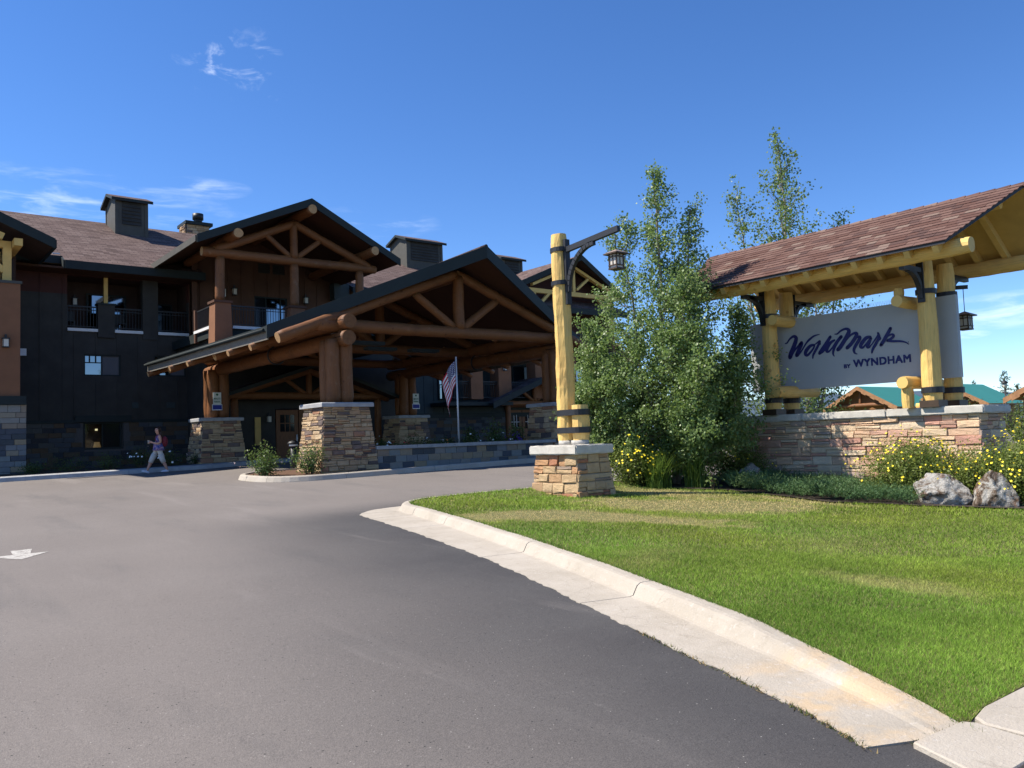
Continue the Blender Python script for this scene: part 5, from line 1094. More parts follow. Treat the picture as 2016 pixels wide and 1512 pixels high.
# bollard light ------------------------------------------------------------------------------------
bx_, by_ = 11.95, 27.35; bz_ = gz(bx_, by_)
bl = empty('bollard_light', (bx_, by_, bz_)); tag(bl, 'black bollard light with domed cap standing behind the island bushes', 'bollard')
mb = MB(); mb.tube([(bx_, by_, bz_), (bx_, by_, bz_ + .86)], .10, 20); mb.build('post', M['black_iron'], bl)
mb = MB(); mb.tube([(bx_, by_, bz_ + .86), (bx_, by_, bz_ + .93)], .15, 20); mb.build('lens_ring', M['silver'], bl)
mb = MB(); mb.tube([(bx_, by_, bz_ + .93), (bx_, by_, bz_ + .97), (bx_, by_, bz_ + 1.03), (bx_, by_, bz_ + 1.06)], [.2, .2, .14, .03], 20); mb.build('cap', M['black_iron'], bl)

# parking signs on the rear posts --------------------------------------------------------------------
M['sign_white'] = plain('sign_white', (0.62, 0.64, 0.58), 0.5, 0.03); M['sign_green'] = plain('sign_green', (0.02, 0.13, 0.05), 0.5, 0.03); M['sign_blue'] = plain('sign_blue', (0.015, 0.025, 0.22), 0.5, 0.03)
def text_mesh(body, size, mat, parent, mtx, extrude=0.002, offset=0.0, width=None, name='lettering', space=1.0, bold=0.0):
    cu = bpy.data.curves.new(name, 'FONT'); cu.body = body; cu.size = size; cu.extrude = extrude; cu.offset = offset; cu.align_x = 'CENTER'; cu.space_character = space
    tmp = bpy.data.objects.new('tmp_text', cu); COL.objects.link(tmp); bpy.context.view_layer.update()
    me = bpy.data.meshes.new_from_object(tmp.evaluated_get(bpy.context.evaluated_depsgraph_get())); bpy.data.objects.remove(tmp)
    xs = [v.co.x for v in me.vertices]; w0 = max(xs) - min(xs)
    if width:
        k = width / w0; cx = (max(xs) + min(xs)) / 2
        for v in me.vertices: v.co.x = (v.co.x - cx) * k
    if bold:
        bm = bmesh.new()
        for q, (ax, ay) in enumerate(((-1, -1), (1, -1), (1, 1), (-1, 1), (0, 0))):
            m2 = me.copy(); m2.transform(Matrix.Translation((ax * bold, ay * bold, q * .0003))); bm.from_mesh(m2); bpy.data.meshes.remove(m2)
        bm.to_mesh(me); bm.free()
    me.transform(mtx); me.transform(Matrix.Translation(-WORLD[parent.name])); me.materials.clear(); me.materials.append(M[mat])
    return put(name, me, parent, WORLD[parent.name])
def parking_sign(x, y, z, label):
    r = empty('parking_sign', (x, y, z)); tag(r, label, 'sign', 'parking signs on the portico posts')
    part('plate', 'sign_white', (x - .17, x + .17, y - .02, y, z + .26, z + .75), parent=r); part('plate_frame', 'silver', (x - .21, x + .21, y - .018, y, z, z + .25), parent=r); part('blue_plate', 'sign_blue', (x - .19, x + .19, y - .026, y - .019, z + .03, z + .22), parent=r)
    for body, zz, s in (('MINUTE', z + .45, .11), ('PARKING', z + .32, .11)):
        text_mesh(body, s, 'sign_green', r, Matrix.Translation((x, y - .024, zz)) @ Matrix.Rotation(PI / 2, 4, 'X'), .002, .002, .28)
    mb = MB(); mb.disc((x, y - .0235, z + .66), (0, -1, 0), .05, 14); mb.build('emblem', M['sign_green'], r)
parking_sign(11.98, 35.12, 3.28, 'white and blue parking sign on the left rear log post'); parking_sign(21.8, 35.12, 3.28, 'white and blue parking sign on the right rear log post by the flag')

# ------------------------------------------------------------------ lantern
def lantern(cx, cy, zb, zc, name='lantern', parent=None, label=None):
    """hanging square lantern: zb bottom of body, zc top of the rod"""
    r = empty(name, (cx, cy, zb), parent)
    if label: tag(r, label, 'lantern')
    s = .095; H = .30
    mb = MB()
    for a in (-1, 1):
        for b in (-1, 1): mb.box(cx + a * s - .012, cx + a * s + .012, cy + b * s - .012, cy + b * s + .012, zb, zb + H)
    for z in (zb + .0, zb + .07, zb + .235): mb.box(cx - s - .018, cx + s + .018, cy - s - .018, cy + s + .018, z, z + .018 if z > zb else z + .03)
    for a in (-1, 1): mb.box(cx + a * (s + .004) - .006, cx + a * (s + .004) + .006, cy - .007, cy + .007, zb + .07, zb + H); mb.box(cx - .007, cx + .007, cy + a * (s + .004) - .006, cy + a * (s + .004) + .006, zb + .07, zb + H)
    fr = mb.build('frame', M['bronze'], r)
    mb = MB(); g = s - .004; mb.box(cx - g, cx + g, cy - g, cy + g, zb + .03, zb + H - .005); mb.build('glass', M['frosted'], r)
    mb = MB(); w = .175; mb.hexa([(cx - w, cy - w, zb + H - .01), (cx + w, cy - w, zb + H - .01), (cx + w, cy + w, zb + H - .01), (cx - w, cy + w, zb + H - .01)], [(cx - w, cy - w, zb + H + .015), (cx + w, cy - w, zb + H + .015), (cx + w, cy + w, zb + H + .015), (cx - w, cy + w, zb + H + .015)])
    mb.build('roof_rim', M['bronze'], r)
    mb = MB(); mb.add([(cx - w, cy - w, zb + H + .016), (cx + w, cy - w, zb + H + .016), (cx + w, cy + w, zb + H + .016), (cx - w, cy + w, zb + H + .016), (cx, cy, zb + H + .10)], [(0, 1, 4), (1, 2, 4), (2, 3, 4), (3, 0, 4)]); mb.build('roof', M['copper'], r)
    mb = MB(); mb.tube([(cx, cy, zb + H + .09), (cx, cy, zc)], .008, 6); mb.build('rod', M['black_iron'], r)
    return r

# ------------------------------------------------------------------ lamp post on the lawn
LX, LY = 11.52, 12.70
lz = gz(11.4, 12.4) + .02
lamp = empty('lamp_post', (11.4, 12.5, lz)); tag(lamp, 'yellow peeled log lamp post with black iron arm on a stone pier', 'lamp post')
def stone_pier(parent, x0, x1, y0, y1, zb, zt, tp, mat, ch, ln, seed, name='pier', faces='fl', depth=.06):
    lo = [Vector((x0, y0, zb - .15)), Vector((x1, y0, zb - .15)), Vector((x1, y1, zb - .15)), Vector((x0, y1, zb - .15))]; hi = [Vector((x0 + tp, y0 + tp, zt)), Vector((x1 - tp, y0 + tp, zt)), Vector((x1 - tp, y1 - tp, zt)), Vector((x0 + tp, y1 - tp, zt))]
    p = MB().hexa(lo, hi).build(name, [M['mortar']], parent, origin=(x0, y0, zb)); e = depth * .75
    stone_face(p, lo[0] + Vector((-e, 0, .06)), lo[1] + Vector((e, 0, .06)), hi[0] + Vector((-e, 0, 0)), hi[1] + Vector((e, 0, 0)), (0, -1, 0), mat, ch, ln, depth, .012, seed)
    stone_face(p, lo[3] + Vector((0, e, .06)), lo[0] + Vector((0, -e, .06)), hi[3] + Vector((0, e, 0)), hi[0] + Vector((0, -e, 0)), (-1, 0, 0), mat, ch, ln, depth, .012, seed + 1)
    if 'r' in faces: stone_face(p, lo[1] + Vector((0, -e, .06)), lo[2] + Vector((0, e, .06)), hi[1] + Vector((0, -e, 0)), hi[2] + Vector((0, e, 0)), (1, 0, 0), mat, ch, ln, depth, .012, seed + 2)
    return p
stone_pier(lamp, 10.94, 11.88, 11.82, 13.16, lz, 1.29, .10, 'buff_stone', (.13, .22), (.18, .46), 101, faces='flr')
def capstone(parent, x0, x1, y0, y1, z0, z1, name='cap', mat='cap_stone', seed=1):
    bm = bmesh.new(); bmesh.ops.create_cube(bm, size=1.0)
    for v in bm.verts: v.co = Vector((x0 + (v.co.x + .5) * (x1 - x0), y0 + (v.co.y + .5) * (y1 - y0), z0 + (v.co.z + .5) * (z1 - z0)))
    L = max(x1 - x0, y1 - y0); ax = 'x' if x1 - x0 > y1 - y0 else 'y'
    bmesh.ops.bevel(bm, geom=list(bm.edges), offset=.022, segments=2, affect='EDGES')
    bmesh.ops.subdivide_edges(bm, edges=[e for e in bm.edges if e.calc_length() > .3], cuts=int(L / .15), use_grid_fill=True)
    rng = random.Random(seed)
    for v in bm.verts: v.co += Vector((rng.uniform(-1, 1), rng.uniform(-1, 1), rng.uniform(-1, 1))) * .005
    bmesh.ops.translate(bm, verts=bm.verts, vec=-WORLD[parent.name])
    me = bpy.data.meshes.new(name); bm.to_mesh(me); bm.free(); me.materials.append(M[mat]); return put(name, me, parent, WORLD[parent.name])
capstone(lamp, 10.88, 11.92, 11.78, 13.20, 1.29, 1.475)
M['log_foot'] = plain('log_foot', (0.42, 0.40, 0.36), .9, .3, 14, .3, 40)
log('tall_log', (LX, LY, 1.56), (LX - .03, LY - .02, 5.86), .195, .165, 'log_yellow', lamp, 15, .045, True, 'log_yellow', seed=5); log('short_log', (LX + .02, LY - .37, 1.56), (LX + .02, LY - .37, 2.28), .185, .18, 'log_yellow', lamp, 15, .03, True, 'log_yellow', seed=6)
for y_, r_ in ((LY, .19), (LY - .37, .18)):
    mb = MB(); mb.tube([(LX, y_, 1.475), (LX, y_, 1.565)], [r_, r_], 15); mb.build('log_foot', M['log_foot'], lamp)
def band(parent, pts, z0, z1, name='iron_band'):
    n = len(pts); mb = MB(); v = [(x, y, z0) for x, y in pts] + [(x, y, z1) for x, y in pts]; mb.add(v, [(i, (i + 1) % n, (i + 1) % n + n, i + n) for i in range(n)] + [tuple(range(n))[::-1], tuple(range(n, 2 * n))]); return mb.build(name, M['black_iron'], parent)
def stadium(x, ya, yb, r, k=9):
    return [(x + r * math.cos(a), yb + r * math.sin(a)) for a in [PI * i / k for i in range(k + 1)]] + [(x + r * math.cos(a), ya + r * math.sin(a)) for a in [PI + PI * i / k for i in range(k + 1)]]
band(lamp, stadium(LX + .01, LY - .37, LY, .218), 2.07, 2.19); band(lamp, stadium(LX + .01, LY - .37, LY, .222), 1.71, 1.83)
band(lamp, stadium(LX - .02, LY - .03, LY, .200), 5.48, 5.57); band(lamp, stadium(LX - .02, LY - .03, LY, .205), 4.78, 4.87)
part('bracket_plate', 'black_iron', (LX - .075, LX + .05, LY - .24, LY - .15, 4.36, 5.72), parent=lamp)
mb = MB(); mb.beam((LX - .02, LY - .2, 5.50), (LX - .02, LY - 1.72, 5.62), .085, .11); mb.build('arm', M['black_iron'], lamp)
mb = MB(); P = [Vector((LX - .02, LY - .24 - .78 * (1 - math.cos(a)), 4.62 + .86 * math.sin(a))) for a in [i / 12 * PI / 2 for i in range(13)]]
for a, b in zip(P[:-1], P[1:]): mb.beam(a, b + (b - a).normalized() * .012, .085, .085, up=(1, 0, 0))
mb.build('curved_brace', M['black_iron'], lamp)
lantern(LX - .02, LY - 1.62, 4.83, 5.56, parent=lamp)

# ------------------------------------------------------------------ entrance sign
sg = empty('entrance_sign', (17.6, 9.8, gz(17.6, 9.8))); tag(sg, 'grey name board between yellow log posts under a shingled roof on a stone wall', 'sign')
sz = gz(17.3, 9.8) - .02
stone_pier(sg, 17.06, 18.25, 6.94, 12.66, sz, 1.81, .07, 'pink_stone', (.13, .21), (.22, .6), 131, 'wall', 'fl', .06)
for k in range(3): capstone(sg, 17.0, 18.3, [6.84, 8.78, 10.78][k], [8.772, 10.772, 12.74][k], 1.81, 1.975, seed=k)
XPAN = 17.48
for nm, x, yv in (('log_post', 17.12, 7.83), ('log_post', 17.12, 11.55), ('log_post', 17.98, 7.80), ('log_post', 17.98, 11.62)):
    log(nm, (x, yv, 2.10), (x, yv, 4.98), .19, .17, 'log_yellow', sg, 15, .03, True, 'log_yellow'); 
    part('post_foot', 'bronze', (x - .2, x + .2, yv - .19, yv + .19, 1.975, 2.11), parent=sg)
    band(sg, [(x + .214 * math.cos(a), yv + .214 * math.sin(a)) for a in [2 * PI * i / 18 for i in range(18)]], 2.26, 2.38); band(sg, [(x + .202 * math.cos(a), yv + .202 * math.sin(a)) for a in [2 * PI * i / 18 for i in range(18)]], 4.28, 4.38)
for yv in (8.25, 11.2):
    for z in (2.50, 4.18): log('cross_log', (16.72, yv, z), (18.4, yv, z), .135, .13, 'log_yellow', sg, 14, .03, True, 'log_yellow')
log('stub_log', (16.92, 8.25, 1.975), (16.92, 8.25, 2.42), .12, .12, 'log_yellow', sg, 14, .03, True, 'log_yellow'); log('stub_log', (16.95, 8.3, 4.28), (16.95, 8.3, 4.46), .10, .10, 'log_yellow', sg, 14, .03, True, 'log_yellow')
log('stub_log', (17.6, 8.25, 1.975), (17.6, 8.25, 2.08), .17, .17, 'log_yellow', sg, 14, .03, True, 'log_yellow')
pn = part('name_board', 'sign_grey', (XPAN, XPAN + .12, 7.42, 12.36, 2.56, 4.245), parent=sg)
# brush script name, cut from flat sheet: strokes as (Y, Z, half width) along the board
STROKES = [[(11.391,3.681,0.0085),(11.333,3.692,0.0135),(11.251,3.776,0.0185),(11.152,3.828,0.0251),(11.085,3.79,0.0351),(11.098,3.707,0.0401),(11.159,3.579,0.0436),(11.235,3.435,0.047),(11.273,3.341,0.0454)],[(11.25,3.344,0.0168),(11.147,3.477,0.0151),(11.026,3.598,0.0183),(10.951,3.654,0.0316),(10.96,3.608,0.0382),(11.033,3.482,0.0383),(11.093,3.37,0.0384)],[(11.07,3.348,0.0167),(10.96,3.457,0.0149),(10.839,3.611,0.0149),(10.741,3.7,0.0214),(10.608,3.775,0.0164),(10.463,3.794,0.0057)],[(10.622,3.567,0.018),(10.723,3.552,0.0296),(10.83,3.46,0.0364),(10.861,3.38,0.0331),(10.816,3.342,0.0248),(10.728,3.403,0.0197),(10.645,3.49,0.018),(10.614,3.553,0.0164)],[(10.613,3.569,0.0098),(10.547,3.603,0.0131),(10.473,3.636,0.0212),(10.525,3.535,0.0245),(10.615,3.404,0.0246),(10.663,3.327,0.0197),(10.679,3.254,0.0098)],[(10.474,3.619,0.0147),(10.468,3.561,0.013)],[(10.202,3.709,0.0274),(10.299,3.583,0.034),(10.414,3.449,0.0357),(10.495,3.356,0.0342)],[(10.497,3.339,0.0147),(10.401,3.382,0.013),(10.306,3.478,0.0097)],[(10.104,3.618,0.0177),(10.203,3.572,0.0274),(10.292,3.468,0.0356),(10.312,3.389,0.0291),(10.26,3.374,0.0178),(10.167,3.455,0.0145),(10.054,3.588,0.016),(9.948,3.672,0.0239)],[(9.936,3.677,0.0319),(10.018,3.6,0.0288),(10.094,3.495,0.0273),(10.145,3.388,0.0241),(10.159,3.308,0.0177),(10.132,3.244,0.0056)],[(10.086,3.753,0.0096),(10.025,3.754,0.0144),(9.935,3.812,0.0175),(9.814,3.84,0.0222),(9.746,3.795,0.0332),(9.771,3.715,0.038),(9.865,3.582,0.0381),(9.958,3.464,0.0383),(10.036,3.392,0.0368)],[(10.024,3.391,0.0144),(9.886,3.52,0.0143),(9.759,3.649,0.0158),(9.637,3.714,0.022),(9.568,3.7,0.0314),(9.592,3.63,0.0346),(9.701,3.499,0.0331),(9.812,3.408,0.0333)],[(9.8,3.407,0.0127),(9.683,3.529,0.0142),(9.577,3.612,0.0173),(9.502,3.619,0.0282),(9.517,3.558,0.0313),(9.605,3.441,0.0298),(9.653,3.351,0.0267),(9.641,3.279,0.0173),(9.577,3.241,0.0055)],[(9.247,3.592,0.0201),(9.345,3.581,0.0311),(9.449,3.487,0.0343),(9.491,3.41,0.0313),(9.45,3.374,0.0203),(9.374,3.431,0.0156),(9.269,3.544,0.017)],[(9.244,3.565,0.0232),(9.291,3.469,0.0279),(9.337,3.388,0.0279),(9.298,3.363,0.0155),(9.228,3.431,0.0093)],[(9.229,3.423,0.0093),(9.141,3.53,0.0139),(9.075,3.607,0.0169)],[(9.077,3.661,0.0154),(9.062,3.613,0.0215),(9.06,3.551,0.023),(9.132,3.435,0.0262),(9.212,3.32,0.0232),(9.241,3.237,0.0139)],[(9.055,3.578,0.0138),(9.036,3.53,0.0199),(9.061,3.489,0.0077)],[(8.789,3.724,0.0273),(8.867,3.605,0.032),(8.954,3.477,0.0321),(9.027,3.385,0.0291)],[(8.971,3.463,0.0107),(8.87,3.556,0.0137),(8.767,3.587,0.0197),(8.734,3.551,0.0227),(8.793,3.497,0.0228),(8.873,3.471,0.0198)],[(8.883,3.459,0.0168),(8.754,3.438,0.0204),(8.601,3.421,0.018),(8.482,3.383,0.012),(8.418,3.331,0.0052)],[(8.43,3.392,0.006),(8.419,3.376,0.006)]]
def stroke_mesh(mb, S, x):
    P = [Vector((0, a, b)) for a, b, w in S]; Wd = [w * 1.28 for _, _, w in S]; pts, ws = [], []
    n = len(P)
    for i in range(n - 1):
        p0 = P[max(i - 1, 0)]; p1 = P[i]; p2 = P[i + 1]; p3 = P[min(i + 2, n - 1)]; k = 6
        for j in range(k):
            t_ = j / k; pts.append(0.5 * ((2 * p1) + (p2 - p0) * t_ + (2 * p0 - 5 * p1 + 4 * p2 - p3) * t_ * t_ + (3 * p1 - p0 - 3 * p2 + p3) * t_ ** 3)); ws.append(Wd[i] + (Wd[i + 1] - Wd[i]) * t_)
    pts.append(P[-1]); ws.append(Wd[-1]); m = len(pts); L, R2 = [], []
    for i, p in enumerate(pts):
        d = (pts[min(i + 1, m - 1)] - pts[max(i - 1, 0)]).normalized(); nn = Vector((0, -d.z, d.y)); L.append(p + nn * ws[i]); R2.append(p - nn * ws[i])
    v = [(x, p.y, p.z) for p in L] + [(x, p.y, p.z) for p in R2] + [(x + .006, p.y, p.z) for p in L] + [(x + .006, p.y, p.z) for p in R2]
    f = []
    for i in range(m - 1): f += [(i, i + 1, m + i + 1, m + i), (i, 2 * m + i, 2 * m + i + 1, i + 1), (m + i, m + i + 1, 3 * m + i + 1, 3 * m + i)]
    # rounded end
    mb.add(v, f)
    for e, w in ((pts[0], ws[0]), (pts[-1], ws[-1])):
        if w > .012: mb.add([(x, e.y + w * .9 * math.cos(a), e.z + w * .9 * math.sin(a)) for a in [2 * PI * k / 12 for k in range(12)]], [tuple(range(12))])
mb = MB()
for i, S in enumerate(STROKES): stroke_mesh(mb, S, XPAN - .008 - .0004 * i)
mb.build('script_lettering', M['navy'], pn)
TM = lambda y, z: Matrix(((0, 0, -1, XPAN - .006), (-1, 0, 0, y), (0, 1, 0, z), (0, 0, 0, 1)))
text_mesh('WYNDHAM', .225, 'navy', pn, TM(9.045, 2.963), .003, 0, 1.28, space=1.1, bold=.0085); text_mesh('BY', .118, 'navy', pn, TM(9.838, 2.957), .003, 0, .15, bold=.005)
mb = MB()
for k in range(46):
    y_ = 8.6 + k * .055
    for a in (-.5, 0, .5): mb.beam((XPAN + .06, y_, 4.245), (XPAN + .06 + .05 * math.sin(a), y_ + .05 * math.cos(k * 7 + a * 3), 4.345), .0025, .0025)
tag(mb.build('bird_spikes', M['silver'], sg), kind='stuff')
# roof structure
XF, XB, XR_, EZs, RZs = 15.75, 19.45, 17.6, 5.02, 6.20
sl = (RZs - EZs) / (XR_ - XF)
for x in (16.15, 19.05): log('plate_log', (x, 6.50, 4.93), (x, 13.2, 4.93), .165, .15, 'log_yellow', sg, 15, .03, True, 'log_yellow')
RI = 6.02; RO = 13.55
for s in (-1, 1):
    xe = XF if s < 0 else XB; mb = MB()
    q = [(xe, 6.80, EZs), (xe, 13.02, EZs), (XR_, RO, RZs), (XR_, RI, RZs)]; slab(mb, q, .06)
    for i, f in enumerate(mb.f):
        n = (Vector(mb.v[f[1]]) - Vector(mb.v[f[0]])).cross(Vector(mb.v[f[2]]) - Vector(mb.v[f[1]]))
        if mb.m[i] == 0 and n.z < 0 or mb.m[i] == 2 and n.z > 0: f.reverse()
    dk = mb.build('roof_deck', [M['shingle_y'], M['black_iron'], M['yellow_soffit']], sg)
    if s < 0: front_deck = dk
    for k in range(12):
        y_ = 7.0 + k * .54; mb = MB(); a = Vector((xe - s * .05, y_, EZs - .13)); b = Vector((XR_ + s * .04, y_, RZs - .15)); mb.beam(a, b, .11, .15); mb.build('rafter', M['yellow_wood'], sg)
log('ridge_log', (XR_, 6.5, 5.92), (XR_, 13.2, 5.92), .12, .12, 'log_yellow', sg, 14, .03, True, 'log_yellow')
# shingles, course by course, on the slope that faces the road
rng = random.Random(77); d_ = Vector((XR_ - XF, 0, RZs - EZs)); SL = d_.length; d_.normalize(); nrm = Vector((-d_.z, 0, d_.x)); rows = 15; eh = SL / rows
shm = MB().hexa([(0, 0, 0), (1, 0, 0), (1, 1, 0), (0, 1, 0)], [(0, 0, 1), (1, 0, .35), (1, 1, .35), (0, 1, 1)])
me = bpy.data.meshes.new('shingle'); me.from_pydata(shm.v, [], shm.f); me.materials.append(M['sign_shingle'])
def yend(k): return 6.80 + (RI - 6.80) * k, 13.02 + (RO - 13.02) * k
rest = []; cnt = 0; fw_ = WORLD[front_deck.name]
for r in range(rows):
    s0 = r * eh - .02; k = (r + .5) / rows; ya, yb = yend(k); y_ = ya - .015 - (0.17 if r % 2 else 0) * rng.uniform(.6, 1.2)
    while y_ < yb + .02:
        w = rng.uniform(.20, .40); a, b = max(y_, ya - .015), min(y_ + w, yb + .015); y_ += w
        if b - a < .05: continue
        base = Vector((XF, a + .002, EZs)) + d_ * s0 + nrm * .004; lift = .016 + rng.uniform(0, .008)
        mtx = Matrix(((d_ * (eh + .03)).to_4d(), (Vector((0, b - a - .005, 0))).to_4d(), (nrm * lift).to_4d(), base.to_4d())).transposed()
        for q in range(3): mtx[3][q] = 0
        mtx[3][3] = 1
        if cnt < 300:
            ob = bpy.data.objects.new('shingle', me); COL.objects.link(ob); ob.parent = front_deck; mtx.translation = base - fw_; ob.matrix_basis = mtx; cnt += 1
        else: rest.append(mtx.copy())
mb = MB()
for m_ in rest: mb.add([m_ @ Vector(v) for v in shm.v], shm.f)
if rest: tag(mb.build('shingles', M['sign_shingle'], front_deck), kind='stuff')
for k in range(27):
    ya = RI - .01 + k * (RO - RI + .02) / 27; yb = ya + (RO - RI) / 27 + .03; z = RZs + .01 + .012; mb = MB()
    mb.add([(XR_ - .15, ya, z - .13 * sl - .02), (XR_, ya, z + .012), (XR_ + .15, ya, z - .13 * sl - .02), (XR_ - .15, yb, z - .13 * sl - .035), (XR_, yb, z - .004), (XR_ + .15, yb, z - .13 * sl - .035)], [(0, 1, 4, 3), (1, 2, 5, 4), (0, 3, 5, 2), (0, 2, 1), (3, 4, 5)]); mb.build('ridge_shingle', M['sign_shingle'], sg)
# curved iron brackets from the posts out to the plate logs
for yv in (7.83, 11.58):
    for s, xp, xl in ((-1, 17.12, 16.15), (1, 17.98, 19.05)):
        mb = MB(); x0 = xp + s * .2
        part('bracket_plate', 'black_iron', (min(x0, x0 + s * .03), max(x0, x0 + s * .03), yv - .07, yv + .07, 4.1, 4.95), parent=sg)
        part('bracket_arm', 'black_iron', (min(x0, xl), max(x0, xl), yv - .05, yv + .05, 4.70, 4.80), parent=sg)
        P = [Vector((x0 + s * .02 + s * .5 * (1 - math.cos(a)), yv, 4.18 + .55 * math.sin(a))) for a in [i / 10 * PI / 2 for i in range(11)]]
        for a, b in zip(P[:-1], P[1:]): mb.beam(a, b + (b - a).normalized() * .012, .09, .10, up=(0, 1, 0))
        mb.build('curved_bracket', M['black_iron'], sg)
mb = MB(); mb.beam((18.1, 7.95, 4.50), (18.3, 7.50, 4.48), .06, .08); mb.build('lantern_arm', M['black_iron'], sg)
lantern(18.3, 7.60, 3.58, 4.45, parent=sg)
# ------------------------------------------------------------------ trees
def aspen(x, y, z, H, prof, stems, nleaf, leaf, mat, label, seed, group=None, sparse=0.0, name='aspen_tree', trunk_r=.06, clumpy=True):
    """multi-stem aspen: leaning stems, upswept branches, small leaves gathered in sprays; prof(t) -> crown radius at height fraction t"""
    rg = np.random.default_rng(seed); root = empty(name, (x, y, z)); tag(root, label, 'tree', group)
    segs_t, segs_b, C = [], [], []
    per = nleaf // len(stems)
    for (dx, dy, top, w) in stems:
        n = 14; base = np.array([x + dx * .28, y + dy * .28, z]); tip = np.array([x + dx, y + dy, z + H * top]); P = [base + (tip - base) * (i / n) + np.array([dx, dy, 0]) * .12 * math.sin(PI * i / n) + rg.normal(0, .03, 3) * np.array([1, 1, .2]) for i in range(n + 1)]
        for i in range(n): segs_t.append((P[i], P[i + 1], trunk_r * w * (1 - .92 * i / n) + .006, trunk_r * w * (1 - .92 * (i + 1) / n) + .006))
        nb = max(14, int(52 * top)); lf = int(per * w); od = math.atan2(dy, dx); off = math.hypot(dx, dy)
        for b in range(nb):
            t = .05 + .95 * (b + rg.random()) / nb; i = min(int(t * n), n - 1); p0 = P[i] + (P[i + 1] - P[i]) * (t * n - i)
            hz = (p0[2] - z) / H; taper = (1 - .78 * t ** 1.5); R = prof(hz) * (.45 + .55 * (1 - off / (off + 1.2))) * taper / max(.35, 1 - .6 * hz) * .8 + .12
            a = rg.uniform(0, 6.28) if rg.random() > min(.7, off * .5) else od + rg.normal(0, .9)
            L = R * rg.uniform(.55, 1.15); el_ = rg.uniform(.35, 1.05) if t < .8 else rg.uniform(.8, 1.35)
            d = np.array([math.cos(a) * math.cos(el_), math.sin(a) * math.cos(el_), math.sin(el_)]); p1 = p0 + d * L + rg.normal(0, .04, 3); mid = (p0 + p1) / 2 + np.array([0, 0, -.07 * L])
            segs_b += [(p0, mid, .004 + .009 * L, .004 + .004 * L), (mid, p1, .004 + .004 * L, .0015)]
            m = max(10, int(lf / nb * (0.35 + L / 1.1) * (1 - sparse * rg.random())))
            ns = max(3, int(3 + L * 4.5)); ct = rg.uniform(.15, 1.08, ns); cen = p0 + (p1 - p0) * ct[:, None] + rg.normal(0, .05 + .09 * L, (ns, 3)); which = rg.integers(0, ns, m)
            C.append(cen[which] + rg.normal(0, .07 + .03 * L, (m, 3)))
            for c_ in cen[:4]: segs_b.append((p0 + (p1 - p0) * rg.uniform(.1, .6), c_, .003, .0012))
    C = np.concatenate(C); C = C[C[:, 2] > z + .12]
    v, f = thin_tubes(segs_t, 8); np_mesh('trunk', v, f, M['bark'], root, (x, y, z)); v, f = thin_tubes(segs_b, 4); np_mesh('branches', v, f, M['bark'], root, (x, y, z))
    out = C - np.array([x, y, 0]); out[:, 2] = 0; out /= np.linalg.norm(out, axis=1, keepdims=True) + 1e-6
    v, f = leaf_quads(C, leaf, .15, .85, rg, out * .6); np_mesh('crown', v, f, M[mat], root, (x, y, z))
    return root
def interp(P):
    def g(t):
        t = min(max(t, 0), 1)
        for (a, b), (c, d) in zip(P[:-1], P[1:]):
            if a <= t <= c: return b + (d - b) * (t - a) / (c - a + 1e-9)
        return P[-1][1]
    return g
TZ = gz(14.9, 13.0) + .03
aspen(14.9, 13.0, TZ, 7.4, interp([(0, 1.9), (.1, 2.15), (.28, 2.15), (.45, 1.75), (.6, 1.4), (.75, 1.05), (.88, .65), (1, .2)]), [(-.1, -.1, 1.0, 1.15), (.6, -.5, .87, .85), (-.6, .45, .82, .85), (.95, .2, .68, .85), (-.35, -.95, .60, .85), (1.35, -1.15, .52, .85), (-1.3, 1.0, .50, .85), (.2, 1.1, .45, .6), (1.6, -.5, .36, .75), (-1.5, .3, .34, .75), (-.6, -1.5, .36, .75), (.7, -1.7, .33, .75), (-1.7, 1.3, .30, .6), (0, -.9, .28, .8)], 120000, .064, 'aspen_leaf', 'tall dense multi-stemmed green aspen between the lamp post and the sign', 21)
aspen(23.9, 15.5, gz(23.9, 15.5), 10.7, interp([(0, 1.5), (.15, 2.2), (.5, 2.3), (.65, 2.1), (.75, 1.9), (.9, 1.5), (1, .3)]), [(-.1, -.2, 1.0, 1.2), (-1.0, .9, .84, .9), (1.3, -1.2, .74, .8), (.25, .1, .90, .9), (-.3, -1.4, .62, .8), (.9, .6, .62, .8)], 22000, .09, 'aspen_far_leaf', 'slender sparse aspen rising behind the roof of the sign', 22, sparse=.5, trunk_r=.07)

# yellow flowering shrubs round the sign
YG = 'yellow flowering shrubs round the sign'
clump('potentilla_shrub', 16.3, 7.95, gz(16.3, 8) + .03, .85, .95, 1.14, 19000, .046, 'potentilla_leaf', 'yellow flowering shrub in front of the middle of the stone sign wall', 'shrub', YG, ('yellow_petal', 240, .042), 60, 31)
clump('potentilla_shrub', 16.4, 6.95, gz(16.4, 7) + .03, .8, .85, .95, 16000, .046, 'potentilla_leaf', 'greener yellow flowering shrub behind the two big boulders', 'shrub', YG, ('yellow_petal', 50, .042), 40, 32)
clump('potentilla_shrub', 16.75, 5.9, gz(16.7, 6) + .03, .9, .85, 1.2, 19000, .046, 'potentilla_leaf', 'yellow flowering shrub at the right edge past the end of the stone wall', 'shrub', YG, ('yellow_petal', 260, .045), 60, 33)
clump('potentilla_shrub', 13.7, 12.9, gz(13.7, 13) + .03, .7, .5, 1.1, 11000, .046, 'potentilla_leaf', 'yellow flowering shrub directly behind the lamp post pier', 'shrub', YG, ('yellow_petal', 190, .048), 36, 34)
clump('potentilla_shrub', 16.6, 12.25, gz(16.6, 12) + .03, .5, .75, 1.0, 9600, .046, 'potentilla_leaf', 'shaded yellow flowering shrub at the left end of the stone sign wall', 'shrub', YG, ('yellow_petal', 50, .042), 34, 35)

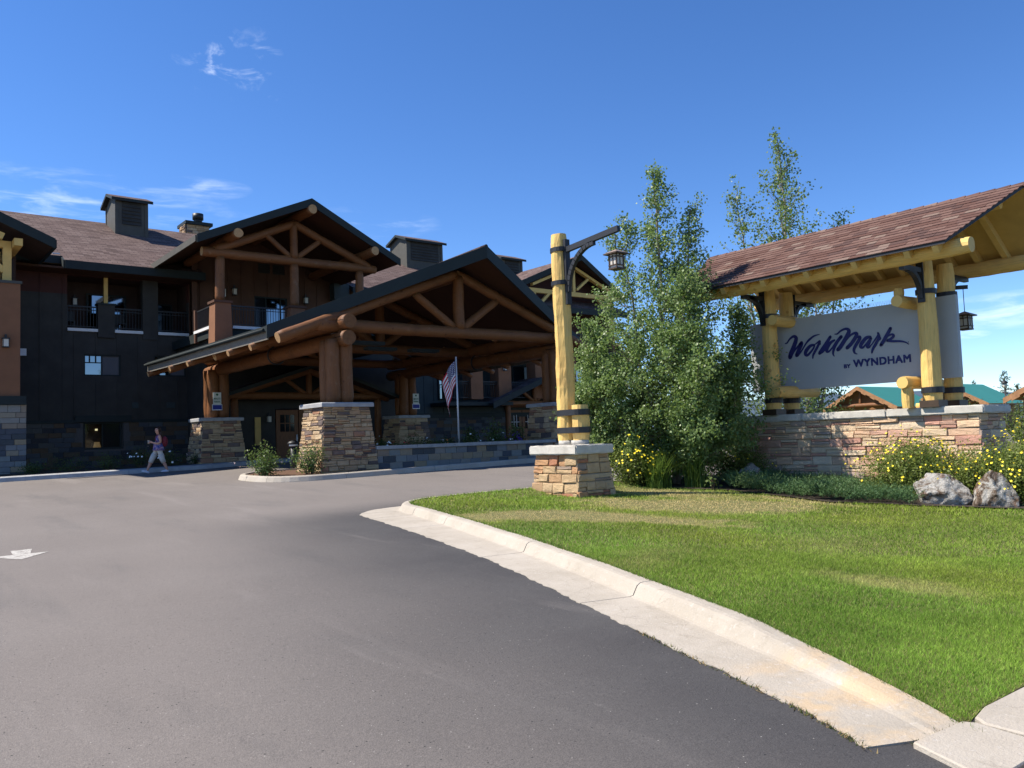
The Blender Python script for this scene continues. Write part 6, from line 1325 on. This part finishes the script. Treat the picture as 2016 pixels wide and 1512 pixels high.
# ornamental grasses
def tuft(x, y, h, r, n, label, seed):
    rg = np.random.default_rng(seed); z = gz(x, y) + .02; root = empty('ornamental_grass', (x, y, z)); tag(root, label, 'grass', 'ornamental grasses in front of the aspen')
    a = rg.uniform(0, 6.28, n); lean = np.abs(rg.normal(0, .45, n)); hh = h * rg.uniform(.6, 1.1, n); b = np.stack([x + rg.normal(0, r * .3, n), y + rg.normal(0, r * .3, n), np.full(n, z)], 1); V = []; K = 5
    sd = np.stack([-np.sin(a), np.cos(a), 0 * a], 1) * .0045
    for k in range(K + 1):
        t = k / K; o = lean * hh * t ** 1.9; p = b + np.stack([np.cos(a) * o, np.sin(a) * o, hh * (t - .22 * lean * t * t)], 1); w = (1 - t) ** .7 * 1.4 + .05
        V += [p - sd * w, p + sd * w]
    V = np.stack(V, 1); nv = 2 * (K + 1); F = []
    for k in range(K): F.append(np.stack([np.arange(n) * nv + 2 * k, np.arange(n) * nv + 2 * k + 1, np.arange(n) * nv + 2 * k + 3, np.arange(n) * nv + 2 * k + 2], 1))
    np_mesh('blades', V.reshape(-1, 3), np.concatenate(F), M['tuft_leaf'], root, (x, y, z))
tuft(13.8, 12.35, .85, .35, 650, 'bright green fountain of ornamental grass right of the lamp pier', 41); tuft(14.55, 11.9, .8, .35, 420, 'darker ornamental grass clump in the shade under the aspen', 42)
clump('broadleaf_sprout', 14.35, 11.3, gz(14.3, 11.3) + .03, .10, .10, .50, 60, .085, 'rose_leaf', 'small pale broad-leaved sprout at the edge of the lawn under the aspen', 'plant', None, None, 8, 43)

# juniper ground cover: feathery upturned sprays over a low mound
JP = [(14.62, 11.1), (14.32, 9.6), (14.08, 8.45), (14.6, 7.8), (14.85, 7.25), (15.3, 7.5), (16.0, 8.2), (17.02, 8.6), (17.02, 12.0), (16.2, 11.9), (15.3, 11.6)]
rg = np.random.default_rng(9); n = 5200; jx = rg.uniform(14, 17.05, n * 3); jy = rg.uniform(7.2, 12, n * 3); k = inside(jx, jy, JP); jx, jy = jx[k][:n], jy[k][:n]; N = len(jx)
mound = .10 + .26 * val_noise(jx, jy, .55, 6); zb = gzv(jx, jy) + .02
V, Fq = [], []; K = 22
a = rg.uniform(0, 6.28, N) * .0 + np.arctan2(rg.normal(-.3, 1, N), rg.normal(-.6, 1, N)); L = rg.uniform(.14, .34, N)
st = np.stack([jx, jy, zb + mound * rg.uniform(.2, .8, N)], 1); dr = np.stack([np.cos(a) * .8, np.sin(a) * .8, rg.uniform(.35, 1.0, N)], 1); dr /= np.linalg.norm(dr, axis=1, keepdims=True)
cs = []
for q in range(K):
    t = (q + .5) / K; c0 = st + dr * (L * t)[:, None]; side = rg.normal(0, 1, (N, 3)); e = dr * .9 + side * .55; e /= np.linalg.norm(e, axis=1, keepdims=True); ln = (.05 * (1 - .55 * t) * rg.uniform(.6, 1.3, N))[:, None]; wd = np.cross(e, rg.normal(0, 1, (N, 3))); wd /= np.linalg.norm(wd, axis=1, keepdims=True) + 1e-6
    V.append(np.stack([c0 - wd * .006, c0 + wd * .006, c0 + e * ln], 1))
V = np.concatenate(V).reshape(-1, 3)
tag(np_mesh('juniper_ground_cover', V, np.arange(len(V)).reshape(-1, 3), M['juniper_leaf'], origin=(15.3, 9.5, .3)), 'low blue green juniper spreading at the foot of the stone sign wall', 'juniper', kind='stuff')

# boulders
t = NT('boulder'); c = t.ramp(t.noise(2.4, 7, .72, dist=.8), [(.36, (.06, .045, .034)), (.44, (.19, .13, .09)), (.49, (.40, .36, .31)), (.55, (.58, .55, .50)), (.8, (.68, .66, .62))])
c = t.mix(t.math('MULTIPLY', t.step(t.noise(24, 5, .7), .56, .66), .7), c, (.10, .085, .07)); c = t.mix(t.math('MULTIPLY', t.step(t.noise(5, 4, .6), .58, .7), .7), c, (.34, .17, .09))
t.color(c); t.rough(.9, .2); t.bump(t.math('ADD', t.noise(7, 8, .8), t.math('MULTIPLY', t.noise(34, 5, .75), .6)), 1.0, .09); M['boulder'] = t.mat
def boulder(x, y, sx, sy, sz, rot, label, seed):
    from mathutils import noise as mn
    z = gz(x, y) - .01; bm = bmesh.new(); bmesh.ops.create_icosphere(bm, subdivisions=5, radius=1.0); rng = random.Random(seed); o = Vector((rng.uniform(0, 50), rng.uniform(0, 50), rng.uniform(0, 50)))
    planes = [(Vector((rng.gauss(0, 1), rng.gauss(0, 1), rng.gauss(.2, 1))).normalized(), rng.uniform(.62, .92)) for _ in range(11)]
    for v in bm.verts:
        p = v.co.copy(); r = 1 + .30 * mn.noise(p * 1.1 + o) + .16 * mn.noise(p * 2.6 + o) + .07 * mn.noise(p * 6 + o) + .03 * mn.noise(p * 15 + o)
        d = p.normalized()
        for nn, h in planes:
            k = d.dot(nn)
            if k > .01: r = min(r, (h + .05 * mn.noise(p * 4 + o)) / k)
        q = d * r; v.co = Vector((q.x * sx, q.y * sy, max(q.z, -.35) * sz + .3 * sz))
    me = bpy.data.meshes.new('boulder'); bm.to_mesh(me); bm.free(); me.materials.append(M['boulder'])
    ob = put('boulder', me, None, (x, y, z)); ob.rotation_euler = (0, 0, rot); tag(ob, label, 'boulder', 'boulders in the planting bed'); return ob
boulder(15.5, 7.02, .36, .48, .47, .3, 'white and brown boulder on the lawn edge, left of the big pair', 3); boulder(15.75, 6.25, .38, .42, .50, 1.1, 'pale lichen-covered boulder at the right edge, right of the big pair', 8); boulder(16.3, 11.75, .36, .42, .40, .5, 'small grey boulder in the tree shade at the left end of the juniper', 12)

# ------------------------------------------------------------------ beyond the sign: cabins, trees, hills
M['green_metal'] = plain('green_metal', (.045, .22, .165), .45, .06, .5, 0, 40, .4); M['log_cabin'] = plain('log_cabin', (.26, .12, .05), .7, .25, 2, .3, 8, stretch=(1, 1, 6)); M['cedar_trim'] = plain('cedar_trim', (.33, .17, .08), .8, .3, 3, .3, 12)
def cabin(x, y, L, W, eave, rise, label, seed):
    """x, y: middle of the gable end that faces the road; ridge runs along +X"""
    z = gz(x, y) - .05; r = empty('log_cabin', (x, y, z)); tag(r, label, 'cabin', 'log cabins beyond the sign'); h = W / 2; ov = .7
    mb = MB(); mb.box(x + .5, x + L, y - h, y + h, z, z + eave); mb.add([(x + .5, y - h, z + eave), (x + .5, y + h, z + eave), (x + .5, y, z + eave + rise * .95), (x + L, y - h, z + eave), (x + L, y + h, z + eave), (x + L, y, z + eave + rise * .95)], [(0, 2, 1), (3, 4, 5)]); mb.build('wall', M['log_cabin'], r)
    for s in (-1, 1):
        mb = MB(); q = [(x - .4, y + s * (h + ov), z + eave - .25), (x + L + .5, y + s * (h + ov), z + eave - .25), (x + L + .5, y, z + eave + rise), (x - .4, y, z + eave + rise)]; slab(mb, q if s < 0 else q[::-1], .12); mb.build('roof', [M['green_metal'], M['cedar_trim'], M['cedar_trim']], r)
        # scalloped bargeboard
        rng = random.Random(seed); n = 9
        for k in range(n):
            t0, t1 = k / n, (k + 1) / n; a = Vector((x - .45, y + s * (h + ov) * (1 - t0), z + eave - .25 + (rise + .25) * t0)); b = Vector((x - .45, y + s * (h + ov) * (1 - t1), z + eave - .25 + (rise + .25) * t1)); dz = Vector((0, 0, -.34 - .1 * (k % 2))); o = Vector((-.08, 0, 0))
            mb = MB(); mb.hexa([a + dz, b + dz, b + dz + o, a + dz + o], [a, b, b + o, a + o]); mb.build('bargeboard', M['cedar_trim'], r)
    log('porch_log', (x, y - h, z + eave), (x, y + h, z + eave), .2, .2, 'log_brown', r); log('porch_post', (x, y - h * .8, z), (x, y - h * .8, z + eave), .16, .16, 'log_brown', r); log('porch_post', (x, y + h * .8, z), (x, y + h * .8, z + eave), .16, .16, 'log_brown', r); log('king_log', (x, y, z + eave), (x, y, z + eave + rise * .85), .14, .14, 'log_brown', r)
    part('window', 'dark_glass', (x + .44, x + .5, y - .6, y + .6, z + 1.0, z + 2.0), parent=r); part('window', 'dark_glass', (x + 2, x + 3.2, y - h - .03, y - h, z + 1.0, z + 2.0), parent=r)
    return r
cabin(71.5, 39.2, 7.0, 5.8, 2.5, 1.75, 'green roofed log cabin seen below the left half of the sign board', 1); cabin(78.2, 34.4, 7.0, 5.8, 2.5, 1.75, 'green roofed log cabin just right of the sign posts', 2); cabin(54.5, 16.4, 7, 7.0, 2.4, 1.9, 'log cabin gable with scalloped brown eaves at the right edge', 3)
def conifer(x, y, H, R, n, label, seed, mat='conifer_leaf', thin=1.0):
    rg = np.random.default_rng(seed); z = gz(x, y); root = empty('conifer_tree', (x, y, z)); tag(root, label, 'tree', 'conifers beyond the cabins')
    v, f = thin_tubes([((x, y, z), (x, y, z + H * .5), .14, .09), ((x, y, z + H * .5), (x, y, z + H), .09, .01)], 7); np_mesh('trunk', v, f, M['bark_dark'], root, (x, y, z))
    C, S = [], []
    nb = int(H * 13)
    for b in range(nb):
        t = .12 + .88 * (b / nb); a = rg.uniform(0, 6.28); L = R * (1 - t) ** .8 * rg.uniform(.7, 1.15) + .08; p0 = np.array([x, y, z + H * t]); p1 = p0 + np.array([math.cos(a) * L, math.sin(a) * L, -.15 * L]); S.append((p0, p1, .02, .006)); m = max(4, int(n / nb * (.3 + L / R))); tt = rg.uniform(.15, 1, m)[:, None]; C.append(p0 + (p1 - p0) * tt + rg.normal(0, .12, (m, 3)) * np.array([1, 1, .6]))
    C = np.concatenate(C); v, f = thin_tubes(S, 4); np_mesh('branches', v, f, M['bark_dark'], root, (x, y, z)); v, f = leaf_quads(C, .26, .1, .35, rg); np_mesh('crown', v, f, M[mat], root, (x, y, z))
def at_px(u_over_f, v): p = FW * v + RT * (u_over_f * v); return p.x, p.y
for i, (px, v, H, R, lb) in enumerate(((1978, 92, 6.2, 1.9, 'tall dark conifer right of the second green roof'), (1918, 120, 6.6, 1.1, 'small pine top showing above the second green roof'), (1952, 100, 3.6, 2.2, 'broad green tree between the cabins at the right'), (1748, 110, 4.9, 1.4, 'conifer showing under the sign board right of the first green roof'), (1770, 105, 4.0, 1.8, 'lower conifer close to the stub log under the sign board'), (1790, 130, 6.0, 1.6, 'thin pine behind the right sign posts'), (2002, 95, 4.8, 1.5, 'dark conifer above the cabin eave at the right edge'))):
    x_, y_ = at_px((px - 1008) / 1630, v); conifer(x_, y_, H, R, 1500, lb, 60 + i)
for i, (px, v, r, h, lb) in enumerate(((1515, 27, 1.5, 1.75, 'rounded green bush behind the left end of the sign wall'), (1600, 30, 1.6, 1.9, 'dark green bush below the sign board near the left posts'), (1660, 33, 1.5, 1.7, 'green bush below the middle of the sign board'), (2016, 33, 1.2, 1.9, 'green bush beyond the right end of the stone wall'), (1470, 30, 1.8, 1.8, 'green bush glimpsed between the aspen and the sign wall'), (1885, 40, .9, 2.1, 'narrow green bush right of the sign posts'))):
    x_, y_ = at_px((px - 1008) / 1630, v); clump('green_bush', x_, y_, gz(x_, y_), r, r, h, 2600, .12, 'bush_leaf', lb, 'bush', 'bushes behind the sign', None, 26, 90 + i)
# far street lamp
x_, y_ = at_px((1978 - 1008) / 1630, 58); z_ = gz(x_, y_)
sl_ = empty('street_lamp', (x_, y_, z_)); tag(sl_, 'black street lamp far off between the cabins at the right', 'street lamp')
mb = MB(); mb.tube([(x_, y_, z_), (x_, y_, z_ + .5), (x_, y_, z_ + 2.9)], [.11, .06, .05], 10); mb.build('post', M['black_iron'], sl_); mb = MB(); mb.tube([(x_, y_, z_ + 2.9), (x_, y_, z_ + 3.25)], [.10, .17], 8); mb.build('lamp_glass', M['frosted'], sl_); mb = MB(); mb.tube([(x_, y_, z_ + 3.25), (x_, y_, z_ + 3.32), (x_, y_, z_ + 3.5)], [.24, .22, .02], 8); mb.build('lamp_hood', M['black_iron'], sl_)
# wooded hills on the horizon
M['hazy_hill_forest'] = plain('hazy_hill_forest', (.055, .085, .12), .95, .35, .012, 0)  # forest green shifted to blue: distance haze painted into the base colour
rg = np.random.default_rng(4); V = []; n = 160
for i in range(n + 1):
    a = AZ - 1.5 + 3.0 * i / n; hgt = 70 + 45 * val_noise(np.array([i * 1.0]), np.array([3.0]), 14, 5)[0] + 16 * val_noise(np.array([i * 1.0]), np.array([9.0]), 3, 6)[0] + 5 * rg.random()
    for r_, z_ in ((2600, -2), (2900, hgt * .6), (3200, hgt), (3600, -2)): V.append((math.sin(a) * r_, math.cos(a) * r_, z_))
Fq = [(i * 4 + j, i * 4 + j + 1, (i + 1) * 4 + j + 1, (i + 1) * 4 + j) for i in range(n) for j in range(3)]
mb = MB(); mb.add(V, Fq); tag(mb.build('hills', M['hazy_hill_forest'], origin=(0, 0, 0)), kind='structure')

# ------------------------------------------------------------------ walking person
def person(px, py):
    z0 = gz(px, py) + 0.0; fwd = Vector((-1, .12, 0)).normalized(); side = Vector((fwd.y * -1, fwd.x, 0)); side = -side if side.y > 0 else side      # side points to the camera
    W_ = lambda a, b, c: Vector((px, py, z0)) + fwd * a + side * b + Vector((0, 0, c))
    root = empty('person', (px, py, z0)); tag(root, 'person walking in blue patterned top and light cropped trousers with red bag and cup', 'person')
    vs_, rad, ed = [], [], []
    def chain(pts, start=None):
        prev = start
        for a, b, c, r in pts:
            vs_.append(W_(a, b, c) - Vector((px, py, z0))); rad.append(r); i = len(vs_) - 1
            if prev is not None: ed.append((prev, i))
            prev = i
        return prev
    pel = chain([(0, 0, .93, .155)]); ch1 = chain([(.0, 0, 1.05, .15), (.005, 0, 1.18, .15), (.0, 0, 1.30, .15)], pel); nk = chain([(.015, 0, 1.42, .062), (.03, .01, 1.47, .055)], ch1); chain([(.045, .015, 1.53, .085), (.05, .02, 1.60, .088), (.045, .02, 1.66, .06)], nk)
    ends = {}
    for s, pts in (('lead', [(.03, -.09, .86, .11), (.13, -.095, .68, .095), (.22, -.10, .50, .07), (.29, -.10, .32, .062), (.37, -.10, .12, .042), (.39, -.10, .08, .04)]), ('rear', [(-.01, .09, .86, .11), (-.06, .095, .68, .095), (-.10, .10, .49, .07), (-.20, .10, .30, .062), (-.28, .10, .11, .042), (-.29, .10, .08, .04)])):
        chain(pts, pel)
    for sd in (1, -1):
        w = chain([(.0, sd * .155, 1.37, .068), (-.03, sd * .20, 1.24, .052), (-.04, sd * .215, 1.12, .044), (.08, sd * .19, 1.08, .040), (.21, sd * .13, 1.12, .030), (.25, sd * .11, 1.135, .032)], ch1)
        for k in range(4): chain([(.285, sd * (.085 - .012 * k), 1.165 - .019 * k, .0095), (.315, sd * (.055 - .004 * k), 1.168 - .019 * k, .009), (.335, sd * .025, 1.165 - .019 * k, .008)], w)
        chain([(.25, sd * .085, 1.17, .010), (.275, sd * .06, 1.19, .009)], w)
    me = bpy.data.meshes.new('body'); me.from_pydata([tuple(v) for v in vs_], ed, [])
    ob = bpy.data.objects.new('tmp_body', me); COL.objects.link(ob)
    md = ob.modifiers.new('s', 'SKIN'); md.branch_smoothing = .6
    for i, sv in enumerate(me.skin_vertices[0].data): sv.radius = (rad[i], rad[i]); sv.use_root = (i == 0)
    ob.modifiers.new('ss', 'SUBSURF').levels = 2
    bpy.context.view_layer.update(); bm_ = bpy.data.meshes.new_from_object(ob.evaluated_get(bpy.context.evaluated_depsgraph_get())); bpy.data.objects.remove(ob)
    M['skin'] = plain('skin', (.50, .27, .19), .55, .05, 9); M['trousers'] = plain('trousers', (.50, .47, .42), .85, .1, 14); 
    t = NT('blue_top'); vo = t.noise(13, 4, .6, dist=.8); t.color(t.ramp(vo, [(.36, (.03, .05, .20)), (.46, (.07, .12, .33)), (.53, (.30, .12, .22)), (.6, (.35, .33, .42))])); t.rough(.85, .15); M['blue_top'] = t.mat
    for m in ('skin', 'blue_top', 'trousers'): bm_.materials.append(M[m])
    for p in bm_.polygons:
        c = p.center; a = c.dot(fwd); b = abs(c.dot(side)); p.use_smooth = True
        if .86 < c.z < 1.39 and b < .165 and -.22 < a < .2 and not (c.z > 1.04 and b > .15): p.material_index = 1
        elif .40 < c.z <= .95: p.material_index = 2
        else: p.material_index = 0
    put('body', bm_, root, (px, py, z0))
    def ellip(name, c, r, mat, rx=None, cut=None):
        bm = bmesh.new(); bmesh.ops.create_icosphere(bm, subdivisions=3, radius=1)
        for v in bm.verts: q = v.co; v.co = W_(c[0] + q.x * r[0], c[1] + q.y * r[1], c[2] + q.z * r[2]) - Vector((px, py, z0))
        if cut: bmesh.ops.delete(bm, geom=[v for v in bm.verts if cut(v.co)], context='VERTS')
        m = bpy.data.meshes.new(name); bm.to_mesh(m); bm.free(); m.materials.append(M[mat])
        for p in m.polygons: p.use_smooth = True
        return put(name, m, root, (px, py, z0))
    M['hair'] = plain('hair', (.035, .018, .012), .5, .2, 20); M['red_bag'] = plain('red_bag', (.16, .018, .030), .7, .15, 9); M['pale_shoe'] = plain('pale_shoe', (.58, .60, .68), .7, .1, 12); M['cup'] = plain('cup', (.42, .34, .27), .6, .1, 9); M['dark_eye'] = plain('dark_eye', (.03, .02, .02), .3, 0)
    fdir = (fwd * .75 + side * .65).normalized(); hc = fwd * .045 + side * .018
    ellip('hair', (.025, .0, 1.605), (.112, .105, .125), 'hair', cut=lambda q: (q - hc).dot(fdir) > .048 and q.z < 1.672)
    ellip('hair_tail', (-.075, .02, 1.44), (.05, .085, .16), 'hair')
    fs = Vector((-fdir.y, fdir.x, 0))
    def face(name, f_, s_, z_, r, mat):
        q = hc + fdir * f_ + fs * s_; ellip(name, (q.dot(fwd), q.dot(side), z_), r, mat)
    for s_ in (-1, 1): face('eye', .082, s_ * .033, 1.605, (.011, .011, .008), 'dark_eye')
    face('nose', .092, 0, 1.575, (.02, .016, .022), 'skin'); face('mouth', .082, 0, 1.537, (.014, .022, .008), 'red_bag')
    ellip('bag', (-.20, .06, 1.15), (.115, .15, .20), 'red_bag')
    mb = MB(); mb.tube([W_(-.17, .13, 1.1), W_(-.06, .17, 1.36), W_(.05, .155, 1.40), W_(.14, .13, 1.25), W_(.05, .17, 1.08)], .016, 6); mb.build('strap', M['red_bag'], root)
    mb = MB(); mb.tube([W_(.335, 0, 1.08), W_(.335, 0, 1.20)], [.033, .042], 12); mb.tube([W_(.335, 0, 1.20), W_(.335, 0, 1.215)], [.045, .045], 12); mb.build('cup', M['cup'], root)
    for a0, b0, zt, tilt in ((.38, -.10, .055, .16), (-.26, .10, .05, -.02)):
        bm = bmesh.new(); bmesh.ops.create_icosphere(bm, subdivisions=3, radius=1)
        for v in bm.verts:
            q = v.co; a = q.x * .14; h = max(q.z, -.55) * .055 * (1.15 if q.x < 0 else .85); v.co = W_(a0 + .06 + a, b0 + q.y * .048, zt + h + a * tilt * 1.6) - Vector((px, py, z0))
        m = bpy.data.meshes.new('shoe'); bm.to_mesh(m); bm.free(); m.materials.append(M['pale_shoe'])
        for p in m.polygons: p.use_smooth = True
        put('shoe', m, root, (px, py, z0))
    # wide hems of the cropped trousers and the loose hem of the top
    mb = MB(); mb.tube([W_(.135, -.095, .68), W_(.22, -.10, .50), W_(.265, -.10, .38)], [.105, .092, .085], 14); mb.build('trouser_leg', M['trousers'], root); mb = MB(); mb.tube([W_(-.06, .095, .68), W_(-.11, .10, .49), W_(-.17, .10, .37)], [.105, .092, .085], 14); mb.build('trouser_leg', M['trousers'], root)
    mb = MB(); mb.tube([W_(.0, 0, 1.10), W_(.0, 0, .96), W_(.0, 0, .82)], [.165, .185, .205], 18); mb.build('top_hem', M['blue_top'], root)
person(8.85, 32.35)
